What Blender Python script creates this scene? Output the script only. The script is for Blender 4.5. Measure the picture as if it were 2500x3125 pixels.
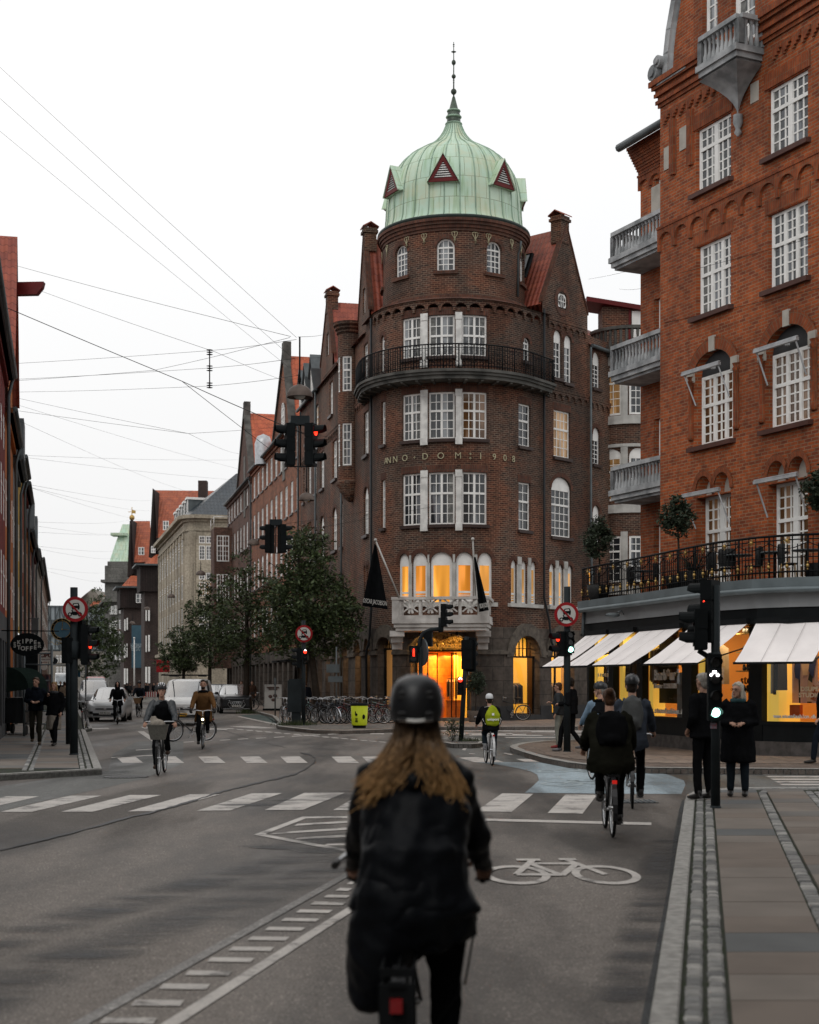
import bpy,bmesh,math,random
from mathutils import Vector,Matrix,noise as mnoise
V=Vector
R=math.radians
random.seed(7)
for o in list(bpy.data.objects):bpy.data.objects.remove(o)
SC=bpy.context.scene
COL=SC.collection
# ------------------------------------------------------------ camera, sky, sun, exposure
F,HY,CH=4500.0,2082.0,1.80  # focal length in photo pixels, horizon row, eye height
cam=bpy.data.cameras.new('camera');camo=bpy.data.objects.new('camera',cam);COL.objects.link(camo)
camo.location=(0,0,CH);camo.rotation_euler=(R(90),0,0)
cam.sensor_fit='VERTICAL';cam.sensor_height=30.0;cam.sensor_width=24.0;cam.lens=F/3125*30.0
cam.shift_y=(HY-1562.5)/3125
cam.clip_end=3000
cam.dof.use_dof=True;cam.dof.focus_distance=40.0;cam.dof.aperture_fstop=2.1
SC.camera=camo
w=bpy.data.worlds.new('World');SC.world=w;w.use_nodes=True
nt=w.node_tree;nt.nodes.clear()
sky=nt.nodes.new('ShaderNodeTexSky');sky.sky_type='NISHITA';sky.sun_disc=False
sky.sun_elevation=R(48);sky.sun_rotation=R(-25);sky.dust_density=6;sky.air_density=1
mixw=nt.nodes.new('ShaderNodeMixRGB');mixw.inputs[0].default_value=0.93
mixw.inputs[2].default_value=(8.95,9.0,9.05,1)  # closed cloud cover over the sky
tcw=nt.nodes.new('ShaderNodeTexCoord');spw=nt.nodes.new('ShaderNodeSeparateXYZ');rw=nt.nodes.new('ShaderNodeValToRGB');nt.links.new(tcw.outputs['Generated'],spw.inputs[0]);nt.links.new(spw.outputs[2],rw.inputs[0])
rw.color_ramp.elements[0].color=(.88,.88,.885,1);rw.color_ramp.elements[1].position=.32
mw_=nt.nodes.new('ShaderNodeMixRGB');mw_.blend_type='MULTIPLY';mw_.inputs[0].default_value=1
bg=nt.nodes.new('ShaderNodeBackground');bg.inputs[1].default_value=0.10
wo=nt.nodes.new('ShaderNodeOutputWorld')
nt.links.new(sky.outputs[0],mixw.inputs[1]);nt.links.new(mixw.outputs[0],mw_.inputs[1]);nt.links.new(rw.outputs[0],mw_.inputs[2]);nt.links.new(mw_.outputs[0],bg.inputs[0]);nt.links.new(bg.outputs[0],wo.inputs[0])
sl=bpy.data.lights.new('sun','SUN');sl.energy=0.5;sl.angle=R(30);sl.color=(1,.96,.9)
so=bpy.data.objects.new('sun',sl);COL.objects.link(so)
so.rotation_euler=(R(42),0,R(-25))
SC.view_settings.view_transform='Standard';SC.view_settings.look='None'
SC.view_settings.exposure=0.18;SC.view_settings.gamma=1.0
SC.cycles.max_bounces=6;SC.cycles.diffuse_bounces=3;SC.cycles.glossy_bounces=3
SC.cycles.transparent_max_bounces=12;SC.cycles.caustics_reflective=False;SC.cycles.caustics_refractive=False
SC.cycles.use_denoising=True
# ------------------------------------------------------------ picture coordinates -> the place
def P(px,py,Y):return V(((px-1250)/F*Y,Y,CH+(HY-py)/F*Y))
def G(px,py,z=0.0):
 Y=F*(CH-z)/(py-HY)
 return V(((px-1250)/F*Y,Y,z))
def ZY(py,Y):return CH+(HY-py)/F*Y
D1=V((-.2243,.9745,0))  # the long street, running away to the left
D2=V((.669,.743,0))  # the side street, running away to the right
# ------------------------------------------------------------ things, parts, meshes
ORG={}
def put(o,name=None,label=None,cat=None,group=None,kind=None):
 if label:o['label']=label
 if cat:o['category']=cat
 if group:o['group']=group
 if kind:o['kind']=kind
 return o
def thing(name,label,cat,loc=(0,0,0),group=None,rz=0):
 o=bpy.data.objects.new(name,None);COL.objects.link(o);o.empty_display_size=.3
 o.location=loc;o.rotation_euler=(0,0,rz);ORG[o.name]=V(loc)
 return put(o,None,label,cat,group)
def children(o):return [c for c in bpy.data.objects if c.parent==o]
def copy_tree(o,parent=None,kids=None):
 if kids is None:
  kids={}
  for c in bpy.data.objects:
   if c.parent:kids.setdefault(c.parent.name,[]).append(c)
 c=o.copy();COL.objects.link(c);c.parent=parent
 if c.parent is None:ORG[c.name]=V(c.location)
 for ch in kids.get(o.name,[]):copy_tree(ch,c,kids)
 return c
class M:
 """collects faces; build() links them as ONE mesh object"""
 def __init__(s):s.v=[];s.f=[];s.m=[];s.u={};s.sm=[]
 def add(s,vs,fs,mi=0,smooth=False):
  b=len(s.v);s.v+=[V(p) for p in vs]
  for f in fs:s.f.append([i+b for i in f]);s.m.append(mi);s.sm.append(smooth)
  return s
 def poly(s,*ps,mi=0,uv=None,smooth=False):
  b=len(s.v);s.v+=[V(p) for p in ps];s.f.append(list(range(b,b+len(ps))));s.m.append(mi);s.sm.append(smooth)
  if uv:s.u[len(s.f)-1]=uv
  return s
 def box(s,c,d,rz=0,mi=0,mat=None):
  x,y,z=d[0]/2,d[1]/2,d[2]/2
  vs=[V((i*x,j*y,k*z)) for i in (-1,1) for j in (-1,1) for k in (-1,1)]
  m=mat if mat is not None else Matrix.Rotation(rz,3,'Z')
  return s.add([m@p+V(c) for p in vs],[(0,1,3,2),(4,6,7,5),(0,4,5,1),(2,3,7,6),(0,2,6,4),(1,5,7,3)],mi)
 def bar(s,a,b,w,h=None,mi=0,up=(0,0,1)):
  a=V(a);b=V(b);h=h or w;d=(b-a);L=d.length
  if L<1e-6:return s
  d/=L;u=V(up)
  if abs(d.dot(u))>.95:u=V((0,1,0))
  r=d.cross(u).normalized();u=r.cross(d)
  m=Matrix((r,d,u)).transposed()
  return s.box((a+b)/2,(w,L,h),mat=m,mi=mi)
 def tube(s,pts,r,n=8,mi=0,caps=True,smooth=True,flat=None):
  pts=[V(p) for p in pts];k=len(pts)
  rs=r if isinstance(r,(list,tuple)) else [r]*k
  b=len(s.v);prev=None
  for i,p in enumerate(pts):
   d=(pts[min(i+1,k-1)]-pts[max(i-1,0)])
   d=d.normalized() if d.length>1e-9 else V((0,0,1))
   if prev is None:
    a=V((0,0,1)) if abs(d.z)<.9 else V((0,1,0))
    x=d.cross(a).normalized()
   else:
    x=(prev-d*prev.dot(d));x=x.normalized() if x.length>1e-6 else d.orthogonal().normalized()
   prev=x;y=d.cross(x)
   rr=rs[i];ra,rb=rr if isinstance(rr,(list,tuple)) else (rr,rr)
   for j in range(n):
    t=2*math.pi*j/n
    s.v.append(p+x*math.cos(t)*ra+y*math.sin(t)*rb)
  for i in range(k-1):
   for j in range(n):
    s.f.append([b+i*n+j,b+i*n+(j+1)%n,b+(i+1)*n+(j+1)%n,b+(i+1)*n+j]);s.m.append(mi);s.sm.append(smooth)
  if caps:
   s.f.append([b+j for j in range(n)][::-1]);s.m.append(mi);s.sm.append(False)
   s.f.append([b+(k-1)*n+j for j in range(n)]);s.m.append(mi);s.sm.append(False)
  return s
 def lathe(s,c,prof,n=24,mi=0,smooth=True,a0=0,a1=2*math.pi,uvr=None):
  c=V(c);full=abs(a1-a0-2*math.pi)<1e-6;b=len(s.v);nn=n if full else n+1
  for r,z in prof:
   for j in range(nn):
    t=a0+(a1-a0)*j/n
    s.v.append(c+V((r*math.cos(t),r*math.sin(t),z)))
  arc=[0]
  for i in range(1,len(prof)):arc.append(arc[-1]+math.hypot(prof[i][0]-prof[i-1][0],prof[i][1]-prof[i-1][1]))
  for i in range(len(prof)-1):
   for j in range(n):
    j2=(j+1)%nn
    s.f.append([b+i*nn+j,b+i*nn+j2,b+(i+1)*nn+j2,b+(i+1)*nn+j]);s.m.append(mi);s.sm.append(smooth)
    if uvr:
     u0=(a1-a0)*j/n*uvr;u1=(a1-a0)*(j+1)/n*uvr
     s.u[len(s.f)-1]=[(u0,arc[i]),(u1,arc[i]),(u1,arc[i+1]),(u0,arc[i+1])]
  return s
 def ball(s,c,r,n=12,k=8,mi=0):
  r=r if isinstance(r,(tuple,list,Vector)) else (r,r,r);b=len(s.v);c=V(c)
  for i in range(1,k):
   a=math.pi*i/k
   for j in range(n):
    t=2*math.pi*j/n
    s.v.append(c+V((r[0]*math.sin(a)*math.cos(t),r[1]*math.sin(a)*math.sin(t),-r[2]*math.cos(a))))
  s.v+=[c+V((0,0,-r[2])),c+V((0,0,r[2]))]
  lo,hi=len(s.v)-2,len(s.v)-1
  for i in range(k-2):
   for j in range(n):
    s.f.append([b+i*n+j,b+i*n+(j+1)%n,b+(i+1)*n+(j+1)%n,b+(i+1)*n+j]);s.m.append(mi);s.sm.append(True)
  for j in range(n):
   s.f.append([lo,b+(j+1)%n,b+j]);s.m.append(mi);s.sm.append(True)
   s.f.append([hi,b+(k-2)*n+j,b+(k-2)*n+(j+1)%n]);s.m.append(mi);s.sm.append(True)
  return s
 def prism(s,ps,d,mi=0,caps=True):
  """polygon ps (3D points) extruded by vector d"""
  ps=[V(p) for p in ps];d=V(d);n=len(ps);b=len(s.v)
  s.v+=ps+[p+d for p in ps]
  if caps:
   s.f+=[list(range(b,b+n))[::-1],list(range(b+n,b+2*n))];s.m+=[mi,mi];s.sm+=[False,False]
  for i in range(n):
   s.f.append([b+i,b+(i+1)%n,b+n+(i+1)%n,b+n+i]);s.m.append(mi);s.sm.append(False)
  return s
 def xf(s,mat):
  s.v=[mat@p for p in s.v];return s
 def join(s,o,mi=None):
  b=len(s.v);nf=len(s.f);s.v+=o.v
  s.f+=[[i+b for i in f] for f in o.f];s.m+=(o.m if mi is None else [mi]*len(o.m));s.sm+=o.sm
  for k,u in o.u.items():s.u[k+nf]=u
  return s
 def parts(s,name,mats,parent,fix=False):
  """links every connected piece as a part of its own"""
  par=list(range(len(s.v)));key={}
  def fd(i):
   while par[i]!=i:par[i]=par[par[i]];i=par[i]
   return i
  for i,q in enumerate(s.v):
   k=(round(q.x,2),round(q.y,2),round(q.z,2))
   if k in key:par[fd(i)]=fd(key[k])
   else:key[k]=i
  for f in s.f:
   for i in f[1:]:par[fd(i)]=fd(f[0])
  gr={}
  for n,f in enumerate(s.f):gr.setdefault(fd(f[0]),[]).append(n)
  for fs in gr.values():
   m=M();mp={}
   for n in fs:
    for i in s.f[n]:
     if i not in mp:mp[i]=len(m.v);m.v.append(s.v[i])
    m.f.append([mp[i] for i in s.f[n]]);m.m.append(s.m[n]);m.sm.append(s.sm[n])
    if n in s.u:m.u[len(m.f)-1]=s.u[n]
   m.build(name,mats,parent,fix=fix)
 def build(s,name,mats,parent=None,loc=None,label=None,cat=None,group=None,kind=None,uv=True,fix=False,mods=None):
  o0=ORG.get(parent.name,V((0,0,0))) if parent is not None else (V(loc) if loc is not None else V((0,0,0)))
  me=bpy.data.meshes.new(name)
  me.from_pydata([tuple(p-o0) for p in s.v],[],s.f)
  mats=mats if isinstance(mats,(list,tuple)) else [mats]
  for m in mats:me.materials.append(m)
  me.polygons.foreach_set('material_index',s.m);me.polygons.foreach_set('use_smooth',s.sm)
  if uv and me.polygons:
   ul=me.uv_layers.new(name='UVMap');dat=[0.0]*(2*len(me.loops))
   for i,p in enumerate(me.polygons):
    if i in s.u:
     for k,li in enumerate(p.loop_indices):dat[2*li],dat[2*li+1]=s.u[i][k]
     continue
    n=p.normal
    if abs(n.z)>.985:t,b=V((1,0,0)),V((0,1,0))
    else:
     t=V((-n.y,n.x,0)).normalized();b=n.cross(t)
    for li in p.loop_indices:
     q=s.v[me.loops[li].vertex_index]
     dat[2*li]=q.dot(t);dat[2*li+1]=q.dot(b)
   ul.data.foreach_set('uv',dat)
  me.update()
  if fix:
   bm=bmesh.new();bm.from_mesh(me);bmesh.ops.recalc_face_normals(bm,faces=bm.faces);bm.to_mesh(me);bm.free()
  o=bpy.data.objects.new(name,me);COL.objects.link(o)
  if parent is not None:o.parent=parent
  else:o.location=o0
  ORG[o.name]=o0
  return put(o,None,label,cat,group,kind)
def text_m(txt,size,depth=.01,align='CENTER',font=None,spacing=1.0,shear=0,bold=0.0):
 c=bpy.data.curves.new('t','FONT');c.body=txt;c.size=size;c.extrude=depth/2;c.align_x=align;c.align_y='CENTER'
 c.space_character=spacing;c.shear=shear;c.offset=bold;c.resolution_u=3
 o=bpy.data.objects.new('t',c);COL.objects.link(o)
 dg=bpy.context.evaluated_depsgraph_get()
 me=bpy.data.meshes.new_from_object(o.evaluated_get(dg))
 m=M();m.add([v.co.copy() for v in me.vertices],[list(p.vertices) for p in me.polygons])
 bpy.data.objects.remove(o);bpy.data.curves.remove(c);bpy.data.meshes.remove(me)
 return m
def frame_mat(origin,x,y):
 """4x4 whose local x,y lie along x,y at origin (z = x cross y)"""
 x=V(x).normalized();y=V(y).normalized();z=x.cross(y)
 m=Matrix((x,y,z)).transposed().to_4x4();m.translation=V(origin);return m
 # ------------------------------------------------------------ materials
MATS={}
def _new(name):
 m=bpy.data.materials.new(name);m.use_nodes=True;nt=m.node_tree
 b=nt.nodes['Principled BSDF'];MATS[name]=m
 return m,nt,b
def N(nt,t,**kw):
 n=nt.nodes.new(t)
 for k,v in kw.items():
  if k.startswith('i_'):
   key=k[2:];key=int(key) if key.isdigit() else key.replace('_',' ')
   n.inputs[key].default_value=v
  else:setattr(n,k,v)
 return n
def c4(c):return (c[0],c[1],c[2],1)
def ramp(nt,src,stops):
 r=nt.nodes.new('ShaderNodeValToRGB');e=r.color_ramp.elements
 while len(e)<len(stops):e.new(.5)
 for i,(p,c) in enumerate(stops):
  e[i].position=p;e[i].color=c4(c) if isinstance(c,(tuple,list)) else (c,c,c,1)
 nt.links.new(src,r.inputs[0]);return r.outputs[0]
def mul(nt,a,b,f=1.0,mode='MULTIPLY'):
 n=nt.nodes.new('ShaderNodeMixRGB');n.blend_type=mode;n.inputs[0].default_value=f
 for s,i in ((a,1),(b,2)):
  if hasattr(s,'default_value') or hasattr(s,'is_output'):nt.links.new(s,n.inputs[i])
  else:n.inputs[i].default_value=c4(s)
 return n.outputs[0]
def bump(nt,b,h,st=.4,d=.01):
 n=N(nt,'ShaderNodeBump');n.inputs['Strength'].default_value=st;n.inputs['Distance'].default_value=d
 nt.links.new(h,n.inputs['Height']);nt.links.new(n.outputs[0],b.inputs['Normal'])
def mat(name,col,rough=.7,metal=0.,var=.25,vs=4.,spec=.2,bp=0.,bs=40.,col2=None,emit=None,es=0.,coat=0.,sheen=0.,det=4):
 if name in MATS:return MATS[name]
 m,nt,b=_new(name)
 tc=N(nt,'ShaderNodeTexCoord')
 nz=N(nt,'ShaderNodeTexNoise');nz.inputs['Scale'].default_value=vs;nz.inputs['Detail'].default_value=det
 nt.links.new(tc.outputs['Object'],nz.inputs['Vector'])
 c2=col2 or tuple(x*(1-var) for x in col)
 o=ramp(nt,nz.outputs[0],[(.35,c2),(.62,col)])
 nt.links.new(o,b.inputs['Base Color'])
 b.inputs['Roughness'].default_value=rough;b.inputs['Metallic'].default_value=metal
 b.inputs['Specular IOR Level'].default_value=spec;b.inputs['Coat Weight'].default_value=coat
 b.inputs['Sheen Weight'].default_value=sheen
 if bp:
  n2=N(nt,'ShaderNodeTexNoise');n2.inputs['Scale'].default_value=bs;n2.inputs['Detail'].default_value=3
  nt.links.new(tc.outputs['Object'],n2.inputs['Vector']);bump(nt,b,n2.outputs[0],bp,.02)
 if emit:
  b.inputs['Emission Color'].default_value=c4(emit);b.inputs['Emission Strength'].default_value=es
 return m
def uvnode(nt,sx=1,sy=1):
 t=N(nt,'ShaderNodeTexCoord');mp=N(nt,'ShaderNodeMapping')
 mp.inputs['Scale'].default_value=(sx,sy,1);nt.links.new(t.outputs['UV'],mp.inputs[0]);return mp.outputs[0],t
def brick(name,c1,c2,mortar,bw=.235,rh=.073,mw=.011,soot=.45,ss=.25,rough=.85,bias=0.,bp=.5,tint=None,off=.5):
 m,nt,b=_new(name);uv,tc=uvnode(nt)
 t=N(nt,'ShaderNodeTexBrick');nt.links.new(uv,t.inputs[0])
 t.offset=off
 t.inputs['Color1'].default_value=c4(c1);t.inputs['Color2'].default_value=c4(c2);t.inputs['Mortar'].default_value=c4(mortar)
 t.inputs['Scale'].default_value=1;t.inputs['Mortar Size'].default_value=mw;t.inputs['Mortar Smooth'].default_value=.3
 t.inputs['Bias'].default_value=bias;t.inputs['Brick Width'].default_value=bw;t.inputs['Row Height'].default_value=rh
 nz=N(nt,'ShaderNodeTexNoise');nz.inputs['Scale'].default_value=ss;nz.inputs['Detail'].default_value=6;nz.inputs['Roughness'].default_value=.65
 mp=N(nt,'ShaderNodeMapping');mp.inputs['Scale'].default_value=(1,.45,1);nt.links.new(uv,mp.inputs[0]);nt.links.new(mp.outputs[0],nz.inputs[0])
 s=ramp(nt,nz.outputs[0],[(.42,(1-soot,)*3),(.56,(1.0,)*3)])
 n3=N(nt,'ShaderNodeTexNoise');n3.inputs['Scale'].default_value=4.5;n3.inputs['Detail'].default_value=2;nt.links.new(uv,n3.inputs[0])
 s2=ramp(nt,n3.outputs[0],[(.3,.72),(.7,1.18)])
 o=mul(nt,mul(nt,t.outputs[0],s),s2)
 if tint:
  n4=N(nt,'ShaderNodeTexNoise');n4.inputs['Scale'].default_value=.5;nt.links.new(uv,n4.inputs[0])
  o2=mul(nt,o,tint);mx=N(nt,'ShaderNodeMixRGB');nt.links.new(ramp(nt,n4.outputs[0],[(.45,0.),(.6,1.)]),mx.inputs[0])
  nt.links.new(o,mx.inputs[1]);nt.links.new(o2,mx.inputs[2]);o=mx.outputs[0]
 nt.links.new(o,b.inputs['Base Color']);b.inputs['Roughness'].default_value=rough;b.inputs['Specular IOR Level'].default_value=.3
 iv=N(nt,'ShaderNodeMath',operation='SUBTRACT');iv.inputs[0].default_value=1;nt.links.new(t.outputs['Fac'],iv.inputs[1])
 bump(nt,b,iv.outputs[0],bp,.012)
 return m
def roof(name,c1,c2,pu=.24,pv=.33,rough=.6,spec=.4,bp=1.0):
 """pantiles: waves across, a step at every course"""
 m,nt,b=_new(name);uv,tc=uvnode(nt)
 sp=N(nt,'ShaderNodeSeparateXYZ');nt.links.new(uv,sp.inputs[0])
 def mth(op,a,bb=None):
  n=N(nt,'ShaderNodeMath',operation=op)
  for i,x in enumerate((a,bb)):
   if x is None:continue
   if isinstance(x,(int,float)):n.inputs[i].default_value=x
   else:nt.links.new(x,n.inputs[i])
  return n.outputs[0]
 wave=mth('MULTIPLY',mth('SINE',mth('MULTIPLY',sp.outputs[0],2*math.pi/pu)),.5)
 vv=mth('ADD',mth('DIVIDE',sp.outputs[1],pv),mth('MULTIPLY',wave,.25))
 fr=mth('FRACT',vv)
 h=mth('SUBTRACT',wave,mth('MULTIPLY',fr,1.2))
 gap=ramp(nt,fr,[(.0,.30),(.12,1.),])
 vo=N(nt,'ShaderNodeTexBrick');nt.links.new(uv,vo.inputs[0]);vo.offset=0
 vo.inputs['Scale'].default_value=1;vo.inputs['Brick Width'].default_value=pu;vo.inputs['Row Height'].default_value=pv;vo.inputs['Mortar Size'].default_value=0
 vo.inputs['Color1'].default_value=c4(c1);vo.inputs['Color2'].default_value=c4(c2)
 nz=N(nt,'ShaderNodeTexNoise');nz.inputs['Scale'].default_value=1.1;nz.inputs['Detail'].default_value=5;nt.links.new(uv,nz.inputs[0])
 o=mul(nt,mul(nt,vo.outputs[0],gap),ramp(nt,nz.outputs[0],[(.3,.62),(.65,1.)]))
 nt.links.new(o,b.inputs['Base Color']);b.inputs['Roughness'].default_value=rough;b.inputs['Specular IOR Level'].default_value=spec
 bump(nt,b,h,bp,.05)
 return m
def glass(name,tint=(.02,.022,.025),refl=.5,emit=None,es=0):
 """a pane with the dim room behind it"""
 m,nt,b=_new(name)
 tc=N(nt,'ShaderNodeTexCoord');oi=N(nt,'ShaderNodeObjectInfo')
 nz=N(nt,'ShaderNodeTexNoise');nz.inputs['Scale'].default_value=1.3;nz.inputs['Detail'].default_value=1
 ad=N(nt,'ShaderNodeVectorMath',operation='ADD');nt.links.new(tc.outputs['Object'],ad.inputs[0]);nt.links.new(oi.outputs['Random'],ad.inputs[1])
 sc=N(nt,'ShaderNodeVectorMath',operation='SCALE');sc.inputs['Scale'].default_value=7;nt.links.new(ad.outputs[0],sc.inputs[0])
 mp=N(nt,'ShaderNodeMapping');mp.inputs['Scale'].default_value=(.3,.3,.03);nt.links.new(sc.outputs[0],mp.inputs[0]);nt.links.new(mp.outputs[0],nz.inputs[0])
 cu=tuple(x*5+.05 for x in tint)
 o=ramp(nt,nz.outputs[0],[(.46,tint),(.52,tuple(x*1.6 for x in tint)),(.60,cu)])
 nt.links.new(o,b.inputs['Base Color']);b.inputs['Roughness'].default_value=.06;b.inputs['Specular IOR Level'].default_value=refl
 if emit:
  e=mul(nt,ramp(nt,nz.outputs[0],[(.35,.55),(.65,1.)]),emit)
  nt.links.new(e,b.inputs['Emission Color']);b.inputs['Emission Strength'].default_value=es
 return m
def clear_glass(name,f=.12):
 m=bpy.data.materials.new(name);m.use_nodes=True;nt=m.node_tree;nt.nodes.clear();MATS[name]=m
 t=N(nt,'ShaderNodeBsdfTransparent');g=N(nt,'ShaderNodeBsdfGlossy');g.inputs['Roughness'].default_value=.02
 t.inputs[0].default_value=(.93,.95,.95,1)
 fr=N(nt,'ShaderNodeFresnel');fr.inputs[0].default_value=1.45;mx=N(nt,'ShaderNodeMixShader');o=N(nt,'ShaderNodeOutputMaterial')
 nt.links.new(fr.outputs[0],mx.inputs[0]);nt.links.new(t.outputs[0],mx.inputs[1]);nt.links.new(g.outputs[0],mx.inputs[2]);nt.links.new(mx.outputs[0],o.inputs[0])
 return m
def glow(name,col,s):
 if name in MATS:return MATS[name]
 m,nt,b=_new(name);b.inputs['Base Color'].default_value=c4(tuple(min(.8,x*.5) for x in col))
 b.inputs['Emission Color'].default_value=c4(col);b.inputs['Emission Strength'].default_value=s
 return m
 # ------------------------------------------------------------ ground, carriageway, pavements, markings
def asphalt(name,c1,c2,patch=.35,sc=.12):
 m,nt,b=_new(name);tc=N(nt,'ShaderNodeTexCoord')
 sp=N(nt,'ShaderNodeTexNoise');sp.inputs['Scale'].default_value=55;sp.inputs['Detail'].default_value=2;nt.links.new(tc.outputs['Object'],sp.inputs[0])
 s2=N(nt,'ShaderNodeTexNoise');s2.inputs['Scale'].default_value=9;s2.inputs['Detail'].default_value=5;nt.links.new(tc.outputs['Object'],s2.inputs[0])
 vo=N(nt,'ShaderNodeTexVoronoi');vo.inputs['Scale'].default_value=70;nt.links.new(tc.outputs['Object'],vo.inputs[0])
 mp=N(nt,'ShaderNodeMapping');mp.inputs['Rotation'].default_value=(0,0,R(22));mp.inputs['Scale'].default_value=(1,.3,1);nt.links.new(tc.outputs['Object'],mp.inputs[0])
 big=N(nt,'ShaderNodeTexNoise');big.inputs['Scale'].default_value=sc*4;big.inputs['Detail'].default_value=7;big.inputs['Roughness'].default_value=.6
 nt.links.new(mp.outputs[0],big.inputs[0])
 o=ramp(nt,sp.outputs[0],[(.33,tuple(x*.6 for x in c1)),(.55,c1),(.72,c2)])
 o=mul(nt,o,ramp(nt,s2.outputs[0],[(.3,.85),(.7,1.12)]))
 o=mul(nt,o,ramp(nt,big.outputs[0],[(.43,1-patch),(.53,1.)]))
 m3=N(nt,'ShaderNodeMapping');m3.inputs['Rotation'].default_value=(0,0,R(14));m3.inputs['Scale'].default_value=(.55,.07,1);nt.links.new(tc.outputs['Object'],m3.inputs[0])
 trk=N(nt,'ShaderNodeTexNoise');trk.inputs['Scale'].default_value=1.;trk.inputs['Detail'].default_value=5;nt.links.new(m3.outputs[0],trk.inputs[0]);o=mul(nt,o,ramp(nt,trk.outputs[0],[(.43,.60),(.50,1.),(.60,1.18)]))
 gr=ramp(nt,vo.outputs['Color'],[(.82,1.),(.9,1.9)])
 o=mul(nt,o,gr)
 nt.links.new(o,b.inputs['Base Color'])
 nt.links.new(ramp(nt,big.outputs[0],[(.35,.45),(.6,.8)]),b.inputs['Roughness']);b.inputs['Specular IOR Level'].default_value=.18
 bump(nt,b,sp.outputs[0],.5,.008)
 return m
m_asph=asphalt('asphalt',(.158,.140,.125),(.29,.26,.23),.50,.10)
m_asph_grey=asphalt('grey_asphalt',(.125,.125,.118),(.21,.21,.20),.22,.2)
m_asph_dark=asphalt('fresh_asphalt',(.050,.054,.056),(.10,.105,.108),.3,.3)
m_blue=asphalt('blue_lane_paint',(.30,.365,.40),(.36,.425,.46),.15,.6)
m_green=asphalt('green_lane_paint',(.075,.105,.098),(.12,.15,.14),.22,.6)
def paintmat():
 m,nt,b=_new('road_paint');tc=N(nt,'ShaderNodeTexCoord')
 a=N(nt,'ShaderNodeTexNoise');a.inputs['Scale'].default_value=1.6;a.inputs['Detail'].default_value=10;a.inputs['Roughness'].default_value=.75
 nt.links.new(tc.outputs['Object'],a.inputs[0])
 c=N(nt,'ShaderNodeTexNoise');c.inputs['Scale'].default_value=60;nt.links.new(tc.outputs['Object'],c.inputs[0])
 o=ramp(nt,a.outputs[0],[(.38,(.13,.12,.11)),(.46,(.44,.41,.38)),(.6,(.54,.505,.465))])
 o=mul(nt,o,ramp(nt,c.outputs[0],[(.3,.75),(.6,1.)]))
 nt.links.new(o,b.inputs['Base Color']);b.inputs['Roughness'].default_value=.7
 return m
m_paint=paintmat()
m_paint_worn=asphalt('worn_road_paint',(.21,.20,.19),(.30,.29,.275),.35,.5)
m_granite=mat('kerb_granite',(.33,.32,.30),.8,vs=14,var=.35,bp=.3,bs=60)
m_sett=mat('granite_setts',(.26,.255,.24),.7,vs=2.2,col2=(.12,.12,.12),bp=.6,bs=30)
m_slabs=[mat('slab_'+n,c,.75,vs=1.7,var=.18,bp=.15,bs=80,det=8) for n,c in
(('buff',(.185,.160,.138)),('brown',(.165,.136,.114)),('blue_grey',(.115,.119,.119)),('grey',(.142,.133,.122)))]
m_joint=mat('joint_grit',(.035,.036,.03),.95,vs=6,col2=(.02,.028,.012))
g=M();g.poly((-500,-40,0),(500,-40,0),(500,800,0),(-500,800,0))
g.build('road',m_asph,kind='structure')
def sheet(name,polys,m,z=.004,kind='structure',label=None,cat=None):
 b=M()
 for ps in polys:b.poly(*[G(x,y,z) for x,y in ps])
 return b.build(name,m,kind=kind,label=label,cat=cat,fix=True)
 # resurfaced patches
sheet('side_road',[[(-900,2400),(0,2400),(210,2368),(330,2352),(345,2300),(420,2262),(560,2262),(560,2330),(440,2376),(330,2402),(150,2440),(0,2476),(-900,2700)]],m_asph_grey,.003)
sheet('bike_crossing',[[(2092,2423),(2105,2345),(2500,2345),(3600,2345),(3600,2405),(2170,2406)]],m_asph_grey,.003)
sheet('cycle_road',[[(1330,2247),(1550,2244),(1820,2247),(1800,2262),(1640,2262),(1556,2277),(1590,2300),(1700,2325),(1400,2322),(1380,2300)]],m_asph_grey,.003)
# gutter strip beside the kerb
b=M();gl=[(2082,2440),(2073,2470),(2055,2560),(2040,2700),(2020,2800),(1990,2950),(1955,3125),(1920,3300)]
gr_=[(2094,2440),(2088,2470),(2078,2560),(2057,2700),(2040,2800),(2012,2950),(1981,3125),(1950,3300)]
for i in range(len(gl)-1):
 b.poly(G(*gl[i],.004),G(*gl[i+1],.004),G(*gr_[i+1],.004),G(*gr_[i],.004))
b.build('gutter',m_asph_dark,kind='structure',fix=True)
sheet('blue_cycle_lane',[[(1452,2326),(1540,2325),(1830,2330),(1980,2353),(2040,2364),(2088,2382),(2092,2395),(2080,2423),(1845,2422),(1602,2419),(1625,2400),(1645,2381),(1640,2364),(1620,2354),(1580,2344),(1510,2332)]],m_blue,.005)
sheet('green_cycle_lane',[[(730,2183),(800,2180),(860,2196),(850,2212),(862,2214),(780,2196)]],m_green,.004)
def edge_strip(pts,w,z,z0=.0):
 """closed ribbon mesh along pts, w to the right of travel"""
 b=M();n=len(pts);L=[]
 for i in range(n):
  d=(pts[min(i+1,n-1)]-pts[max(i-1,0)]);d.z=0;d.normalize();r=V((d.y,-d.x,0))
  L.append((V((pts[i].x,pts[i].y,0)),V((pts[i].x,pts[i].y,0))+r*w))
 for i in range(n-1):
  a,c=L[i];d,e=L[i+1]
  up=V((0,0,z));lo=V((0,0,z0))
  b.poly(a+up,d+up,e+up,c+up);b.poly(a+lo,d+lo,d+up,a+up);b.poly(c+lo,c+up,e+up,e+lo)
 return b
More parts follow.
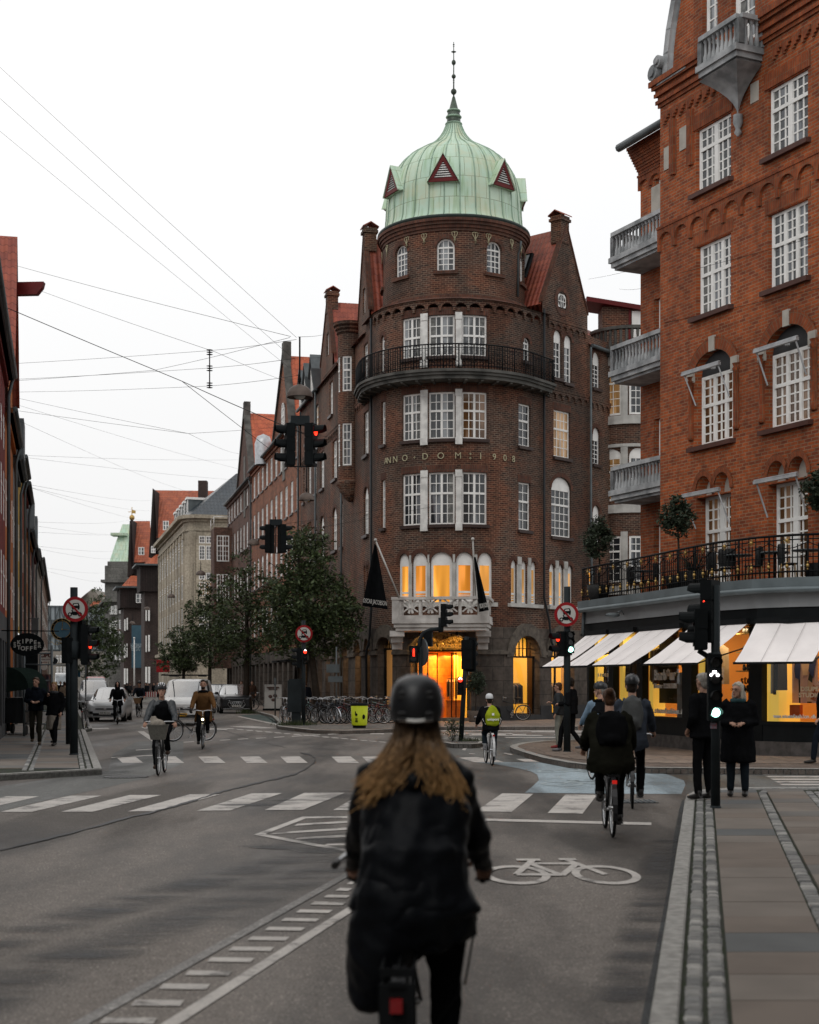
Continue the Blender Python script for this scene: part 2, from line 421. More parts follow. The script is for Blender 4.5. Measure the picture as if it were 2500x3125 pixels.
def pave(name,edge,closing,mtop,kw=.15,z=.12,kmat=None):
 """raised pavement: edge = kerb line (pavement to the right of travel), closing = rest of the outline"""
 ed=[V((p.x,p.y,0)) for p in edge];cl=[V((p.x,p.y,0)) for p in closing]
 b=M();ps=ed+cl
 b.prism([p for p in ps],(0,0,z))
 o=b.build(name,mtop,kind='structure',fix=True)
 k=edge_strip(ed,kw,z+.006,.0)
 kk=M()  # kerb stones of about 1 m with fine joints
 kk.join(k)
 kk.build(name.replace('pavement','kerb'),kmat or m_granite,kind='structure',fix=True)
 return o
def along(p,q,t):return p+(q-p)*t
# near right pavement ---------------------------------------------------
k0=G(1977,3125,.12);k1=G(2090,2436,.12);kd=(k1-k0);kd.z=0;kd.normalize()
ks=k0-kd*9
edge=[ks,k0,k1]+[G(x,y,.12) for x,y in ((2097,2422),(2112,2413),(2165,2405),(2325,2401),(2500,2403),(3400,2405))]
b=M();b.prism([V((p.x,p.y,0)) for p in edge]+[V((14,-3,0))],(0,0,.10));b.build('pavement',m_joint,kind='structure',fix=True)
# kerb stones, 1 m long, tiny gaps
def chain_len(pts):
 L=[0]
 for i in range(1,len(pts)):L.append(L[-1]+(pts[i]-pts[i-1]).length)
 return L
def at(pts,L,s):
 i=0
 while i<len(pts)-2 and L[i+1]<s:i+=1
 d=(pts[i+1]-pts[i]);t=(s-L[i])/max(1e-6,d.length);d=V((d.x,d.y,0)).normalized()
 return pts[i]+(pts[i+1]-pts[i])*t,d
def stones(name,pts,offs,wid,length,z,mt,jit=.25,gap=.012,bev=.012,mats=None,rnd=None,smin=0,smax=None):
 rnd=rnd or random.Random(3);b=M();L=chain_len(pts);end=smax or L[-1]
 for off in offs:
  s=smin+rnd.random()*length*.5
  while s<end:
   l=length*(1+rnd.uniform(-jit,jit));s2=min(end,s+l)
   p,d=at(pts,L,s);q,d2=at(pts,L,s2-gap);r=V((d.y,-d.x,0));r2=V((d2.y,-d2.x,0))
   w0=gap*.5+rnd.uniform(0,.3)*gap;zz=z+rnd.uniform(-.4,.4)*(.008 if jit>.1 else .002)
   a,c=p+r*(off+w0),p+r*(off+wid-w0);e,f=q+r2*(off+w0+rnd.uniform(-.3,.3)*gap),q+r2*(off+wid-w0)
   for k in (a,c,e,f):k.z=0
   bx=bev
   top=[a+(e-a)*.0+d*bx+r*bx,e-d2*bx+r2*bx,f-d2*bx-r2*bx,c+d*bx-r*bx]
   mi=rnd.randrange(len(mats)) if mats else 0
   lo=[a,e,f,c]
   vs=[V((k.x,k.y,0)) for k in lo]+[V((k.x,k.y,zz-bev*.8)) for k in lo]+[V((k.x,k.y,zz)) for k in top]
   b.add(vs,[(0,1,5,4),(1,2,6,5),(2,3,7,6),(3,0,4,7),(4,5,9,8),(5,6,10,9),(6,7,11,10),(7,4,8,11),(8,9,10,11)],mi)
   s=s2
 return b.build(name,mats or mt,kind='structure',fix=True)
ed0=[V((p.x,p.y,0)) for p in edge]
stones('kerb',ed0,[0],.15,1.0,.124,m_granite,jit=.08,gap=.008,bev=.012)
m_sett2=mat('granite_setts_dark',(.18,.18,.175),.7,vs=3,col2=(.09,.09,.09),bp=.6,bs=30)
m_sett3=mat('granite_setts_pale',(.34,.33,.31),.7,vs=3,col2=(.17,.17,.165),bp=.6,bs=30)
stones('paving_setts',ed0,[.157,.28],.122,.135,.12,None,jit=.35,gap=.024,bev=.016,mats=[m_sett,m_sett2,m_sett3,m_sett])
s2a=G(2312,2417,.12);s2b=G(2500,2838,.12);sd=(s2a-s2b);sd.z=0;sd.normalize()
line2=[V((s2b.x,s2b.y,0))-sd*7,V((s2a.x,s2a.y,0))-sd*.0]
line2b=line2+[G(2330,2408,.12)]
stones('paving_setts',[V((p.x,p.y,0)) for p in line2b],[0],.14,.15,.12,None,jit=.3,gap=.02,bev=.014,mats=[m_sett,m_sett2,m_sett3])
s3a=G(2455,2414,.12);line3=[V((s3a.x,s3a.y,0))-sd*14,V((s3a.x,s3a.y,0))]
stones('paving_setts',line3,[0,.13],.13,.15,.12,None,jit=.3,gap=.02,bev=.014,mats=[m_sett,m_sett2,m_sett3])
# slabs between the sett courses (joints run across the view)
def xk(y,off):  # x on the kerb line shifted right by off
 p=ks+kd*((y-ks.y)/kd.y);return p.x+off/kd.y
def x2(pts,y,off):
 d=pts[1]-pts[0];return pts[0].x+d.x*(y-pts[0].y)/d.y+off
b=M();rnd=random.Random(11);y=-2.0;yend=G(0,2406,.12).y-.05
while y<yend-.2:
 l=.70;y2=min(y+l,yend)
 for col,(fa,fb) in enumerate(((lambda q:xk(q,.405), lambda q:x2(line2,q,-.0)),(lambda q:x2(line2,q,.15), lambda q:x2(line3,q,0)),(lambda q:x2(line3,q,.27), lambda q:x2(line3,q,1.2)),(lambda q:x2(line3,q,1.21), lambda q:x2(line3,q,3.2)))):
  gp=.006;sh=.0 if col!=1 else .22
  ya,yb=y+gp+sh,y2-gp+sh
  if yb>yend+.05:yb=yend
  if ya>yb:continue
  zz=.118+rnd.uniform(-.0015,.0015);mi=rnd.choice((0,1,2,3,0,1))
  a0,a1,b0,b1=fa(ya)+gp,fa(yb)+gp,fb(ya)-gp,fb(yb)-gp
  if b0-a0<.1:continue
  b.prism([(a0,ya,.02),(a1,yb,.02),(b1,yb,.02),(b0,ya,.02)],(0,0,zz-.02),mi)
 y=y2
b.build('paving_slabs',m_slabs,kind='structure',fix=True)
# left pavement ---------------------------------------------------------
kp=[(311,2346),(260,2225.5)]
lk=[G(x,y,.12) for x,y in kp]+[G(281,2221,.12),G(280,2216,.12),G(251,2182,.12)]
far=lk[-1]+D1*230
lk.append(far)
lk=[V((p.x,p.y,0)) for p in lk]
front=[G(40,2361,.12),G(-500,2385,.12)]
# travel from far end towards the camera keeps the pavement on the right-hand side
m_pav_dark=brick('pavement_slabs',(.15,.145,.14),(.19,.18,.17),(.05,.05,.05),bw=.8,rh=.63,mw=.012,soot=.25,ss=.4,bp=.2)
m_pav_warm=brick('pavement_slabs_warm',(.20,.15,.12),(.24,.19,.155),(.07,.06,.05),bw=.8,rh=.63,mw=.015,soot=.25,ss=.4,bp=.2)
m_cobble=brick('cobble_paving',(.17,.155,.14),(.24,.22,.20),(.045,.045,.04),bw=.14,rh=.11,mw=.014,soot=.3,ss=.5,bp=1.0)
m_cobble_warm=brick('cobble_paving_warm',(.19,.14,.115),(.26,.20,.165),(.05,.045,.04),bw=.14,rh=.11,mw=.014,soot=.35,ss=.5,bp=1.0)
fr=[V((p.x,p.y,0)) for p in (G(40,2361,.12),G(-1500,2440,.12))]
b=M();b.prism(lk[::-1]+fr+[V((-60,30,0)),V((-140,320,0))],(0,0,.10));b.build('pavement',m_joint,kind='structure',fix=True)
stones('kerb',[fr[0]]+lk,[0],.15,1.0,.124,m_granite,jit=.05,gap=.01,smax=90) if False else None
el=lk[::-1]+fr[:1]
def offs_line(pts,o):
 out=[]
 for i,p in enumerate(pts):
  d=(pts[min(i+1,len(pts)-1)]-pts[max(i-1,0)]);d.z=0;d.normalize();out.append(p+V((-d.y,d.x,0))*o)
 return out
kerbl=M();kerbl.join(edge_strip([p for p in lk],-.15,.126));kerbl.join(edge_strip([lk[0],fr[0],fr[1]],.15,.126))
kerbl.build('kerb',m_granite,kind='structure',fix=True)
straight=[lk[0],lk[1]]
stones('paving_setts',straight,[-.42,-.29],.12,.16,.122,None,jit=.3,gap=.022,bev=.014,mats=[m_sett,m_sett2,m_sett3])
stones('paving_setts',straight,[-1.52,-1.39],.12,.16,.122,None,jit=.3,gap=.022,bev=.014,mats=[m_sett,m_sett2,m_sett3])
stones('paving_setts',straight,[-3.0,-2.87],.12,.16,.122,None,jit=.3,gap=.022,bev=.014,mats=[m_sett,m_sett2,m_sett3],smin=-1)
b=M();y=lk[0].y-1.2
sx=(lk[1].x-lk[0].x)/(lk[1].y-lk[0].y)
while y<85:
 y2=y+.8
 for o1,o2 in ((-1.37,-.44),(-2.85,-1.54),(-4.6,-3.02),(-8,-4.62)):
  zz=.117+rnd.uniform(-.002,.002)
  ya=max(y+.008,lk[0].y+.12+(o1*-.07 if o1>-3 else .2));yb=y2-.008
  if ya<yb:b.prism([(lk[0].x+o1+sx*(ya-lk[0].y),ya,.02),(lk[0].x+o1+sx*(yb-lk[0].y),yb,.02),(lk[0].x+o2+sx*(yb-lk[0].y),yb,.02),(lk[0].x+o2+sx*(ya-lk[0].y),ya,.02)],(0,0,zz-.02),rnd.choice((0,1,2,3)))
 y=y2
b.build('paving_slabs',m_slabs,kind='structure',fix=True)
# pavement around the shop on the right --------------------------------
shop_k=[G(x,y,.12) for x,y in ((3400,2352),(2500,2347),(1987,2343),(1821,2336),(1735,2327),(1655,2312),(1600,2296),(1562,2283),(1556,2278),(1562,2274),(1590,2267),(1650,2261),(1800,2255),(3400,2255))]
pave('shop_pavement',shop_k,[],m_cobble_warm,.2)
b=M();b.poly(*[G(x,y,.128) for x,y in ((1600,2289),(1660,2302),(1740,2314),(1830,2322),(1990,2328),(3000,2333),(3000,2312),(1990,2306),(1840,2292),(1830,2262),(1640,2268))])
b.build('paving_slabs',m_pav_warm,kind='structure',fix=True)
# pavement of the corner building and the row, with the bicycle stand in front
ck=[G(x,y,.12) for x,y in ((2600,2216),(1800,2217),(1330,2219),(1206,2225),(1050,2230),(956,2228),(900,2222),(848,2216),(843,2211),(850,2203),(831,2184),(786,2172))]
ck.append(ck[-1]+D1*180)
pave('corner_pavement',ck,[ck[-1]+V((30,0,0)),V((30,90,0))],m_pav_warm,.18)
b=M();b.poly(*[G(x,y,.126) for x,y in ((1330,2216),(1206,2221),(1050,2226),(956,2224),(900,2218),(852,2212),(850,2208),(1000,2212),(1330,2208))])
b.build('paving_setts',m_cobble,kind='structure',fix=True)
isl=[G(x,y,.12) for x,y in ((1479,2262),(1474,2268),(1440,2271),(1380,2270),(1330,2262),(1335,2255),(1380,2250),(1440,2251),(1474,2256),(1479,2262))]
pave('island_pavement',isl,[],m_cobble,.15)
# markings ---------------------------------------------------------------
def marks(name,polys,m=None,z=.007):
 return sheet(name,polys,m or m_paint,z)
near=[[(0,2477.5),(98,2477.5),(310,2428),(212,2428)],[(-190,2479),(-95,2479),(120,2430),(20,2430)],
[(186,2477),(283,2477),(492,2426),(396,2426)],[(390,2476),(482,2475),(672,2424),(580,2424)],
[(601,2474),(703,2473),(862,2420),(768,2421)],[(808,2472),(925,2471),(1053,2419),(930,2419)],
[(1017,2472),(1110,2472),(1200,2419),(1110,2419)],[(1240,2474),(1340,2474),(1385,2420),(1300,2420)],
[(1452,2475.5),(1561,2478),(1628,2422.5),(1533,2421)],[(1671,2481),(1778,2483),(1822,2426),(1726,2424.5)]]
marks('zebra_marking',near)
fb=[]
for i,x in enumerate((354,478,605,733,856,1012,1105,1230)):
 fb.append([(x,2309),(x+58,2308),(x+84,2328),(x+20,2328)])
marks('zebra_marking',fb,m_paint)
marks('zebra_marking',[[(1400,2312),(1455,2310),(1520,2320),(1540,2326),(1450,2326)],[(1575,2316),(1650,2316),(1740,2324),(1690,2326),(1600,2324)]])
marks('stop_line',[[(1445,2497),(1988,2510),(1988,2518),(1445,2504)]])
marks('stop_line',[[(1455,2504),(1485,2505),(1455,2530),(1440,2528)]])
# hatched triangle
marks('hatch_marking',[[(775,2547),(925,2491),(1060,2491),(1060,2497),(935,2497),(805,2547)],[(775,2547),(805,2545),(1060,2592),(1060,2600)],
[(898,2520),(908,2514),(1060,2505),(1060,2511)],[(825,2546),(845,2540),(1060,2525),(1060,2532)],[(898,2562),(908,2556),(1060,2547),(1060,2554)],[(990,2580),(1000,2574),(1060,2573),(1060,2579)]])
# broad diagonal line with ladder marks
marks('lane_marking',[[(483,3130),(540,3130),(1075,2782),(1075,2760)],[(420,3210),(545,3130),(483,3130),(380,3200)]])
marks('lane_marking',[[(205,3130),(262,3130),(1075,2668),(1075,2652)]],m_paint_worn)
lad=[]
for (xa,ya,xb,hh) in ((305,3122,480,18),(400,3068,562,18),(485,3017,642,16),(563,2975,710,14),(632,2934,777,13),(697,2900,837,12),(755,2868,884,11),(808,2838,932,10),(857,2810,976,9),(903,2784,1016,9),(947,2760,1057,9),(987,2738,1070,8),(1024,2717,1075,8),(1058,2697,1085,7)):
 lad.append([(xa,ya),(xa+14,ya-hh),(xb,ya-hh+2),(xb-12,ya+2)])
marks('ladder_marking',lad)
# dashes of the cycle crossing in the junction
ds=[]
for i in range(17):
 x=690+i*29;y=2222+i*2.55
 ds.append([(x,y),(x+20,y+.8),(x+28,y+3.2),(x+8,y+2.5)])
for i in range(12):
 x=560+i*55;y=2264-i*3.0
 ds.append([(x,y),(x+32,y-1.6),(x+34,y),(x+2,y+2)])
for i in range(8):
 x=1130+i*62;ds.append([(x,2238+i*.3),(x+42,2238+i*.3),(x+42,2240.5+i*.3),(x,2240.5+i*.3)])
marks('dashed_marking',ds)
marks('lane_marking',[[(700,2217),(760,2215),(810,2219),(850,2222),(790,2223)],[(430,2218),(480,2217),(520,2222),(440,2223)],[(725,2187),(733,2186),(866,2213),(852,2214)],[(640,2222),(700,2224),(690,2227),(630,2226)],
[(340,2311),(480,2303),(480,2305),(340,2313)],[(415,2288),(480,2284),(480,2286),(415,2290)],[(420,2232),(440,2232),(484,2262),(470,2266)],[(280,2222),(330,2221),(335,2224),(283,2225)],[(370,2190),(384,2190),(396,2200),(378,2199)]])
marks('lane_marking',[[(1410,2288),(1416,2282),(1440,2277),(1462,2276),(1462,2278),(1440,2280),(1424,2284),(1420,2290)],[(1466,2282),(1480,2281),(1484,2292)],[(1430,2298),(1450,2300),(1455,2302),(1432,2300)],[(1540,2297),(1566,2302),(1560,2304),(1538,2299)]])
cz=[]
for y,x0,x1 in ((2223,1330,1500),(2229,1335,1800),(2236,1360,1560),(2242,1430,1650),(2249,1540,1730),(2232,1620,1830),(2241,1690,1830)):
 cz.append([(x0,y),(x1,y+1),(x1+8,y+3.2),(x0+5,y+2.2)])
marks('zebra_marking',cz)
rz_=[]
for i,(xl,y) in enumerate(((2297,2352),(2318,2360),(2336,2368),(2350,2376),(2362,2384),(2376,2392))):
 rz_.append([(xl,y),(3200,y+1),(3200,y+5),(xl+12,y+4)])
marks('zebra_marking',rz_)
# bicycle symbols
def bikesym(c,w,h,m,name='cycle_symbol',z=.009,flip=1):
 b=M()
 def T(u,v):return V((c.x+flip*u*w,c.y+v*h,z))
 def ring(cx,cy,r,t,n=28):
  for i in range(n):
   a,a2=2*math.pi*i/n,2*math.pi*(i+1)/n
   b.poly(T(cx+r*math.cos(a),cy+r*math.sin(a)),T(cx+r*math.cos(a2),cy+r*math.sin(a2)),T(cx+(r-t)*math.cos(a2),cy+(r-t)*math.sin(a2)),T(cx+(r-t)*math.cos(a),cy+(r-t)*math.sin(a)))
 zz=[z]
 def ln(x0,y0,x1,y1,t=.085):
  d=V((x1-x0,y1-y0,0)).normalized();n=V((-d.y,d.x,0))*t/2;zz[0]+=.0004
  q=[T(x0+n.x,y0+n.y),T(x1+n.x,y1+n.y),T(x1-n.x,y1-n.y),T(x0-n.x,y0-n.y)]
  for k in q:k.z=zz[0]
  b.poly(*q)
 ring(-.52,-.22,.39,.095);ring(.52,-.22,.39,.095)
 ln(-.52,-.22,-.22,.42);ln(-.30,.25,.30,.25);ln(-.30,.25,.0,-.26);ln(.0,-.26,.28,.25);ln(.0,-.24,.52,-.22,.09);ln(.52,-.22,.22,.40);ln(.12,.42,.42,.42,.09);ln(-.34,.44,-.12,.44,.09)
 return b.build(name,m,kind='structure')
c0=G(1700,2655,0)
bikesym(V((c0.x,c0.y,0)),.80,1.75,m_paint,flip=-1)
bikesym(V((G(1800,2390).x,G(1800,2390).y,0)),1.0,1.4,mat('pale_blue_paint',(.36,.42,.44),.7),z=.010)
bikesym(V((G(1745,2353).x,G(1745,2353).y,0)),.8,1.2,MATS['pale_blue_paint'],z=.010)
def stainmat():
 m,nt,b=_new('tyre_and_oil_stain');tc=N(nt,'ShaderNodeTexCoord');b.inputs['Base Color'].default_value=(.030,.031,.034,1);b.inputs['Roughness'].default_value=.55;b.inputs['Specular IOR Level'].default_value=.3
 mp=N(nt,'ShaderNodeMapping');mp.inputs['Rotation'].default_value=(0,0,R(38));mp.inputs['Scale'].default_value=(.35,1.5,1);nt.links.new(tc.outputs['Object'],mp.inputs[0])
 n1=N(nt,'ShaderNodeTexNoise');n1.inputs['Scale'].default_value=1.3;n1.inputs['Detail'].default_value=9;n1.inputs['Roughness'].default_value=.7;nt.links.new(mp.outputs[0],n1.inputs[0])
 uv=N(nt,'ShaderNodeSeparateXYZ');nt.links.new(tc.outputs['UV'],uv.inputs[0]);f=N(nt,'ShaderNodeMath',operation='MULTIPLY');ed=ramp(nt,uv.outputs[1],[(0.,0.),(.35,1.),(.65,1.),(1.,0.)]);nt.links.new(ed,f.inputs[0]);nt.links.new(ramp(nt,n1.outputs[0],[(.42,0.),(.62,.75)]),f.inputs[1]);nt.links.new(f.outputs[0],b.inputs['Alpha']);return m
def stain(cl,w_):
 b=M();ps=[G(x,y,.0085) for x,y in cl];n=len(ps)
 for i in range(n-1):
  d0=(ps[min(i+1,n-1)]-ps[max(i-1,0)]).normalized();d1=(ps[min(i+2,n-1)]-ps[i]).normalized();a,c=V((-d0.y,d0.x,0))*w_,V((-d1.y,d1.x,0))*w_
  b.poly(ps[i]-a,ps[i+1]-c,ps[i+1]+c,ps[i]+a,uv=[(i,0),(i+1,0),(i+1,1),(i,1)])
 b.build('road_stain',m_stain,kind='structure')
m_stain=stainmat()
stain([(-200,3100),(200,2930),(600,2790),(1000,2650),(1250,2560)],.42);stain([(-300,2960),(150,2820),(600,2700),(1000,2590),(1300,2500)],.38);stain([(700,2460),(950,2440),(1150,2405)],.5)
stain([(1880,3150),(1930,2950),(1980,2780),(2010,2650),(2040,2560)],.22);stain([(820,2590),(1000,2560),(1250,2530)],.5);stain([(300,2376),(345,2370),(360,2352)],.4)
# tar seam between two surfacings
b=M();sp_=[(-60,2606),(0,2594),(240,2535),(400,2492),(470,2477),(600,2440),(670,2417),(780,2390),(860,2372),(900,2362),(935,2345),(960,2325),(962,2312),(945,2302),(915,2296)]
rs=random.Random(5);pp=[]
for i in range(len(sp_)-1):
 for k in range(8):
  t=k/8;p=V(sp_[i]).lerp(V(sp_[i+1]),t);pp.append((p.x+rs.uniform(-2,2),p.y+rs.uniform(-.8,.8)))
for i in range(len(pp)-1):
 w0=1.0+2.2*abs(math.sin(i*.37))*(pp[i][1]-2200)/300;w1=1.0+2.2*abs(math.sin((i+1)*.37))*(pp[i+1][1]-2200)/300
 b.poly(G(pp[i][0],pp[i][1]-w0,.011),G(pp[i+1][0],pp[i+1][1]-w1,.011),G(pp[i+1][0],pp[i+1][1]+w1,.011),G(pp[i][0],pp[i][1]+w0,.011))
b.build('road_seam',mat('tar',(.022,.022,.024),.5),kind='structure',fix=True)
b=M()
for x0,y0,x1,y1 in ((680,2228,760,2252),(400,2262,330,2370),(805,2266,870,2280)):
 for i in range(14):
  t,t2=i/14,(i+1)/14
  a=(x0+(x1-x0)*t,y0+(y1-y0)*t+rs.uniform(-.5,.5));c=(x0+(x1-x0)*t2,y0+(y1-y0)*t2+rs.uniform(-.5,.5))
  b.poly(G(a[0],a[1]-.5,.011),G(c[0],c[1]-.5,.011),G(c[0],c[1]+.5,.011),G(a[0],a[1]+.5,.011))
b.build('road_crack',MATS['tar'],kind='structure',fix=True)
# manhole lids
def lid(px,py,r,lab):
 c=G(px,py);b=M();b.lathe((c.x,c.y,0),[(r,.004),(r,.014),(r-.04,.014),(r-.05,.010),(.0,.010)],24)
 for i in range(-4,5):b.box((c.x+i*r*.18,c.y,.012),(.03,r*1.5*math.sqrt(max(.05,1-(i*.18)**2)),.008))
 b.build('manhole_cover',mat('cast_iron',(.07,.07,.07),.5,.6),label=lab,cat='manhole cover')
lid(385,2372,.42,'round iron manhole cover in the road below the left pavement corner')
b=M();c=G(1925,2447)
b.box((c.x,c.y,.008),(.75,.55,.012))
for i in range(9):b.box((c.x-.32+i*.08,c.y,.018),(.025,.5,.01))
b.build('drain_grate',mat('grate_steel',(.16,.18,.19),.5,.5),label='square steel drain grate at the kerb under the cyclist in grey',cat='drain grate')
# ------------------------------------------------------------ walls that follow a path, with real openings
class Path:
 def __init__(s,pts):
  s.p=[V((p[0],p[1],0)) for p in pts];s.L=chain_len(s.p);n=len(s.p);sn=[]
  for i in range(n-1):
   d=(s.p[i+1]-s.p[i]).normalized();sn.append(V((d.y,-d.x,0)))
  s.sn=sn;s.vn=[]
  for i in range(n):
   a=sn[max(0,i-1)];c=sn[min(n-2,i)];m=(a+c).normalized();s.vn.append(m/max(.5,m.dot(a)))
 def seg(s,t):
  i=0
  while i<len(s.p)-2 and s.L[i+1]<t:i+=1
  return i
 def pt(s,t,z,d=0):
  i=s.seg(t);k=(t-s.L[i])/(s.L[i+1]-s.L[i]);p=s.p[i]+(s.p[i+1]-s.p[i])*k
  if d:
   n=s.sn[i] if (k<0 or k>1) else s.vn[i].lerp(s.vn[i+1],k);p=p+n*d
  return V((p.x,p.y,z))
 def at(s,px):
  """distance along the path where the sight line of column px meets it first, and the depth there"""
  r=(px-1250)/F;best=None;n=len(s.p)
  for i in range(n-1):
   a,c=s.p[i],s.p[i+1];d=c-a;den=d.x-r*d.y
   if abs(den)<1e-9:continue
   k=(r*a.y-a.x)/den;lo=-1e9 if i==0 else -1e-6;hi=1e9 if i==n-2 else 1+1e-6
   if lo<=k<=hi:
    y=a.y+d.y*k
    if y>0 and (best is None or y<best[1]):best=(s.L[i]+(s.L[i+1]-s.L[i])*k,y)
  return best
 def x(s,px):return s.at(px)[0]
 def z(s,px,py):return ZY(py,s.at(px)[1])
def pbox(b,path,a0,a1,z0,z1,d0,d1,mi=0):
 """block on the wall from a0 to a1, z0 to z1, standing between offsets d0 (inner) and d1 (outer)"""
 st=sorted({a0,a1}|{l for l in path.L if a0+1e-4<l<a1-1e-4})
 for i in range(len(st)-1):
  u,v=st[i],st[i+1];q=[path.pt(t,z,d) for t in (u,v) for z in (z0,z1) for d in (d0,d1)]
  fs=[(1,5,7,3),(2,3,7,6),(0,4,5,1),(0,2,6,4)]
  if i==0:fs.append((0,1,3,2))
  if i==len(st)-2:fs.append((4,6,7,5))
  n0=len(b.f);b.add(q,fs,mi);b.u[n0]=[(u,z0),(v,z0),(v,z1),(u,z1)]
 return b
def arch_pts(a0,a1,zs,rise,n=10):
 c=(a0+a1)/2;h=(a1-a0)/2
 return [(c-h*math.cos(math.pi*i/n),zs+rise*math.sin(math.pi*i/n)) for i in range(n+1)]
def wall(b,path,s0,s1,z0,z1,ops,dep=.16,mi=0,mr=None,off=0.0):
 """ops: (a0, a1, b0, b1, rise)"""
 mr=mi if mr is None else mr
 ops=[tuple(o)+(0,)*(5-len(o)) for o in ops]
 ss=sorted({s0,s1}|{o[0] for o in ops}|{o[1] for o in ops}|{l for l in path.L if s0+1e-3<l<s1-1e-3})
 ss=[t for t in ss if s0-1e-6<=t<=s1+1e-6]
 zz=sorted({z0,z1}|{o[2] for o in ops}|{o[3] for o in ops}|{o[3]-o[4] for o in ops});zz=[t for t in zz if z0-1e-6<=t<=z1+1e-6]
 for i in range(len(ss)-1):
  u,v=ss[i],ss[i+1]
  if v-u<1e-5:continue
  cu=(u+v)/2;run=None
  for j in range(len(zz)-1):
   lo,hi=zz[j],zz[j+1]
   if hi-lo<1e-5:continue
   c=(lo+hi)/2;hole=any(o[0]<cu<o[1] and o[2]<c<o[3] for o in ops)
   if not hole:run=(run[0],hi) if run else (lo,hi)
   if (hole or j==len(zz)-2) and run:
    a,e=run;run=None
    b.poly(path.pt(u,a,off),path.pt(v,a,off),path.pt(v,e,off),path.pt(u,e,off),mi=mi,uv=[(u,a),(v,a),(v,e),(u,e)])
 for a0,a1,b0,b1,rise in ops:
  zs=b1-rise;st=sorted({a0,a1}|{l for l in path.L if a0+1e-3<l<a1-1e-3})
  def rv(u,zu,v,zv):
   b.poly(path.pt(u,zu,off),path.pt(v,zv,off),path.pt(v,zv,off-dep),path.pt(u,zu,off-dep),mi=mr,uv=[(u,zu),(v,zv),(v+dep,zv),(u+dep,zu)])
  rv(a0,b0,a0,zs);rv(a1,zs,a1,b0)
  for i in range(len(st)-1):rv(st[i+1],b0,st[i],b0)
  if rise<=0:
   for i in range(len(st)-1):rv(st[i],b1,st[i+1],b1)
  else:
   ap=arch_pts(a0,a1,zs,rise)
   for i in range(len(ap)-1):
    (u,zu),(v,zv)=ap[i],ap[i+1];rv(u,zu,v,zv)
    if b1-min(zu,zv)>1e-4:
     b.poly(path.pt(u,zu,off),path.pt(v,zv,off),path.pt(v,b1,off),path.pt(u,b1,off),mi=mi,uv=[(u,zu),(v,zv),(v,b1),(u,b1)])
 return b
m_white=mat('white_paint',(.86,.85,.82),.5,vs=3,var=.12)
m_white2=mat('off_white_stone',(.52,.51,.48),.7,vs=2,var=.3,bp=.2,bs=40)
g_dark=glass('dim_glass');g_mid=glass('curtain_glass',(.045,.048,.05),.5)
g_lit=glass('lit_glass',(.10,.05,.01),.4,(1.0,.40,.05),.95)
g_warm=glass('warm_glass',(.05,.035,.02),.5,(1.0,.5,.15),.16)
NWIN=[0]
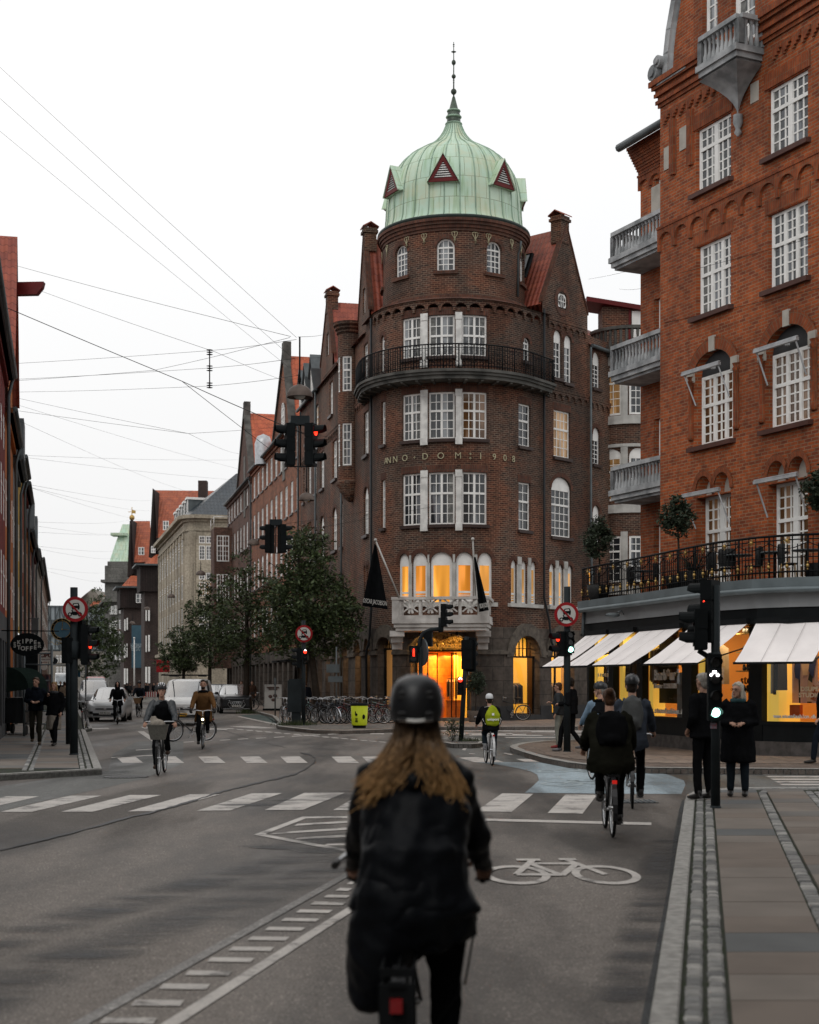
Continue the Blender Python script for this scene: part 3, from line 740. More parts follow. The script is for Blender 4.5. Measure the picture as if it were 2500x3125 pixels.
def window(parent,path,a0,a1,b0,b1,rise=0,sash=2,cols=2,rows=(2,3),gl=None,dep=.12,blind=0,fw=.075,tr=None,off=0.,tym=None,name='window',mt=None,mw=.036,sill=None,wid=.10):
 """white casement set back in its opening; blind = height of a solid tympanum in the arch"""
 b=M();rs=random.Random(int(a0*977+b0*131));zs=b1-rise
 d0,d1=off-dep-.05,off-dep+.03;top=zs if rise else b1
 if blind:top=b1-blind
 def bx(u,v,lo,hi,p0=d0,p1=d1):pbox(b,path,u,v,lo,hi,p0,p1)
 bx(a0,a0+fw,b0,top);bx(a1-fw,a1,b0,top);bx(a0+fw,a1-fw,b0,b0+fw)
 if not rise or blind:bx(a0+fw,a1-fw,top-fw,top)
 H=top-b0;nr=len(rows)
 if nr==1:levels=[(b0+fw,top-(fw if not rise or blind else 0),rows[0])]
 else:
  t=b0+H*(tr or rows[1]/(rows[0]+rows[1]));bx(a0+fw,a1-fw,t-.045,t+.045,d0,d1+.015)
  levels=[(b0+fw,t-.045,rows[1]),(t+.045,top-fw,rows[0])]
 W=a1-a0-2*fw;sw=W/sash
 for k in range(1,sash):
  c=a0+fw+sw*k;bx(c-wid/2,c+wid/2,b0+fw,top-(fw if not rise or blind else 0),d0,d1+.01)
 for k in range(sash):
  u,v=a0+fw+sw*k,a0+fw+sw*(k+1)
  for lo,hi,r in levels:
   for i in range(1,cols):
    c=u+(v-u)*i/cols;bx(c-mw/2,c+mw/2,lo,hi,d1-.04,d1-.012)
   for j in range(1,r):
    c=lo+(hi-lo)*j/r;bx(u,v,c-mw/2,c+mw/2,d1-.04,d1-.015)
 if rise and not blind:  # glazed arch with its own rim
  ap=arch_pts(a0,a1,zs,rise);ai=arch_pts(a0+fw,a1-fw,zs,rise-fw)
  for i in range(len(ap)-1):
   q=[path.pt(u,z,d) for d in (d1,) for (u,z) in (ap[i],ap[i+1],ai[i+1],ai[i])];b.poly(*q)
  bx(a0+fw,a1-fw,zs-mw,zs+mw)
  for k in range(1,sash*cols):
   c=a0+fw+W*k/(sash*cols);h=rise*math.sqrt(max(0,1-((c-(a0+a1)/2)/((a1-a0)/2))**2));bx(c-mw/2,c+mw/2,zs,zs+h-fw*.5,d0+.02,d1-.015)
 elif blind:
  if rise:
   ap=arch_pts(a0,a1,zs,rise);
   for i in range(len(ap)-1):
    (u,zu),(v,zv)=ap[i],ap[i+1];b.poly(path.pt(u,top,d1),path.pt(v,top,d1),path.pt(v,zv,d1),path.pt(u,zu,d1),mi=1 if tym else 0)
  else:bx(a0,a1,top,b1)
 o=b.build(name,[mt or m_white,tym or m_white],parent)
 g=M();dg=d1-.034;gz=zs if rise and not blind else top
 st=sorted({a0,a1}|{l for l in path.L if a0+1e-4<l<a1-1e-4})
 for i in range(len(st)-1):g.poly(path.pt(st[i],b0,dg),path.pt(st[i+1],b0,dg),path.pt(st[i+1],gz,dg),path.pt(st[i],gz,dg))
 if rise and not blind:
  ap=arch_pts(a0,a1,zs,rise)
  g.poly(*[path.pt(u,z,dg) for u,z in ap])
 if gl is None:gl=g_mid if rs.random()<.35 else (g_dark if rs.random()<.97 else g_warm)
 g.build('window_pane',gl,o)
 if not rise and top-b0>1.5 and rs.random()<.55 and gl in (g_dark,g_mid):
  c=M();cw=(a1-a0)*rs.uniform(.12,.3);side=rs.random()<.5;u0=a0+fw if side else a1-fw-cw;c.poly(path.pt(u0,b0+.05,dg+.004),path.pt(u0+cw,b0+.05,dg+.004),path.pt(u0+cw*(.6 if side else 1),top-.05,dg+.004),path.pt(u0+(0 if side else cw*.4),top-.05,dg+.004));c.build('curtain',mat('net_curtain',(.20,.20,.19),.6,vs=9,var=.5),o)
 return o
def sills(b,path,ops,h=.10,d=.10,over=.07,off=0.,mi=0):
 for o in ops:pbox(b,path,o[0]-over,o[1]+over,o[2]-h,o[2]-.003,off-.02,off+d,mi)
def corbels(b,path,s0,s1,z,w=.45,r=.17,t=.07,off=0.,drop=.12,mi=0,rim=None):
 """row of little round arches standing proud of the wall"""
 n=max(1,round((s1-s0)/w));w=(s1-s0)/n
 for k in range(n):
  u,v=s0+w*k,s0+w*(k+1);c=(u+v)/2;hw=w/2-.055;ap=arch_pts(c-hw,c+hw,z,r,6)
  top=z+r+.13
  for i in range(6):
   (p,zp),(q,zq)=ap[i],ap[i+1]
   b.poly(path.pt(p,zp,off+t),path.pt(q,zq,off+t),path.pt(q,top,off+t),path.pt(p,top,off+t),mi=mi,uv=[(p,zp),(q,zq),(q,top),(p,top)])
   b.poly(path.pt(p,zp,off+t),path.pt(p,zp,off),path.pt(q,zq,off),path.pt(q,zq,off+t),mi=mi)
  for e0,e1 in ((u,c-hw),(c+hw,v)):pbox(b,path,e0,e1,z-drop,top,off-.01,off+t,mi)
 pbox(b,path,s0,s1,z+r+.13,z+r+.20,off-.01,off+t+.02,mi)
def pipe(parent,pts,r,m,name='downpipe'):
 b=M();b.tube(pts,r,8);a,c=V(pts[0]),V(pts[-1]);L=abs(a.z-c.z);k=int(L/2.2)
 o=b.build(name,m,parent);return o
def gable_roof(b,path,s0,s1,za,zb,zr,inn,over=.15,mi=0,peak=None,t=.10):
 """steep cross roof whose ridge runs inwards from a gable on the wall"""
 sc=peak if peak is not None else (s0+s1)/2
 for (e,z) in ((s0,za),(s1,zb)):
  q=[path.pt(e,z,over),path.pt(sc,zr,over),path.pt(sc,zr,-inn),path.pt(e,z,-inn)]
  if e==s1:q=q[::-1]
  b.poly(*q,mi=mi);
  up=V((0,0,-t));b.poly(q[0]+up,q[0],q[1],q[1]+up,mi=mi)
def gable_wall(b,path,s0,s1,z0,zr,mi=0,peak=None,ops=(),z01=None,off=0.,t=.3):
 sc=peak if peak is not None else (s0+s1)/2;zz1=z01 if z01 is not None else z0
 zlo=min(z0,zz1)
 # strips of quads up the slope, leaving rectangular/round holes out is avoided: openings are framed boxes set proud
 n=8
 def zt(u):return z0+(zr-z0)*(u-s0)/(sc-s0) if u<=sc else zz1+(zr-zz1)*(s1-u)/(s1-sc)
 us=sorted({s0+(sc-s0)*i/n for i in range(n+1)}|{sc+(s1-sc)*i/n for i in range(n+1)}|{o[0] for o in ops}|{o[1] for o in ops})
 for i in range(len(us)-1):
  u,v=us[i],us[i+1];c=(u+v)/2;o=next((o for o in ops if o[0]<c<o[1]),None)
  spans=[(zlo,zt(u),zt(v))] if o is None else [(zlo,o[2],o[2]),None]
  if o is None:b.poly(path.pt(u,zlo,off),path.pt(v,zlo,off),path.pt(v,zt(v),off),path.pt(u,zt(u),off),mi=mi,uv=[(u,zlo),(v,zlo),(v,zt(v)),(u,zt(u))])
  else:
   b.poly(path.pt(u,zlo,off),path.pt(v,zlo,off),path.pt(v,o[2],off),path.pt(u,o[2],off),mi=mi,uv=[(u,zlo),(v,zlo),(v,o[2]),(u,o[2])])
   b.poly(path.pt(u,o[3],off),path.pt(v,o[3],off),path.pt(v,zt(v),off),path.pt(u,zt(u),off),mi=mi,uv=[(u,o[3]),(v,o[3]),(v,zt(v)),(u,zt(u))])
 for o in ops:
  for a,c in (((o[0],o[2]),(o[0],o[3])),((o[1],o[3]),(o[1],o[2])),((o[0],o[3]),(o[1],o[3])),((o[1],o[2]),(o[0],o[2]))):
   b.poly(path.pt(a[0],a[1],off),path.pt(c[0],c[1],off),path.pt(c[0],c[1],off-.16),path.pt(a[0],a[1],off-.16),mi=mi)
 return zt
def verge(b,path,s0,s1,z0,z01,zr,sc,w=.22,d0=-.2,d1=.10,mi=0):
 for (e,z) in ((s0,z0),(s1,z01)):
  q=[path.pt(e,z,d0),path.pt(e,z,d1),path.pt(sc,zr,d1),path.pt(sc,zr,d0)];up=V((0,0,w))
  vs=q+[p+up for p in q];b.add(vs,[(0,1,2,3),(4,7,6,5),(0,4,5,1),(1,5,6,2),(2,6,7,3),(3,7,4,0)],mi)
  # ------------------------------------------------------------ the corner building with the copper dome
m_br=brick('dark_brown_brick',(.115,.050,.033),(.038,.021,.018),(.20,.148,.108),bw=.25,rh=.088,mw=.015,soot=.5,ss=.22,tint=(1.25,.9,.75))
m_br_red=brick('red_brown_brick',(.15,.055,.032),(.09,.036,.025),(.10,.07,.052),bw=.10,rh=.24,mw=.012,soot=.35,ss=.5,off=0)
m_tile=roof('red_pantiles',(.36,.085,.045),(.27,.06,.038));m_tile_o=roof('orange_pantiles',(.56,.13,.05),(.44,.09,.038),pu=.30,pv=.42)
m_stone=brick('rusticated_granite',(.105,.085,.070),(.08,.066,.055),(.05,.042,.036),bw=1.1,rh=.62,mw=.018,soot=.45,ss=.7,bp=.8)
m_stone2=mat('rough_granite',(.135,.115,.095),.85,vs=5,col2=(.075,.065,.055),bp=.6,bs=9)
m_dark=mat('dark_plinth',(.035,.035,.036),.6,vs=3)
m_iron=mat('black_iron',(.010,.011,.012),.6,.0,spec=.08)
m_zinc=mat('grey_zinc',(.11,.125,.13),.5,.4,vs=2)
m_conc=mat('weathered_concrete',(.12,.117,.107),.85,vs=1.6,col2=(.05,.05,.046),bp=.3,bs=30,det=9)
g_tan=glass('tan_lit_glass',(.12,.07,.03),.5,(1.0,.50,.14),.42);g_litd=glass('deep_lit_glass',(.10,.04,.01),.4,(1.0,.34,.03),.65)
g_brown=glass('brown_room_glass',(.028,.016,.008),.5,(1.0,.45,.15),.035)
CC=V((2.03,67.72,0));RB=3.72;RD=3.25
P1=CC+V((-.9745,-.2243,0))*RB;P2=CC+V((.743,-.669,0))*RB
th1,th2=math.atan2(-.9745,.2243),math.atan2(.743,.669)
arc=[CC+V((math.sin(t),-math.cos(t),0))*RB for t in [th1+(th2-th1)*i/20 for i in range(21)]]
P3=P2+D2*5.32;D3=V((.59,.807,0));P4=P3+D3*2.1;P5=P4+D3*12
A0=P1+D1*22
WP=Path([A0]+arc+[P3,P4,P5]);S1=22.0;S2=S1+chain_len(arc)[-1];S3=S2+5.32;S4=S3+2.1;SE=S4+12
CB=thing('corner_building','dark brown brick corner building with a round tower and green copper onion dome','building',(CC.x,CC.y,0))
def X(px):return WP.x(px)
ZW={4:(15.98,17.76),3:(12.38,14.42),2:(8.66,10.93),1:(5.38,7.38)}
wins=[]  # (a0,a1,b0,b1,rise,kwargs)
for fl in (4,3,2):
 z0,z1=ZW[fl]
 for a,c in ((1228,1285),(1308,1388),(1410,1487)):
  wins.append((X(a),X(c),z0,z1,0,dict(sash=2,cols=2,rows=(2,3) if fl<4 else (2,2),gl=g_brown if (fl==3 and a==1410) else (g_dark if a<1410 and fl==2 else g_mid))))
for fl in (3,2):
 z0,z1=ZW[fl]
 wins.append((X(1164),X(1176),z0+.02,z1-.1,0,dict(sash=1,cols=2,rows=(2,3))))
 wins.append((X(1583),X(1619),z0-.1,z1-.25,0,dict(sash=1,cols=2,rows=(2,3))))
wins.append((X(1597),X(1617),16.1,17.15,.25,dict(sash=1,cols=2,rows=(3,))))
wins.append((X(1163),X(1174),15.6,17.3,.25,dict(sash=1,cols=2,rows=(4,))))
# right-hand gable
wins+=[(X(1690),X(1714),15.7,17.9,.3,dict(sash=1,cols=2,rows=(5,),blind=.5)),(X(1722),X(1745),15.6,17.8,.3,dict(sash=1,cols=2,rows=(5,),blind=.5)),
(X(1690),X(1740),12.1,14.25,0,dict(sash=1,cols=4,rows=(2,3))),(X(1683),X(1743),8.45,11.2,.55,dict(sash=1,cols=4,rows=(2,4),blind=.55))]
for z0,z1 in ((13.1,15.1),(9.3,11.3),(5.8,7.6)):pass
for y0,y1 in ((1075,1186),(1305,1418),(1542,1660)):
 Yd=WP.at(1822)[1];wins.append((X(1809),X(1831),ZY(y1,Yd),ZY(y0,Yd),.35,dict(sash=1,cols=2,rows=(5,),blind=.55)))
wins.append((X(1797),X(1817),5.5,7.2,.2,dict(sash=1,cols=1,rows=(1,2),gl=g_lit)))
# first-floor lit windows over the white balcony and beside it
for i,(a,c) in enumerate(((1217,1249),(1259,1304),(1314,1380),(1392,1445),(1459,1503))):
 wins.append((X(a),X(c),5.3 if i!=2 else 5.05,7.45,.42,dict(sash=1,cols=1,rows=(1,3) if i!=2 else (1,),gl=(g_lit,g_litd,g_lit,g_litd,g_lit)[i],blind=.45,fw=.11,tr=.25)))
for (a,c) in ((1560,1577),(1592,1608),(1621,1637),(1677,1693),(1705,1719),(1733,1748)):
 wins.append((X(a),X(c),5.3,7.2,.25,dict(sash=1,cols=1,rows=(1,3),gl=g_tan,blind=.30,fw=.07,tr=.25)))
 # long left facade: columns by picture column, rows shared
def tt(t):return S1-t
for fl in (3,2,1):
 z0,z1=ZW[fl]
 for t,wd in ((1.9,1.1),(8.2,.55),(10.3,1.25),(14.2,1.2),(16.4,.6),(18.6,1.1),(20.6,.6)):
  if fl==1:wins.append((tt(t)-.55,tt(t)-.1,z0,z1-.1,.22,dict(sash=1,cols=1,rows=(1,3),gl=g_dark,blind=.25)));wins.append((tt(t)+.1,tt(t)+.55,z0,z1-.1,.22,dict(sash=1,cols=1,rows=(1,3),gl=g_dark,blind=.25)))
  else:wins.append((tt(t)-wd/2,tt(t)+wd/2,z0,z1,.45 if fl==2 and wd>1 else 0,dict(sash=1 if wd<.8 else 2,cols=2,rows=(2,3),blind=.5 if fl==2 and wd>1 else 0)))
wins+=[(tt(2.5),tt(1.5),15.9,17.6,0,dict(sash=1,cols=3,rows=(2,3))),(tt(8.2)-.4,tt(8.2)+.4,15.7,17.5,0,dict(sash=1,cols=2,rows=(2,3))),(tt(11.4)-.5,tt(11.4)+.5,15.9,17.7,0,dict(sash=2,cols=2,rows=(2,3))),(tt(16.5),tt(15.5),15.7,17.3,0,dict(sash=1,cols=2,rows=(2,3))),(tt(20),tt(19),15.7,17.3,0,dict(sash=1,cols=2,rows=(2,3)))]
ZG=4.15
b=M();wall(b,WP,0,SE,ZG,18.1,[w_[:5] for w_ in wins],dep=.15)
b.build('brick_wall',m_br,CB)
for w_ in wins:window(CB,WP,*w_[:5],**w_[5])
# brick heads over openings, sills
b=M();sills(b,WP,[w_ for w_ in wins if w_[2]>8],h=.14,d=.12);b.parts('window_sill',mat('glazed_sill_brick',(.055,.035,.03),.45),CB)
b=M()
for w_ in wins:
 if w_[4]==0 and w_[2]>8:pbox(b,WP,w_[0]-.06,w_[1]+.06,w_[3]+.005,w_[3]+.32,-.01,.012)
 elif w_[4]:
  ap=arch_pts(w_[0],w_[1],w_[3]-w_[4],w_[4]);ao=arch_pts(w_[0]-.16,w_[1]+.16,w_[3]-w_[4],w_[4]+.2)
  for i in range(10):b.poly(*[WP.pt(u,z,.02) for u,z in (ap[i],ap[i+1],ao[i+1],ao[i])],uv=[(i*.2,0),(i*.2+.2,0),(i*.2+.2,.2),(i*.2,.2)])
b.parts('brick_arch',m_br_red,CB)
# stone mullions of the three bay windows
b=M()
for z0,z1 in ((15.5,17.85),(12.12,14.52),(8.38,11.02)):
 for a,c in ((1287,1306),(1391,1409)):
  pbox(b,WP,X(a),X(c),z0,z1,-.10,.07);pbox(b,WP,X(a)-.02,X(c)+.02,z1-.3,z1,.07,.10);pbox(b,WP,X(a)-.02,X(c)+.02,z0,z0+.3,.07,.13)
m_greystone=mat('grey_stone_trim',(.76,.75,.72),.75,vs=3,var=.3)
b.parts('stone_mullion',m_greystone,CB)
b=M()
for a,c in ((1249,1258),(1304,1313),(1380,1391),(1446,1458),(1577,1591),(1609,1620),(1693,1704),(1719,1732)):
 pbox(b,WP,X(a),X(c),5.2,7.0,-.12,.03);pbox(b,WP,X(a)+.03,X(c)-.03,7.0,7.35,-.12,.06)
pbox(b,WP,X(1550),X(1650),5.12,5.28,-.1,.18);pbox(b,WP,X(1670),X(1757),5.12,5.28,-.1,.18);pbox(b,WP,X(1205),X(1515),5.1,5.28,-.1,.14)
b.parts('white_column',m_white2,CB)
# decorative arched courses
b=M();corbels(b,WP,S1+.1,S2+1.6,18.05,w=.62,r=.20,t=.10);corbels(b,WP,S2+1.8,SE,14.85,w=.5,r=.14,t=.07)
corbels(b,WP,tt(21.5),tt(6.6),14.7,w=.5,r=.14,t=.07);corbels(b,WP,tt(4.4),tt(.2),14.85,w=.5,r=.14,t=.07);corbels(b,WP,tt(13.5),tt(9.5),18.0,w=.5,r=.14,t=.07)
corbels(b,WP,S2+2.2,S3-.2,18.0,w=.5,r=.14,t=.07)
b.parts('arched_frieze',m_br,CB)
# stone ground floor
gops=[]
def arched(a,c,z0=.35,z1=3.85):return (X(a),X(c),z0,z1,(X(c)-X(a))*.48)
shopw=[arched(1562,1642),arched(1678,1748),(tt(-.8)+.0,tt(-1.95)+.0,.45,3.8,.5),(tt(1.6),tt(.5),.45,3.8,.5),(tt(4.1),tt(2.6),.45,3.8,.5)]+[(tt(t+.75),tt(t-.75),.45,3.8,.6) for t in (6.6,9.2,11.8,14.4,17,19.6)]
door=(X(1257),X(1436),.13,3.98,.80)
b=M();wall(b,WP,0,SE,.10,ZG,shopw+[door],dep=.45,off=.10)
pbox(b,WP,0,SE,ZG-.001,ZG+.06,-.02,.10);b.build('stone_base',m_stone,CB)
b=M()
for o in shopw:
 ap=arch_pts(o[0]-.02,o[1]+.02,o[3]-o[4],o[4]+.02,9);ao=arch_pts(o[0]-.42,o[1]+.42,o[3]-o[4]-.05,o[4]+.62,9)
 for i in range(9):
  q=[WP.pt(u,z,.11+.07) for u,z in (ap[i],ap[i+1],ao[i+1],ao[i])];q2=[WP.pt(u,z,.0) for u,z in (ap[i],ap[i+1],ao[i+1],ao[i])]
  b.add(q+q2,[(0,1,2,3),(3,2,6,7),(1,0,4,5),(0,3,7,4),(2,1,5,6)])
b.parts('stone_arch',m_stone2,CB)
def gaps(ops,s0,s1):
 cur=s0;out=[]
 for o in sorted(ops,key=lambda q:q[0]):
  if o[0]-.03>cur:out.append((cur,o[0]-.03))
  cur=o[1]+.03
 out.append((cur,s1));return out
b=M()
for u,v in gaps(shopw+[door],0,SE):pbox(b,WP,u,v,3.02,3.16,.08,.19);pbox(b,WP,u,v,3.16,3.22,.08,.15)
b.parts('stone_string_course',m_stone2,CB)
b=M()
for u,v in gaps([o for o in shopw+[door]],0,SE):pbox(b,WP,u,v,.10,.75,.09,.15)
for o in shopw:pbox(b,WP,o[0]-.03,o[1]+.03,.10,o[2],.09,.14)
b.parts('plinth',m_dark,CB)
# shopfront glazing with iron bars in the arch
cg=clear_glass('shop_glass')
def shopglass(path,parent,o,off,bars=True,name='shop_window'):
 a0,a1,b0,b1,rise=o;zs=b1-rise;b=M();d=off
 pbox(b,path,a0,a0+.05,b0,zs,d-.05,d+.03);pbox(b,path,a1-.05,a1,b0,zs,d-.05,d+.03);pbox(b,path,a0,a1,b0,b0+.06,d-.05,d+.03)
 if bars:
  pbox(b,path,a0,a1,zs-.06,zs+.02,d-.05,d+.05);pbox(b,path,a0+.1,a1-.1,zs+rise*.38,zs+rise*.38+.03,d-.02,d+.03)
  n=7
  for k in range(1,n):
   c=a0+(a1-a0)*k/n;h=rise*math.sqrt(max(0,1-((c-(a0+a1)/2)/((a1-a0)/2))**2));pbox(b,path,c-.015,c+.015,zs,zs+h,d-.02,d+.03)
 w_=b.build(name,m_iron,parent)
 g=M();
 if rise:g.poly(*([path.pt(a0,b0,d),path.pt(a1,b0,d)]+[path.pt(u,z,d) for u,z in arch_pts(a0,a1,zs,rise)[::-1]]))
 else:g.poly(path.pt(a0,b0,d),path.pt(a1,b0,d),path.pt(a1,b1,d),path.pt(a0,b1,d))
 g.build('window_pane',cg,w_);return w_
for o in shopw:shopglass(WP,CB,o,-.25)
# rooms behind the ground-floor arches
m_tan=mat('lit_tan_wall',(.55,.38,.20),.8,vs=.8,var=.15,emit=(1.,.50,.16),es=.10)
m_yel=mat('lit_yellow_wall',(.80,.52,.10),.7,vs=.5,var=.1,emit=(1.,.55,.05),es=.38)  # both walls glow faintly, the room's lamplight put into their colour
m_wood=brick('wood_panelling',(.50,.18,.03),(.42,.13,.02),(.25,.07,.01),bw=9,rh=.35,mw=.008,soot=.3,ss=.5,rough=.4,bp=.1)
m_roomdark=mat('dim_shop_interior',(.10,.06,.03),.7,vs=1)
def room(path,a0,a1,z0,z1,d0,d1,mats,parent,name='shop_room'):
 """five-sided room between offsets d0 (front) and d1 (back); mats = back, left, right, floor, ceiling"""
 b=M();q= lambda t,z,d:path.pt(t,z,d)
 b.poly(q(a0,z0,d1),q(a1,z0,d1),q(a1,z1,d1),q(a0,z1,d1),mi=0)
 b.poly(q(a0,z0,d0),q(a0,z0,d1),q(a0,z1,d1),q(a0,z1,d0),mi=1);b.poly(q(a1,z0,d1),q(a1,z0,d0),q(a1,z1,d0),q(a1,z1,d1),mi=2)
 b.poly(q(a0,z0,d0),q(a1,z0,d0),q(a1,z0,d1),q(a0,z0,d1),mi=3);b.poly(q(a0,z1,d1),q(a1,z1,d1),q(a1,z1,d0),q(a0,z1,d0),mi=4)
 return b.build(name,mats,parent)
def area(name,loc,size,e,col,rot=(0,0,0)):
 l=bpy.data.lights.new(name,'AREA');l.energy=e;l.size=size;l.color=col;o=bpy.data.objects.new(name,l);COL.objects.link(o);o.location=loc;o.rotation_euler=rot;return o
def garments(path,a0,a1,z,d,parent,seed=1,name='clothes_rail',n=None,H=.85,cols=None):
 rs=random.Random(seed);b=M();b.tube([path.pt(a0,z,d),path.pt(a1,z,d)],.018,6,mi=0)
 n=n or int((a1-a0)/.085)
 for i in range(n):
  t=a0+.04+(a1-a0-.08)*i/max(1,n-1);h=H*rs.uniform(.85,1.1);mi=1+rs.randrange(4)
  for (w0,zz0,w1,zz1) in ((.05,z-.03,.20,z-.12),(.20,z-.12,.22,z-h)):
   q=[]
   for (w_,zz) in ((w0,zz0),(w1,zz1)):
    for s_ in (-1,1):
     for e in (-.022,.022):q.append(path.pt(t+e,zz,d+s_*w_))
   b.add(q,[(0,1,3,2),(4,6,7,5),(0,4,5,1),(2,3,7,6),(0,2,6,4),(1,5,7,3)],mi)
 return b.build(name,[m_iron]+(cols or [mat('cloth_beige',(.42,.33,.24),.9),mat('cloth_black',(.02,.02,.025),.9),mat('cloth_tan',(.30,.17,.08),.9),mat('cloth_grey',(.12,.11,.10),.9)]),parent)
for i,o in enumerate(shopw[:2]):
 room(WP,o[0]-.35,o[1]+.55,.13,4.0,-.3,-2.2,[m_roomdark,m_roomdark,m_tan,m_tan,m_roomdark],CB)
 room(WP,(o[0]+o[1])/2+.05,o[1]+.5,.14,3.95,-1.0,-2.1,[m_tan,m_tan,m_yel,m_tan,m_roomdark],CB,'display_niche')
 g_=garments(WP,o[0]-.1,(o[0]+o[1])/2+.75,1.75,-.9,None,5+i)
 put(g_,None,('clothes rail of dark and beige jackets in the arched window right of the corner door','clothes rail of brown coats in the arched window behind the two men waiting')[i],'clothes rail','clothes rails in the corner shop')
 area('shop_lamp',WP.pt((o[0]+o[1])/2+.1,3.7,-1.0),.8,60,(1,.55,.2))
room(WP,0.2,tt(-2.2),.13,4.0,-.3,-2.4,[m_tan,m_roomdark,m_roomdark,m_roomdark,m_tan],CB)
for t,e in ((-.9,35),(1.2,40),(3.4,40),(6.6,35),(12,25),(18,20)):area('shop_lamp',WP.pt(tt(t),3.7,-1.1),.6,e,(1,.58,.24))
# doorway: portal, gilt foliage panel, lettering, lit interior
b=M();da0,da1=door[0],door[1];lz=3.18
ap=arch_pts(da0,da1,lz,.80-.0,12)
b.poly(*[WP.pt(u,z,-.30) for u,z in ap]);
pn=b.build('gilt_foliage_panel',mat('gilt_foliage',(.55,.36,.12),.45,.5,vs=9,col2=(.03,.022,.01),bp=1.,bs=14,det=8),CB)
b=M();rs=random.Random(4)
for k in range(420):
 u=rs.uniform(da0+.1,da1-.1);h=.8*math.sqrt(max(0,1-((u-(da0+da1)/2)/((da1-da0)/2))**2));z=lz+.02+rs.random()*max(.02,h-.06)
 p=WP.pt(u,z,-.28+rs.random()*.08);a=rs.uniform(0,6.28);q=V((math.cos(a),0,math.sin(a)))*.055;r_=V((-math.sin(a),-.5,math.cos(a)))*.016
 b.poly(p-q,p+r_,p+q,p-r_)
b.build('gilt_leaves',mat('gilt_leaf',(.60,.42,.17),.35,.6,vs=20,col2=(.30,.2,.06)),pn)
def letters(path,txt,a0,a1,z,size,off,m,parent,name='lettering',depth=.03,bold=0.):
 b=M();n=len(txt)
 for i,ch in enumerate(txt):
  if ch==' ':continue
  t=a0+(a1-a0)*(i/max(1,n-1));p=path.pt(t,z,off);x_=(path.pt(t+.05,z,off)-path.pt(t-.05,z,off))
  l=text_m(ch,size,depth,bold=bold);l.xf(frame_mat(p,x_,(0,0,1)));b.join(l)
 return b.build(name,m,parent)
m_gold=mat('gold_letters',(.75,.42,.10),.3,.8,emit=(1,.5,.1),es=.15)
mc=(da0+da1)/2
letters(WP,'OSCAR JACOBSON',mc-1.02,mc+1.02,3.36,.24,-.12,m_gold,CB,bold=.004)
room(WP,da0+.02,da1-.02,.14,lz,-.32,-4.5,[m_wood,m_wood,m_yel,m_wood,m_wood],CB,'entrance_hall')
b=M();pbox(b,WP,mc+.62,da1-.25,.15,lz-.02,-2.3,-2.1);b.build('yellow_panel',m_yel,CB)
b=M();pbox(b,WP,mc+.05,da1-.1,.14,.95,-1.9,-1.5);pbox(b,WP,mc,da1-.05,.95,1.0,-1.95,-1.45)
b.build('wooden_counter',m_wood,None,loc=WP.pt(mc+.5,.14,-1.7),label='orange wooden counter just inside the lit corner doorway',cat='counter')
g_=garments(WP,mc+.1,mc+.85,1.95,-1.45,None,9);put(g_,None,'clothes rail with shirts and coats inside the corner doorway','clothes rail','clothes rails in the corner shop')
b=M();pbox(b,WP,mc-.45,mc-.25,1.2,2.3,-4.48,-4.35);pbox(b,WP,mc-.15,mc+.05,1.2,2.3,-4.48,-4.35);b.parts('dark_mirror',m_dark,CB)
area('shop_lamp',WP.pt(mc,3.0,-1.8),1.0,150,(1,.50,.14));area('shop_lamp',WP.pt(mc,3.0,-3.4),1.0,90,(1,.46,.12))
b=M()
for t in (da0+.03,da1-.09):pbox(b,WP,t,t+.07,.14,lz,-.36,-.28)
pbox(b,WP,da0,da1,lz-.05,lz+.03,-.38,-.24)
for t in (da0+.62,da1-.62):
 q=[WP.pt(t,.15,-.4),WP.pt(t+(.25 if t<mc else -.25),.15,-1.1)];[b.bar((q[k].x,q[k].y,.2),(q[k].x,q[k].y,3.1),.05) for k in (0,1)];[b.bar((q[0].x,q[0].y,z),(q[1].x,q[1].y,z),.04) for z in (.25,3.05)];b.tube([WP.pt(t,1.0,-.33),WP.pt(t,2.2,-.33)],.025,6)
b.build('glass_doors',m_iron,CB)
b=M();pbox(b,WP,da0-.1,da1+.1,.12,.26,-.3,.35);b.build('door_step',m_stone2,CB)
for t in (mc-.72,mc+.72):
 p=WP.pt(t,3.98,.5);b=M();b.tube([WP.pt(t,4.15,.5),WP.pt(t,4.0,.5)],.03,6);b.tube([WP.pt(t,4.0,.5),WP.pt(t,3.86,.42)],[.05,.075],8);b.build('spotlight',m_iron,CB)
 l=bpy.data.lights.new('spot','SPOT');l.energy=55;l.color=(1,.55,.15);l.spot_size=R(110);l.shadow_soft_size=.05;lo=bpy.data.objects.new('spot',l);COL.objects.link(lo);lo.location=WP.pt(t,3.84,.40)
 dr=WP.pt(t,3.3,.05)-lo.location;lo.rotation_euler=dr.to_track_quat('-Z','Y').to_euler()
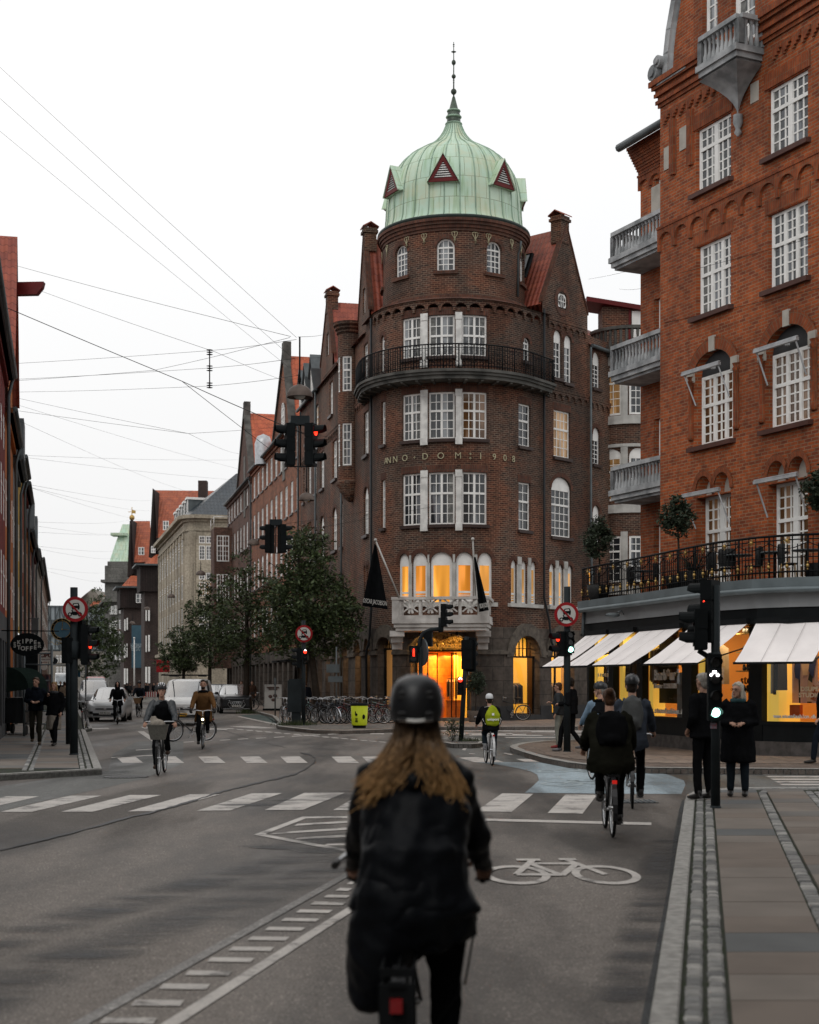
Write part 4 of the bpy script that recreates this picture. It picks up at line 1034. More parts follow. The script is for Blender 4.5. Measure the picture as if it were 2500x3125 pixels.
 # lettering ANNO DOM 1908 (brass capitals round the tower)
m_brass=mat('pale_brass',(.50,.46,.30),.4,.3)
bx_=M()
for ch,px,py in (('A',1181,1412),('N',1190,1409),('N',1209,1405),('O',1238,1398),('D',1299,1395),('O',1346,1394),('M',1398,1393),('1',1466,1395),('9',1507,1397),('0',1539,1402),('8',1565,1407)):
 t,Y=WP.at(px);p=WP.pt(t,11.62,.05);x_=WP.pt(t+.05,0,0)-WP.pt(t-.05,0,0);l=text_m(ch,.40,.03,bold=-.004);l.xf(frame_mat(p,x_,(0,0,1)));bx_.join(l)
for px,dz in ((1267,0),(1435,.09),(1435,-.09)):
 t,Y=WP.at(px);
 for a in range(4):
  p=WP.pt(t+.03*math.cos(a*1.57),11.62+dz+.03*math.sin(a*1.57),.05);bx_.box(p,(.03,.03,.03))
bx_.parts('brass_letter',m_brass,CB)
# iron balcony round the tower
bp_=[]
for px,d in ((1088,1.0),(1100,1.25)):pass
bal=[WP.pt(tt(2.2),0,.2),WP.pt(tt(1.95),0,.55)]+[WP.pt(S1-1.6+(S2-S1+3.4)*i/26,0,.62+.42*math.sin(math.pi*i/26)) for i in range(27)]+[WP.pt(S2+2.1,0,.55),WP.pt(S2+2.25,0,.1)]
BP=Path([(p.x,p.y) for p in bal]);BL=BP.L[-1]
inner=[WP.pt(t,0,-.05) for t in [tt(2.4)+(S2+2.4-tt(2.4))*i/30 for i in range(31)]]
BC=M();ps=[BP.pt(t,15.0) for t in [BL*i/60 for i in range(61)]]
for (zz0,zz1,o_) in ((14.82,14.98,-.14),(14.98,15.1,-.05),(15.1,15.22,.03)):
 top=[BP.pt(BL*i/60,zz1,o_) for i in range(61)];bot=[BP.pt(BL*i/60,zz0,o_) for i in range(61)]
 inn=[WP.pt(tt(2.4)+(S2+2.4-tt(2.4))*i/60,0,-.05) for i in range(61)]
 for i in range(60):
  BC.poly(bot[i],bot[i+1],top[i+1],top[i]);BC.poly(top[i],top[i+1],V((inn[i+1].x,inn[i+1].y,zz1)),V((inn[i].x,inn[i].y,zz1)))
  BC.poly(bot[i+1],bot[i],V((inn[i].x,inn[i].y,zz0)),V((inn[i+1].x,inn[i+1].y,zz0)))
for i in range(0,61,3):
 a,c=BP.pt(BL*i/60,14.79,-.2),inn[i];BC.bar(a,V((c.x,c.y,14.79)),.12,.08)
balc=BC.build('balcony',m_conc,CB)
b=M();n=120
for zz,r_ in ((16.28,.032),(15.36,.02),(16.12,.014)):b.tube([BP.pt(BL*i/n,zz,-.08) for i in range(n+1)],r_,5)
k=0;t=.0
while t<BL:
 b.tube([BP.pt(t,15.22,-.08),BP.pt(t,16.28,-.08)],.016 if k%5 else .03,4);t+=.135;k+=1
t=.07
while t<BL-.3:  # scrollwork: rings and S curves
 for (zc,r_) in ((15.95,.085),(15.62,.10)):
  b.tube([BP.pt(t+r_*math.cos(a*math.pi/5),zc+r_*math.sin(a*math.pi/5),-.08) for a in range(11)],.010,3,caps=False)
 b.tube([BP.pt(t+.1*math.sin(a*.9),15.36+a*.055,-.08) for a in range(6)],.010,3,caps=False);t+=.27
b.build('railing',m_iron,balc)
# white first-floor balcony
wb0,wb1=WP.pt(X(1215),0,0),WP.pt(X(1500),0,0)
bl,br_=V(P(1198,0,62.3).xy.to_3d()),V(P(1490,0,61.6).xy.to_3d())
WBp=Path([(WP.pt(X(1210),0,-.2).x,WP.pt(X(1210),0,0).y+.3),(bl.x,bl.y),(br_.x,br_.y),(WP.pt(X(1505),0,0).x,WP.pt(X(1505),0,0).y+.2)])
l1,l2=WBp.L[1],WBp.L[2]
WB=M()
for z0,z1,o_ in ((3.98,4.12,-.12),(4.12,4.28,-.05),(4.28,4.42,.02)):
 q=[WBp.pt(0,z0,o_),WBp.pt(l1,z0,o_),WBp.pt(l2,z0,o_),WBp.pt(WBp.L[3],z0,o_)];WB.prism(q,(0,0,z1-z0))
pbox(WB,WBp,0,WBp.L[3],5.28,5.40,-.22,.05);pbox(WB,WBp,0,WBp.L[3],4.42,4.62,-.18,.0)
for c in (l1,l2):pbox(WB,WBp,c-.28,c+.28,4.42,5.28,-.22,.02)
nseg=5
for side,(u0,u1,ns) in enumerate(((l1+.28,l2-.28,4),(.1,l1-.28,1),(l2+.28,WBp.L[3]-.1,1))):
 wseg=(u1-u0)/ns
 for k_ in range(ns):
  a=u0+wseg*k_;c=a+wseg;m0=(a+c)/2;zc=4.93;hw=min(.36,wseg/2-.06)
  pbox(WB,WBp,a,a+.05,4.62,5.28,-.15,-.03);pbox(WB,WBp,c-.05,c,4.62,5.28,-.15,-.03)
  for sgn in (-1,1):  # pairs of crossing arcs
   for (cx,cz,r_) in ((m0+sgn*(hw+.04),zc,hw+.02),(m0,zc+sgn*.40,.40)):
    for i in range(10):
     a1_,a2_=2*math.pi*i/10,2*math.pi*(i+1)/10
     p_,q_=(cx+r_*math.cos(a1_),cz+r_*math.sin(a1_)),(cx+r_*math.cos(a2_),cz+r_*math.sin(a2_))
     if all(a<s_[0]<c and 4.60<s_[1]<5.3 for s_ in (p_,q_)):WB.bar(WBp.pt(p_[0],p_[1],-.09),WBp.pt(q_[0],q_[1],-.09),.1,.055)
  WB.ball(WBp.pt(m0,zc,-.05),.055,8,6)
for px in (1212,1476):
 p=P(px,0,62.6);q=[V((p.x-.3,p.y-.1,3.98)),V((p.x+.3,p.y-.1,3.98)),V((p.x+.22,p.y+.5,3.45)),V((p.x-.22,p.y+.5,3.45))]
 WB.box((p.x,p.y+.3,3.86),(.62,.9,.24));WB.box((p.x,p.y+.5,3.62),(.5,.7,.26));WB.box((p.x,p.y+.75,3.36),(.44,.5,.3))
WB.build('white_balcony',mat('white_balcony_paint',(.62,.60,.57),.6,vs=1.5,col2=(.36,.34,.32),det=9),CB,fix=True)
# drum
dth=[R(-160)+R(320)*i/64 for i in range(65)]
DP=Path([(CC.x+RD*math.sin(t),CC.y-RD*math.cos(t)) for t in dth])
def dS(deg):return (R(deg)+R(160))*RD*(DP.L[-1]/(R(320)*RD))
dw=[]
for k_ in range(-3,5):
 c=dS(-8+40*k_);dw.append((c-.40,c+.40,19.8,21.22,.38))
b=M();wall(b,DP,0,DP.L[-1],18.1,21.75,dw,dep=.22);b.build('drum_wall',m_br,CB)
for o in dw:window(CB,DP,*o,sash=1,cols=3,rows=(4,),dep=.14,fw=.07)
b=M();sills(b,DP,dw,h=.15,d=.12,over=.12);
for z0,z1,d_ in ((21.55,21.68,.05),(21.68,21.82,.11),(21.82,21.95,.18),(21.95,22.08,.25),(18.62,18.74,.22),(18.50,18.62,.30),(18.4,18.5,.36)):pbox(b,DP,0,DP.L[-1],z0,z1,-.02,d_)
for o in dw:
 ap=arch_pts(o[0],o[1],o[3]-o[4],o[4]);ao=arch_pts(o[0]-.17,o[1]+.17,o[3]-o[4],o[4]+.19)
 for i in range(10):b.poly(*[DP.pt(u,z,.025) for u,z in (ap[i],ap[i+1],ao[i+1],ao[i])])
b.parts('brick_cornice',m_br_red,CB)
# shoulder between drum and body
b=M();sh=[WP.pt(S1-2+(S2-S1+4.4)*i/40,0,.2) for i in range(41)]
for i in range(40):
 a,c=sh[i],sh[i+1];ia,ic=CC+(a-CC).normalized()*(RD+.2),CC+(c-CC).normalized()*(RD+.2)
 b.poly(V((a.x,a.y,18.42)),V((c.x,c.y,18.42)),V((ic.x,ic.y,18.62)),V((ia.x,ia.y,18.62)))
b.build('lead_flashing',m_br_red,CB)
b=M()
for k_ in (-112,-88,-68,-41,-25,-1,15,26,50,65,90):
 t=dS(k_);
 for sgn in (-1,1):b.tube([DP.pt(t+sgn*x_,z_,.05) for x_,z_ in ((0,21.42),(.05,21.5),(.12,21.47),(.11,21.36),(.04,21.26),(0,21.1))],.014,4)
 b.tube([DP.pt(t,21.5,.05),DP.pt(t,20.98,.05)],.014,4);b.tube([DP.pt(t-.07,21.12,.05),DP.pt(t+.07,21.12,.05)],.012,4)
b.parts('wall_anchor',m_brass,CB)
# copper dome
def coppermat():
 m,nt,b=_new('green_copper');uv,tc=uvnode(nt)
 t=N(nt,'ShaderNodeTexBrick');nt.links.new(uv,t.inputs[0]);t.offset=.45;t.inputs['Scale'].default_value=1
 t.inputs['Color1'].default_value=c4((.46,.62,.50));t.inputs['Color2'].default_value=c4((.56,.68,.54));t.inputs['Mortar'].default_value=c4((.22,.27,.17))
 t.inputs['Brick Width'].default_value=.67;t.inputs['Row Height'].default_value=.95;t.inputs['Mortar Size'].default_value=.012;t.inputs['Bias'].default_value=-.1
 n1=N(nt,'ShaderNodeTexNoise');n1.inputs['Scale'].default_value=.55;n1.inputs['Detail'].default_value=8;n1.inputs['Roughness'].default_value=.7;nt.links.new(uv,n1.inputs[0])
 mp=N(nt,'ShaderNodeMapping');mp.inputs['Scale'].default_value=(3.2,.35,1);nt.links.new(uv,mp.inputs[0])
 n2=N(nt,'ShaderNodeTexNoise');n2.inputs['Scale'].default_value=1.4;n2.inputs['Detail'].default_value=6;nt.links.new(mp.outputs[0],n2.inputs[0])
 o=mul(nt,t.outputs[0],ramp(nt,n2.outputs[0],[(.33,(.70,.76,.62)),(.5,(1,1,1))]))
 mx=N(nt,'ShaderNodeMixRGB');nt.links.new(ramp(nt,n1.outputs[0],[(.48,0.),(.66,.65)]),mx.inputs[0]);nt.links.new(o,mx.inputs[1]);mx.inputs[2].default_value=c4((.56,.54,.36))
 nt.links.new(mx.outputs[0],b.inputs['Base Color']);b.inputs['Roughness'].default_value=.65;b.inputs['Specular IOR Level'].default_value=.3
 return m
m_cop=coppermat();m_copd=mat('dark_copper',(.05,.06,.05),.45,.3,vs=3,col2=(.10,.13,.10));m_copg=mat('copper_ribs',(.34,.47,.36),.6,vs=2,var=.35)
prof=[(3.30,22.20),(3.18,22.42),(3.13,22.62),(3.10,22.95),(3.08,23.36),(3.05,23.85),(2.98,24.28),(2.90,24.6),(2.77,24.92),(2.60,25.22),(2.38,25.50),(2.16,25.72),(1.88,25.92),(1.58,26.10),(1.28,26.26),(1.02,26.42),(.80,26.62),(.63,26.82),(.48,27.06),(.37,27.32),(.33,27.45)]
b=M();b.lathe((CC.x,CC.y,0),prof,56,uvr=2.98);DM=b.build('dome',m_cop,CB)
b=M()
for k_ in range(28):
 a=2*math.pi*k_/28+.06;b.tube([(CC.x+(r+.012)*math.cos(a),CC.y+(r+.012)*math.sin(a),z) for r,z in prof],[.028 if r>.9 else .018 for r,z in prof],4)
b.build('standing_seams',m_copg,DM)
b=M();b.lathe((CC.x,CC.y,0),[(3.1,22.02),(3.44,22.05),(3.52,22.14),(3.50,22.22),(3.28,22.24)],56);b.build('gutter_ring',mat('dark_gutter',(.035,.05,.045),.5,.3,vs=2),CB)
b=M()
for z,r in ((27.42,.36),(27.74,.33),(28.02,.28)):b.lathe((CC.x,CC.y,z),[(r-.06,-.05),(r+.02,-.035),(r+.04,0),(r+.02,.035),(r-.06,.05)],20)
b.build('spire_rings',m_copg,DM)
b=M();b.lathe((CC.x,CC.y,0),[(.33,27.42),(.27,28.02),(.21,28.1),(.06,28.68),(.0,28.7)],16);
b.tube([(CC.x,CC.y,28.6),(CC.x,CC.y,31.2)],[.035,.018],6)
for z,r in ((28.92,.135),(29.62,.10),(30.26,.10)):b.ball((CC.x,CC.y,z),(r,r,r*(1.25 if z>30 else 1.05)))
for z,r in ((29.35,.045),(29.45,.05),(30.75,.12),(30.72,.05),(31.0,.04),(31.08,.05)):b.lathe((CC.x,CC.y,z),[(.0,-.05),(r,0),(.0,.05)],10)
b.build('spire',m_copd,CB)
# triangular dormer vents
m_ox=mat('oxblood_paint',(.13,.012,.012),.5,vs=3)
for k_ in range(7):
 a=R(-10+51.43*k_);n=V((math.sin(a),-math.cos(a),0));t=V((math.cos(a),math.sin(a),0));o_=V((CC.x,CC.y,0))+n*3.26
 w_,h_,z0=.66,1.18,23.72
 def q(u,z,d):return o_+t*u+V((0,0,z))-n*d
 b=M()
 b.prism([q(-w_,z0,0),q(w_,z0,0),q(w_-.16,z0+.16,0),q(-w_+.16,z0+.16,0)],-n*.08)
 b.prism([q(-w_,z0,0),q(-w_+.24,z0+.16,0),q(0,z0+h_-.28,0),q(0,z0+h_,0)],-n*.08);b.prism([q(w_,z0,0),q(0,z0+h_,0),q(0,z0+h_-.28,0),q(w_-.24,z0+.16,0)],-n*.08)
 dm=b.build('dormer_vent',m_ox,DM,fix=True)
 b=M();b.poly(q(-w_+.1,z0+.1,.10),q(w_-.1,z0+.1,.10),q(0,z0+h_-.15,.10));b.build('vent_back',m_dark,dm)
 b=M()
 for j in range(7):
  z=z0+.2+j*.1;u=(w_-.05)*(1-(z-z0)/h_)-.05
  if u>.04:b.prism([q(-u,z,.02),q(u,z,.02),q(u,z+.06,.08),q(-u,z+.06,.08)],V((0,0,.012)))
 b.build('louvres',m_greystone,dm)
 b=M()
 for sg in (-1,1):b.prism([q(sg*(w_+.05),z0-.02,-.05),q(0,z0+h_+.05,-.05),q(0,z0+h_+.05,1.1),q(sg*(w_+.05),z0-.02,.7)],(0,0,.05))
 b.poly(q(-w_,z0,.08),q(w_,z0,.08),q(w_,z0,.5),q(-w_,z0,.5))
 b.build('dormer_roof',m_cop,dm,fix=True)
 # gables, roofs, chimneys
rg=(S2+1.79,S3,19.1);rpk=X(1728)
b=M();ocirc=(X(1704),X(1728),18.95,19.62)
wall(b,WP,rg[0],rg[1],18.1,19.0,[]);gable_wall(b,WP,rg[0],rg[1],19.0,22.8,peak=rpk,ops=[ocirc])
g1=(tt(3.75),tt(1.15));g1p=tt(2.45);wall(b,WP,g1[0],g1[1],18.1,19.0,[]);gable_wall(b,WP,g1[0],g1[1],19.0,22.7,peak=g1p,ops=[(g1p-.25,g1p+.3,19.1,20.3)])
g2=(tt(14.7),tt(10.9));g2p=tt(12.5);wall(b,WP,g2[0],g2[1],18.0,19.1,[]);gable_wall(b,WP,g2[0],g2[1],19.1,22.2,peak=g2p,ops=[(g2p-.3,g2p+.4,19.3,20.5)])
b.parts('gable_wall',m_br,CB)
b=M();pc=WP.pt((ocirc[0]+ocirc[1])/2,19.28,-.02);x_=(WP.pt(ocirc[1],0,0)-WP.pt(ocirc[0],0,0)).normalized();n=20;r0,r1=.40,.30
for i in range(n):
 a,c=2*math.pi*i/n,2*math.pi*(i+1)/n
 for (ra,rb_,dd) in ((r0,r1,.02),):b.poly(*[pc+x_*(r_*math.cos(q_)*.9)+V((0,0,r_*math.sin(q_))) for r_,q_ in ((ra,a),(ra,c),(rb_,c),(rb_,a))])
b.bar(pc-x_*.28,pc+x_*.28,.03);b.bar(pc-V((0,0,.3)),pc+V((0,0,.3)),.03);b.bar(pc-V((0,0,.3))-x_*.13,pc+V((0,0,.3))-x_*.13,.02);b.bar(pc-V((0,0,.3))+x_*.13,pc+V((0,0,.3))+x_*.13,.02)
rw=b.build('round_window',m_white,CB)
b=M();b.poly(*[pc-V((.743,-.669,0))*.1+x_*(.5*sx_)+V((0,0,.5*sz_)) for sx_,sz_ in ((-1,-1),(1,-1),(1,1),(-1,1))]);b.build('window_pane',g_dark,rw)
b=M()
for i in range(24):
 a,c=2*math.pi*i/24,2*math.pi*(i+1)/24;b.poly(*[pc+V((.743,-.669,0))*.04+x_*(r_*math.cos(q_)*.95)+V((0,0,r_*1.1*math.sin(q_))) for r_,q_ in ((.62,a),(.62,c),(.42,c),(.42,a))])
b.build('round_brick_rim',m_br_red,CB)
window(CB,WP,g1p-.25,g1p+.3,19.1,20.3,sash=1,cols=2,rows=(4,));window(CB,WP,g2p-.3,g2p+.4,19.3,20.5,sash=1,cols=3,rows=(4,))
b=M();gable_roof(b,WP,rg[0],rg[1],18.9,18.9,22.75,4.8,peak=rpk,over=-.1);gable_roof(b,WP,g1[0],g1[1],18.6,18.6,22.65,3.5,peak=g1p,over=-.1);gable_roof(b,WP,g2[0],g2[1],18.6,18.6,22.2,7,peak=g2p,over=-.1)
# main roofs along both wings
def long_roof(b,path,s0,s1,ze,zr,inn,over=.2,mi=0):
 st=sorted({s0,s1}|{l for l in path.L if s0<l<s1})
 for i in range(len(st)-1):
  b.poly(path.pt(st[i],ze,over),path.pt(st[i+1],ze,over),path.pt(st[i+1],zr,-inn),path.pt(st[i],zr,-inn),mi=mi)
  b.poly(path.pt(st[i+1],ze,-2*inn),path.pt(st[i],ze,-2*inn),path.pt(st[i],zr,-inn),path.pt(st[i+1],zr,-inn),mi=mi)
long_roof(b,WP,0,tt(8),18.0,21.6,4);long_roof(b,WP,tt(8),tt(2),18.0,20.6,3.2);long_roof(b,WP,S3+.05,SE,17.6,19.6,2.6)
b.parts('tiled_roof',m_tile,CB)
b=M();verge(b,WP,rg[0],rg[1],19.0,19.0,22.8,rpk,w=.14,d0=-.2,d1=.06);verge(b,WP,g1[0],g1[1],19.0,19.0,22.7,g1p,w=.14,d0=-.2,d1=.06);verge(b,WP,g2[0],g2[1],19.1,19.1,22.25,g2p,w=.14,d0=-.2,d1=.06)
b.parts('verge',m_br_red,CB)
for (c,z0,z1,w_) in ((rpk-.12,22.0,23.25,.62),(g1p+.05,22.0,23.1,.52),(g2p-.1,21.6,22.75,.6)):
 b=M();pbox(b,WP,c-w_/2,c+w_/2,z0,z1-.25,-.55,.03);pbox(b,WP,c-w_/2-.07,c+w_/2+.07,z1-.25,z1-.12,-.62,.1);pbox(b,WP,c-w_/2-.02,c+w_/2+.02,z1-.12,z1,-.57,.05)
 ch=b.build('chimney',m_br,CB)
 b=M();q=[WP.pt(c-w_/2-.1,z1,.12),WP.pt(c+w_/2+.1,z1,.12),WP.pt(c+w_/2+.1,z1,-.65),WP.pt(c-w_/2-.1,z1,-.65)]
 b.prism([q[0],q[1],(q[1]+q[2])/2+V((0,0,.22)),(q[0]+q[3])/2+V((0,0,.22))],(0,0,.05));b.prism([q[3],q[2],(q[1]+q[2])/2+V((0,0,.22)),(q[0]+q[3])/2+V((0,0,.22))],(0,0,.05));b.build('chimney_cap',m_tile,ch)
 # skylight
c=rpk-.9;b=M()
sl_= lambda u,v:(WP.pt(rg[0]+(rpk-rg[0])*v,19.0+3.75*v,-u))+V((-.35,-.35,.12))
b.prism([sl_(.9,.30),sl_(1.75,.30),sl_(1.75,.62),sl_(.9,.62)],V((-.08,-.03,.06)));sk=b.build('skylight',m_iron,CB,fix=True)
b=M();b.poly(*[p+V((-.10,-.05,.09)) for p in (sl_(1.0,.335),sl_(1.65,.335),sl_(1.65,.585),sl_(1.0,.585))]);b.build('window_pane',mat('sky_glass',(.6,.65,.68),.05,.0,spec=1.,coat=1.),sk)
# oriel turret on the long side
oc=WP.pt(tt(5.25),0,.12);OT=Path([(oc.x+.62*math.sin(a),oc.y-.62*math.cos(a)) for a in [R(-150)+R(240)*i/10 for i in range(11)]])
ow=[]
for z0,z1 in ((12.3,14.35),(15.9,17.6)):
 for deg in (-75,-15):s_=OT.L[-1]*(deg+150)/240;ow.append((s_-.25,s_+.25,z0,z1,0))
b=M();wall(b,OT,0,OT.L[-1],11.6,19.2,ow,dep=.1);b.lathe((oc.x,oc.y,0),[(.62,11.6),(.70,11.55),(.70,11.4),(.54,11.2),(.55,11.1),(.36,10.9),(.36,10.8),(.1,10.6)],16)
for z,r in ((18.75,.68),(18.93,.75),(19.1,.82)):b.lathe((oc.x,oc.y,z),[(.3,0),(r,0),(r,.18),(.3,.18)],16)
ort=b.build('oriel_turret',m_br,CB)
for o in ow:window(CB,OT,*o,sash=1,cols=2,rows=(2,3),dep=.07)
b=M();b.lathe((oc.x,oc.y,19.28),[(.84,0),(0,.2)],16);b.build('turret_cap',m_br_red,ort)
# red half-dormers with zinc cheeks, seen along the row
for t in (16.6,18.9,20.9):
 p= lambda u,z,d:WP.pt(tt(t)+u,z,d)
 b=M();b.prism([p(-.75,17.9,.1),p(.75,17.9,.1),p(.6,19.2,.1),p(0,20.0,.1),p(-.6,19.2,.1)],V((.9,.2,0)));d_=b.build('dormer',m_ox,CB,fix=True)
 b=M();b.prism([p(.8,19.0,.3),p(0,20.2,.3),p(0,20.2,-1.6),p(.8,19.0,-1.6)],(0,0,.06));b.prism([p(-.8,19.0,.3),p(0,20.2,.3),p(0,20.2,-1.6),p(-.8,19.0,-1.6)],(0,0,.06));b.prism([p(.8,17.9,.2),p(.85,19.3,.4),p(.85,19.3,-1.5),p(.8,17.9,-1.5)],(.05,0,0));b.build('dormer_roof',m_zinc,d_,fix=True)
 window(CB,WP,tt(t)-.4,tt(t)+.4,18.1,19.5,sash=2,cols=2,rows=(3,),off=.28,dep=.12)
 # gutters and downpipes
b=M();b.tube([WP.pt(t,18.0,.22) for t in (0.05,tt(14.9))],.09,8);b.tube([WP.pt(t,17.6,.2) for t in (S3+.1,S4,SE)],.09,8);b.tube([WP.pt(t,18.0,.22) for t in (tt(7.9),tt(6.4))],.09,8);b.parts('gutter',m_zinc,CB)
m_pipe=mat('black_downpipe',(.022,.024,.026),.45)
pipe(CB,[WP.pt(tt(.05),18.3,.14),WP.pt(tt(.05),5.0,.14),WP.pt(tt(.25),3.6,.2),WP.pt(tt(.3),3.2,.32),WP.pt(tt(.3),.15,.3)],.055,m_pipe)
pipe(CB,[WP.pt(S2+1.75,18.6,.14),WP.pt(S2+1.75,5.6,.14),WP.pt(S2+2.1,4.6,.16),WP.pt(S2+2.1,3.6,.3),WP.pt(S2+2.3,3.3,.32),WP.pt(S2+2.3,.15,.32)],.055,m_pipe)
pipe(CB,[WP.pt(S3+.05,17.5,.16),WP.pt(S3+.05,9.0,.16),WP.pt(S3+.0,3.2,.3),WP.pt(S3+.0,.2,.3)],.055,m_zinc)
pipe(CB,[WP.pt(tt(7.3),17.9,.2),WP.pt(tt(7.3),.2,.2)],.055,m_zinc);pipe(CB,[WP.pt(tt(15.3),17.9,.2),WP.pt(tt(15.3),.2,.2)],.055,m_zinc)
pipe(CB,[P(1590,735,65.9),P(1588,760,66),P(1582,775,66.1),P(1581,905,66.0)],.05,m_zinc)
# round bay on the far right of the wing
bc=P4+D3*1.75+V((.807,-.59,0))*.2;YP=Path([(bc.x+1.75*math.sin(a),bc.y-1.75*math.cos(a)) for a in [R(-75)+R(170)*i/12 for i in range(13)]])
yw=[]
for z0,z1 in ((14.6,16.9),(10.5,13.0),(6.6,8.8)):
 for c,w_ in ((-42,.62),(5,.45),(40,.4)):s_=YP.L[-1]*(c+75)/170;yw.append((s_-w_,s_+w_,z0,z1,.4 if z0<14 and z0>10 else 0))
b=M();wall(b,YP,0,YP.L[-1],4.1,17.4,yw,dep=.08);bay=b.build('round_bay',m_br,CB)
for i,o in enumerate(yw):window(CB,YP,*o,sash=1,cols=3,rows=(2,4),dep=.06,blind=.4 if o[4] else 0,gl=g_warm if i in (0,3) else None,fw=.1)
b=M()
for z0,z1 in ((17.0,17.4),(14.15,14.55),(9.9,10.3),(6.0,6.4),(13.05,13.2)):pbox(b,YP,0,YP.L[-1],z0,z1,-.02,.12)
for z0,z1 in ((14.5,17.0),(10.3,13.1),(6.4,9.0)):
 for c in (-70,-17,24):s_=YP.L[-1]*(c+75)/170;pbox(b,YP,s_-.16,s_+.16,z0,z1,-.02,.10)
b.parts('stone_band',m_white2,bay)
b=M();n=22;top=[YP.pt(YP.L[-1]*i/n,18.75,.25) for i in range(n+1)]
for i in range(n+1):b.lathe((top[i].x,top[i].y,0),[(.07,17.75),(.10,17.9),(.05,18.2),(.08,18.5),(.07,18.65)],6)
for z0,z1,d_ in ((17.4,17.6,.3),(17.6,17.75,.4),(18.65,18.8,.36)):pbox(b,YP,0,YP.L[-1],z0,z1,.05,d_)
b.build('bay_balustrade',m_conc,bay)
b=M();q=bc+V((-.3,.6,0));b.box((q.x,q.y+.6,19.2),(2.0,1.6,2.2));att=b.build('attic_house',m_br,CB)
b=M();b.prism([(q.x-1.8,q.y-.5,20.5),(q.x+1.3,q.y-.5,20.0),(q.x+1.3,q.y+1.6,20.0),(q.x-1.8,q.y+1.6,20.5)],(0,0,.22));b.box((q.x+.35,q.y-.22,19.3),(.12,.06,2.0));b.build('attic_eaves',m_ox,att)
b=M();b.box((q.x+.7,q.y-.24,19.4),(.5,.08,1.3));b.build('attic_door',m_white,att)
b=M();b.prism([(q.x+.5,q.y+1.7,18.0),(q.x+4.5,q.y+1.7,18.0),(q.x+4.5,q.y+4.5,21.2),(q.x+.5,q.y+4.5,21.2)],(0,0,.08));b.build('rear_roof',m_tile_o,att)
# ------------------------------------------------------------ the red brick building with the terrace shop
m_rb=brick('orange_red_brick',(.40,.086,.020),(.13,.030,.018),(.30,.17,.095),bw=.25,rh=.086,mw=.013,soot=.30,ss=.3,bias=-.35,tint=(.85,.85,.9))
m_rr=brick('red_moulded_brick',(.33,.075,.02),(.22,.05,.018),(.20,.11,.06),bw=.085,rh=.25,mw=.009,soot=.3,ss=.5,off=0)
dr=V((.423,-.906,0));nr_=V((-.906,-.423,0));b2=V((7.05,45,0));mc0=V((6.97,41,0))
RP=Path([b2-nr_*5,b2,mc0-nr_*1.76,mc0,mc0+dr*11]);R1,R2,R3=RP.L[1],RP.L[2],RP.L[3]
RBd=thing('red_brick_building','orange red brick building with grey balconies above the lit terrace shop','building',(9,40,0))
def rw_(c):return R3+c
m_grey_st=mat('grey_balustrade_stone',(.42,.43,.435),.85,vs=2,col2=(.20,.21,.215),bp=.3,bs=25,det=8)
ops=[];
for i,c in enumerate((2.42,5.40,8.38)):
 u,v=rw_(c-.75),rw_(c+.75)
 ops+=[(u,v,14.88,16.55,0,dict(sash=2,cols=3,rows=(2,4),dep=.10,wid=.16)),(u,v,11.57,13.43,0,dict(sash=3,cols=2,rows=(3,4),dep=.12)),
 (u-.08,v+.08,8.1,10.55,.6,dict(sash=3,cols=2,rows=(3,4),dep=.18,blind=.6,gl=g_brown,fw=.09,tym=m_dark)),(u,v,4.3,6.72,0,dict(sash=2,cols=3,rows=(3,5),dep=.22,wid=.2,gl=g_brown,tr=.62))]
 ops+=[(u+.02,(u+v)/2-.06,6.75,7.28,.45,None),((u+v)/2+.06,v-.02,6.75,7.28,.45,None)]
for z in (4.3,7.5,11.1,14.7):ops.append((R1+.72,R1+1.9,z,z+2.2,0,dict(sash=1,cols=1,rows=(1,3),dep=.14)))
top_ops=[(rw_(1.95),rw_(2.6),18.9,20.9,0,dict(sash=1,cols=2,rows=(2,3))),(rw_(3.2),rw_(4.15),18.1,20.9,0,dict(sash=1,cols=2,rows=(3,4),fw=.14)),(rw_(4.75),rw_(5.4),18.9,20.9,0,dict(sash=1,cols=2,rows=(2,3))),(rw_(6.2),rw_(6.9),18.9,20.9,0,dict(sash=1,cols=2,rows=(2,3)))]
b=M();wall(b,RP,0,R3+11,3.9,17.9,[o[:5] for o in ops],dep=.34)
wall(b,RP,rw_(1.55),rw_(9),17.9,23.5,[o[:5] for o in top_ops],dep=.2);wall(b,RP,rw_(9),rw_(11),17.9,19.2,[])
gp=[(.55,18.5),(.6,19.1),(.72,19.7),(.95,20.4),(1.25,21.0),(1.55,21.5)]
for i in range(5):b.poly(RP.pt(rw_(gp[i][0]),17.9,-.02),RP.pt(rw_(gp[i+1][0]),17.9,-.02),RP.pt(rw_(gp[i+1][0]),gp[i+1][1],-.02),RP.pt(rw_(gp[i][0]),gp[i][1],-.02),uv=[(gp[i][0],17.9),(gp[i+1][0],17.9),(gp[i+1][0],gp[i+1][1]),(gp[i][0],gp[i][1])])
b.build('brick_wall',m_rb,RBd)
for o in ops+top_ops:
 if o[5]:window(RBd,RP,*o[:5],**o[5])
m_tymp=mat('pale_plaster',(.44,.41,.36),.8,vs=2,var=.25)
b=M()
for o in ops:
 if o[5] is None:pbox(b,RP,o[0]-.02,o[1]+.02,o[2]-.02,o[3]+.02,-.3,-.2)
for c,z,w_,h in ((.22,15.95,.38,.62),(.95,16.25,.36,.62),(7.0,16.3,.36,.6),(4.0,16.45,.3,.5)):pbox(b,RP,rw_(c),rw_(c+w_),z,z+h,-.02,.02)
pbox(b,RP,R1+.62,R1+1.1,15.9,16.7,-.02,.02);b.parts('plaster_panel',m_tymp,RBd)
b=M()
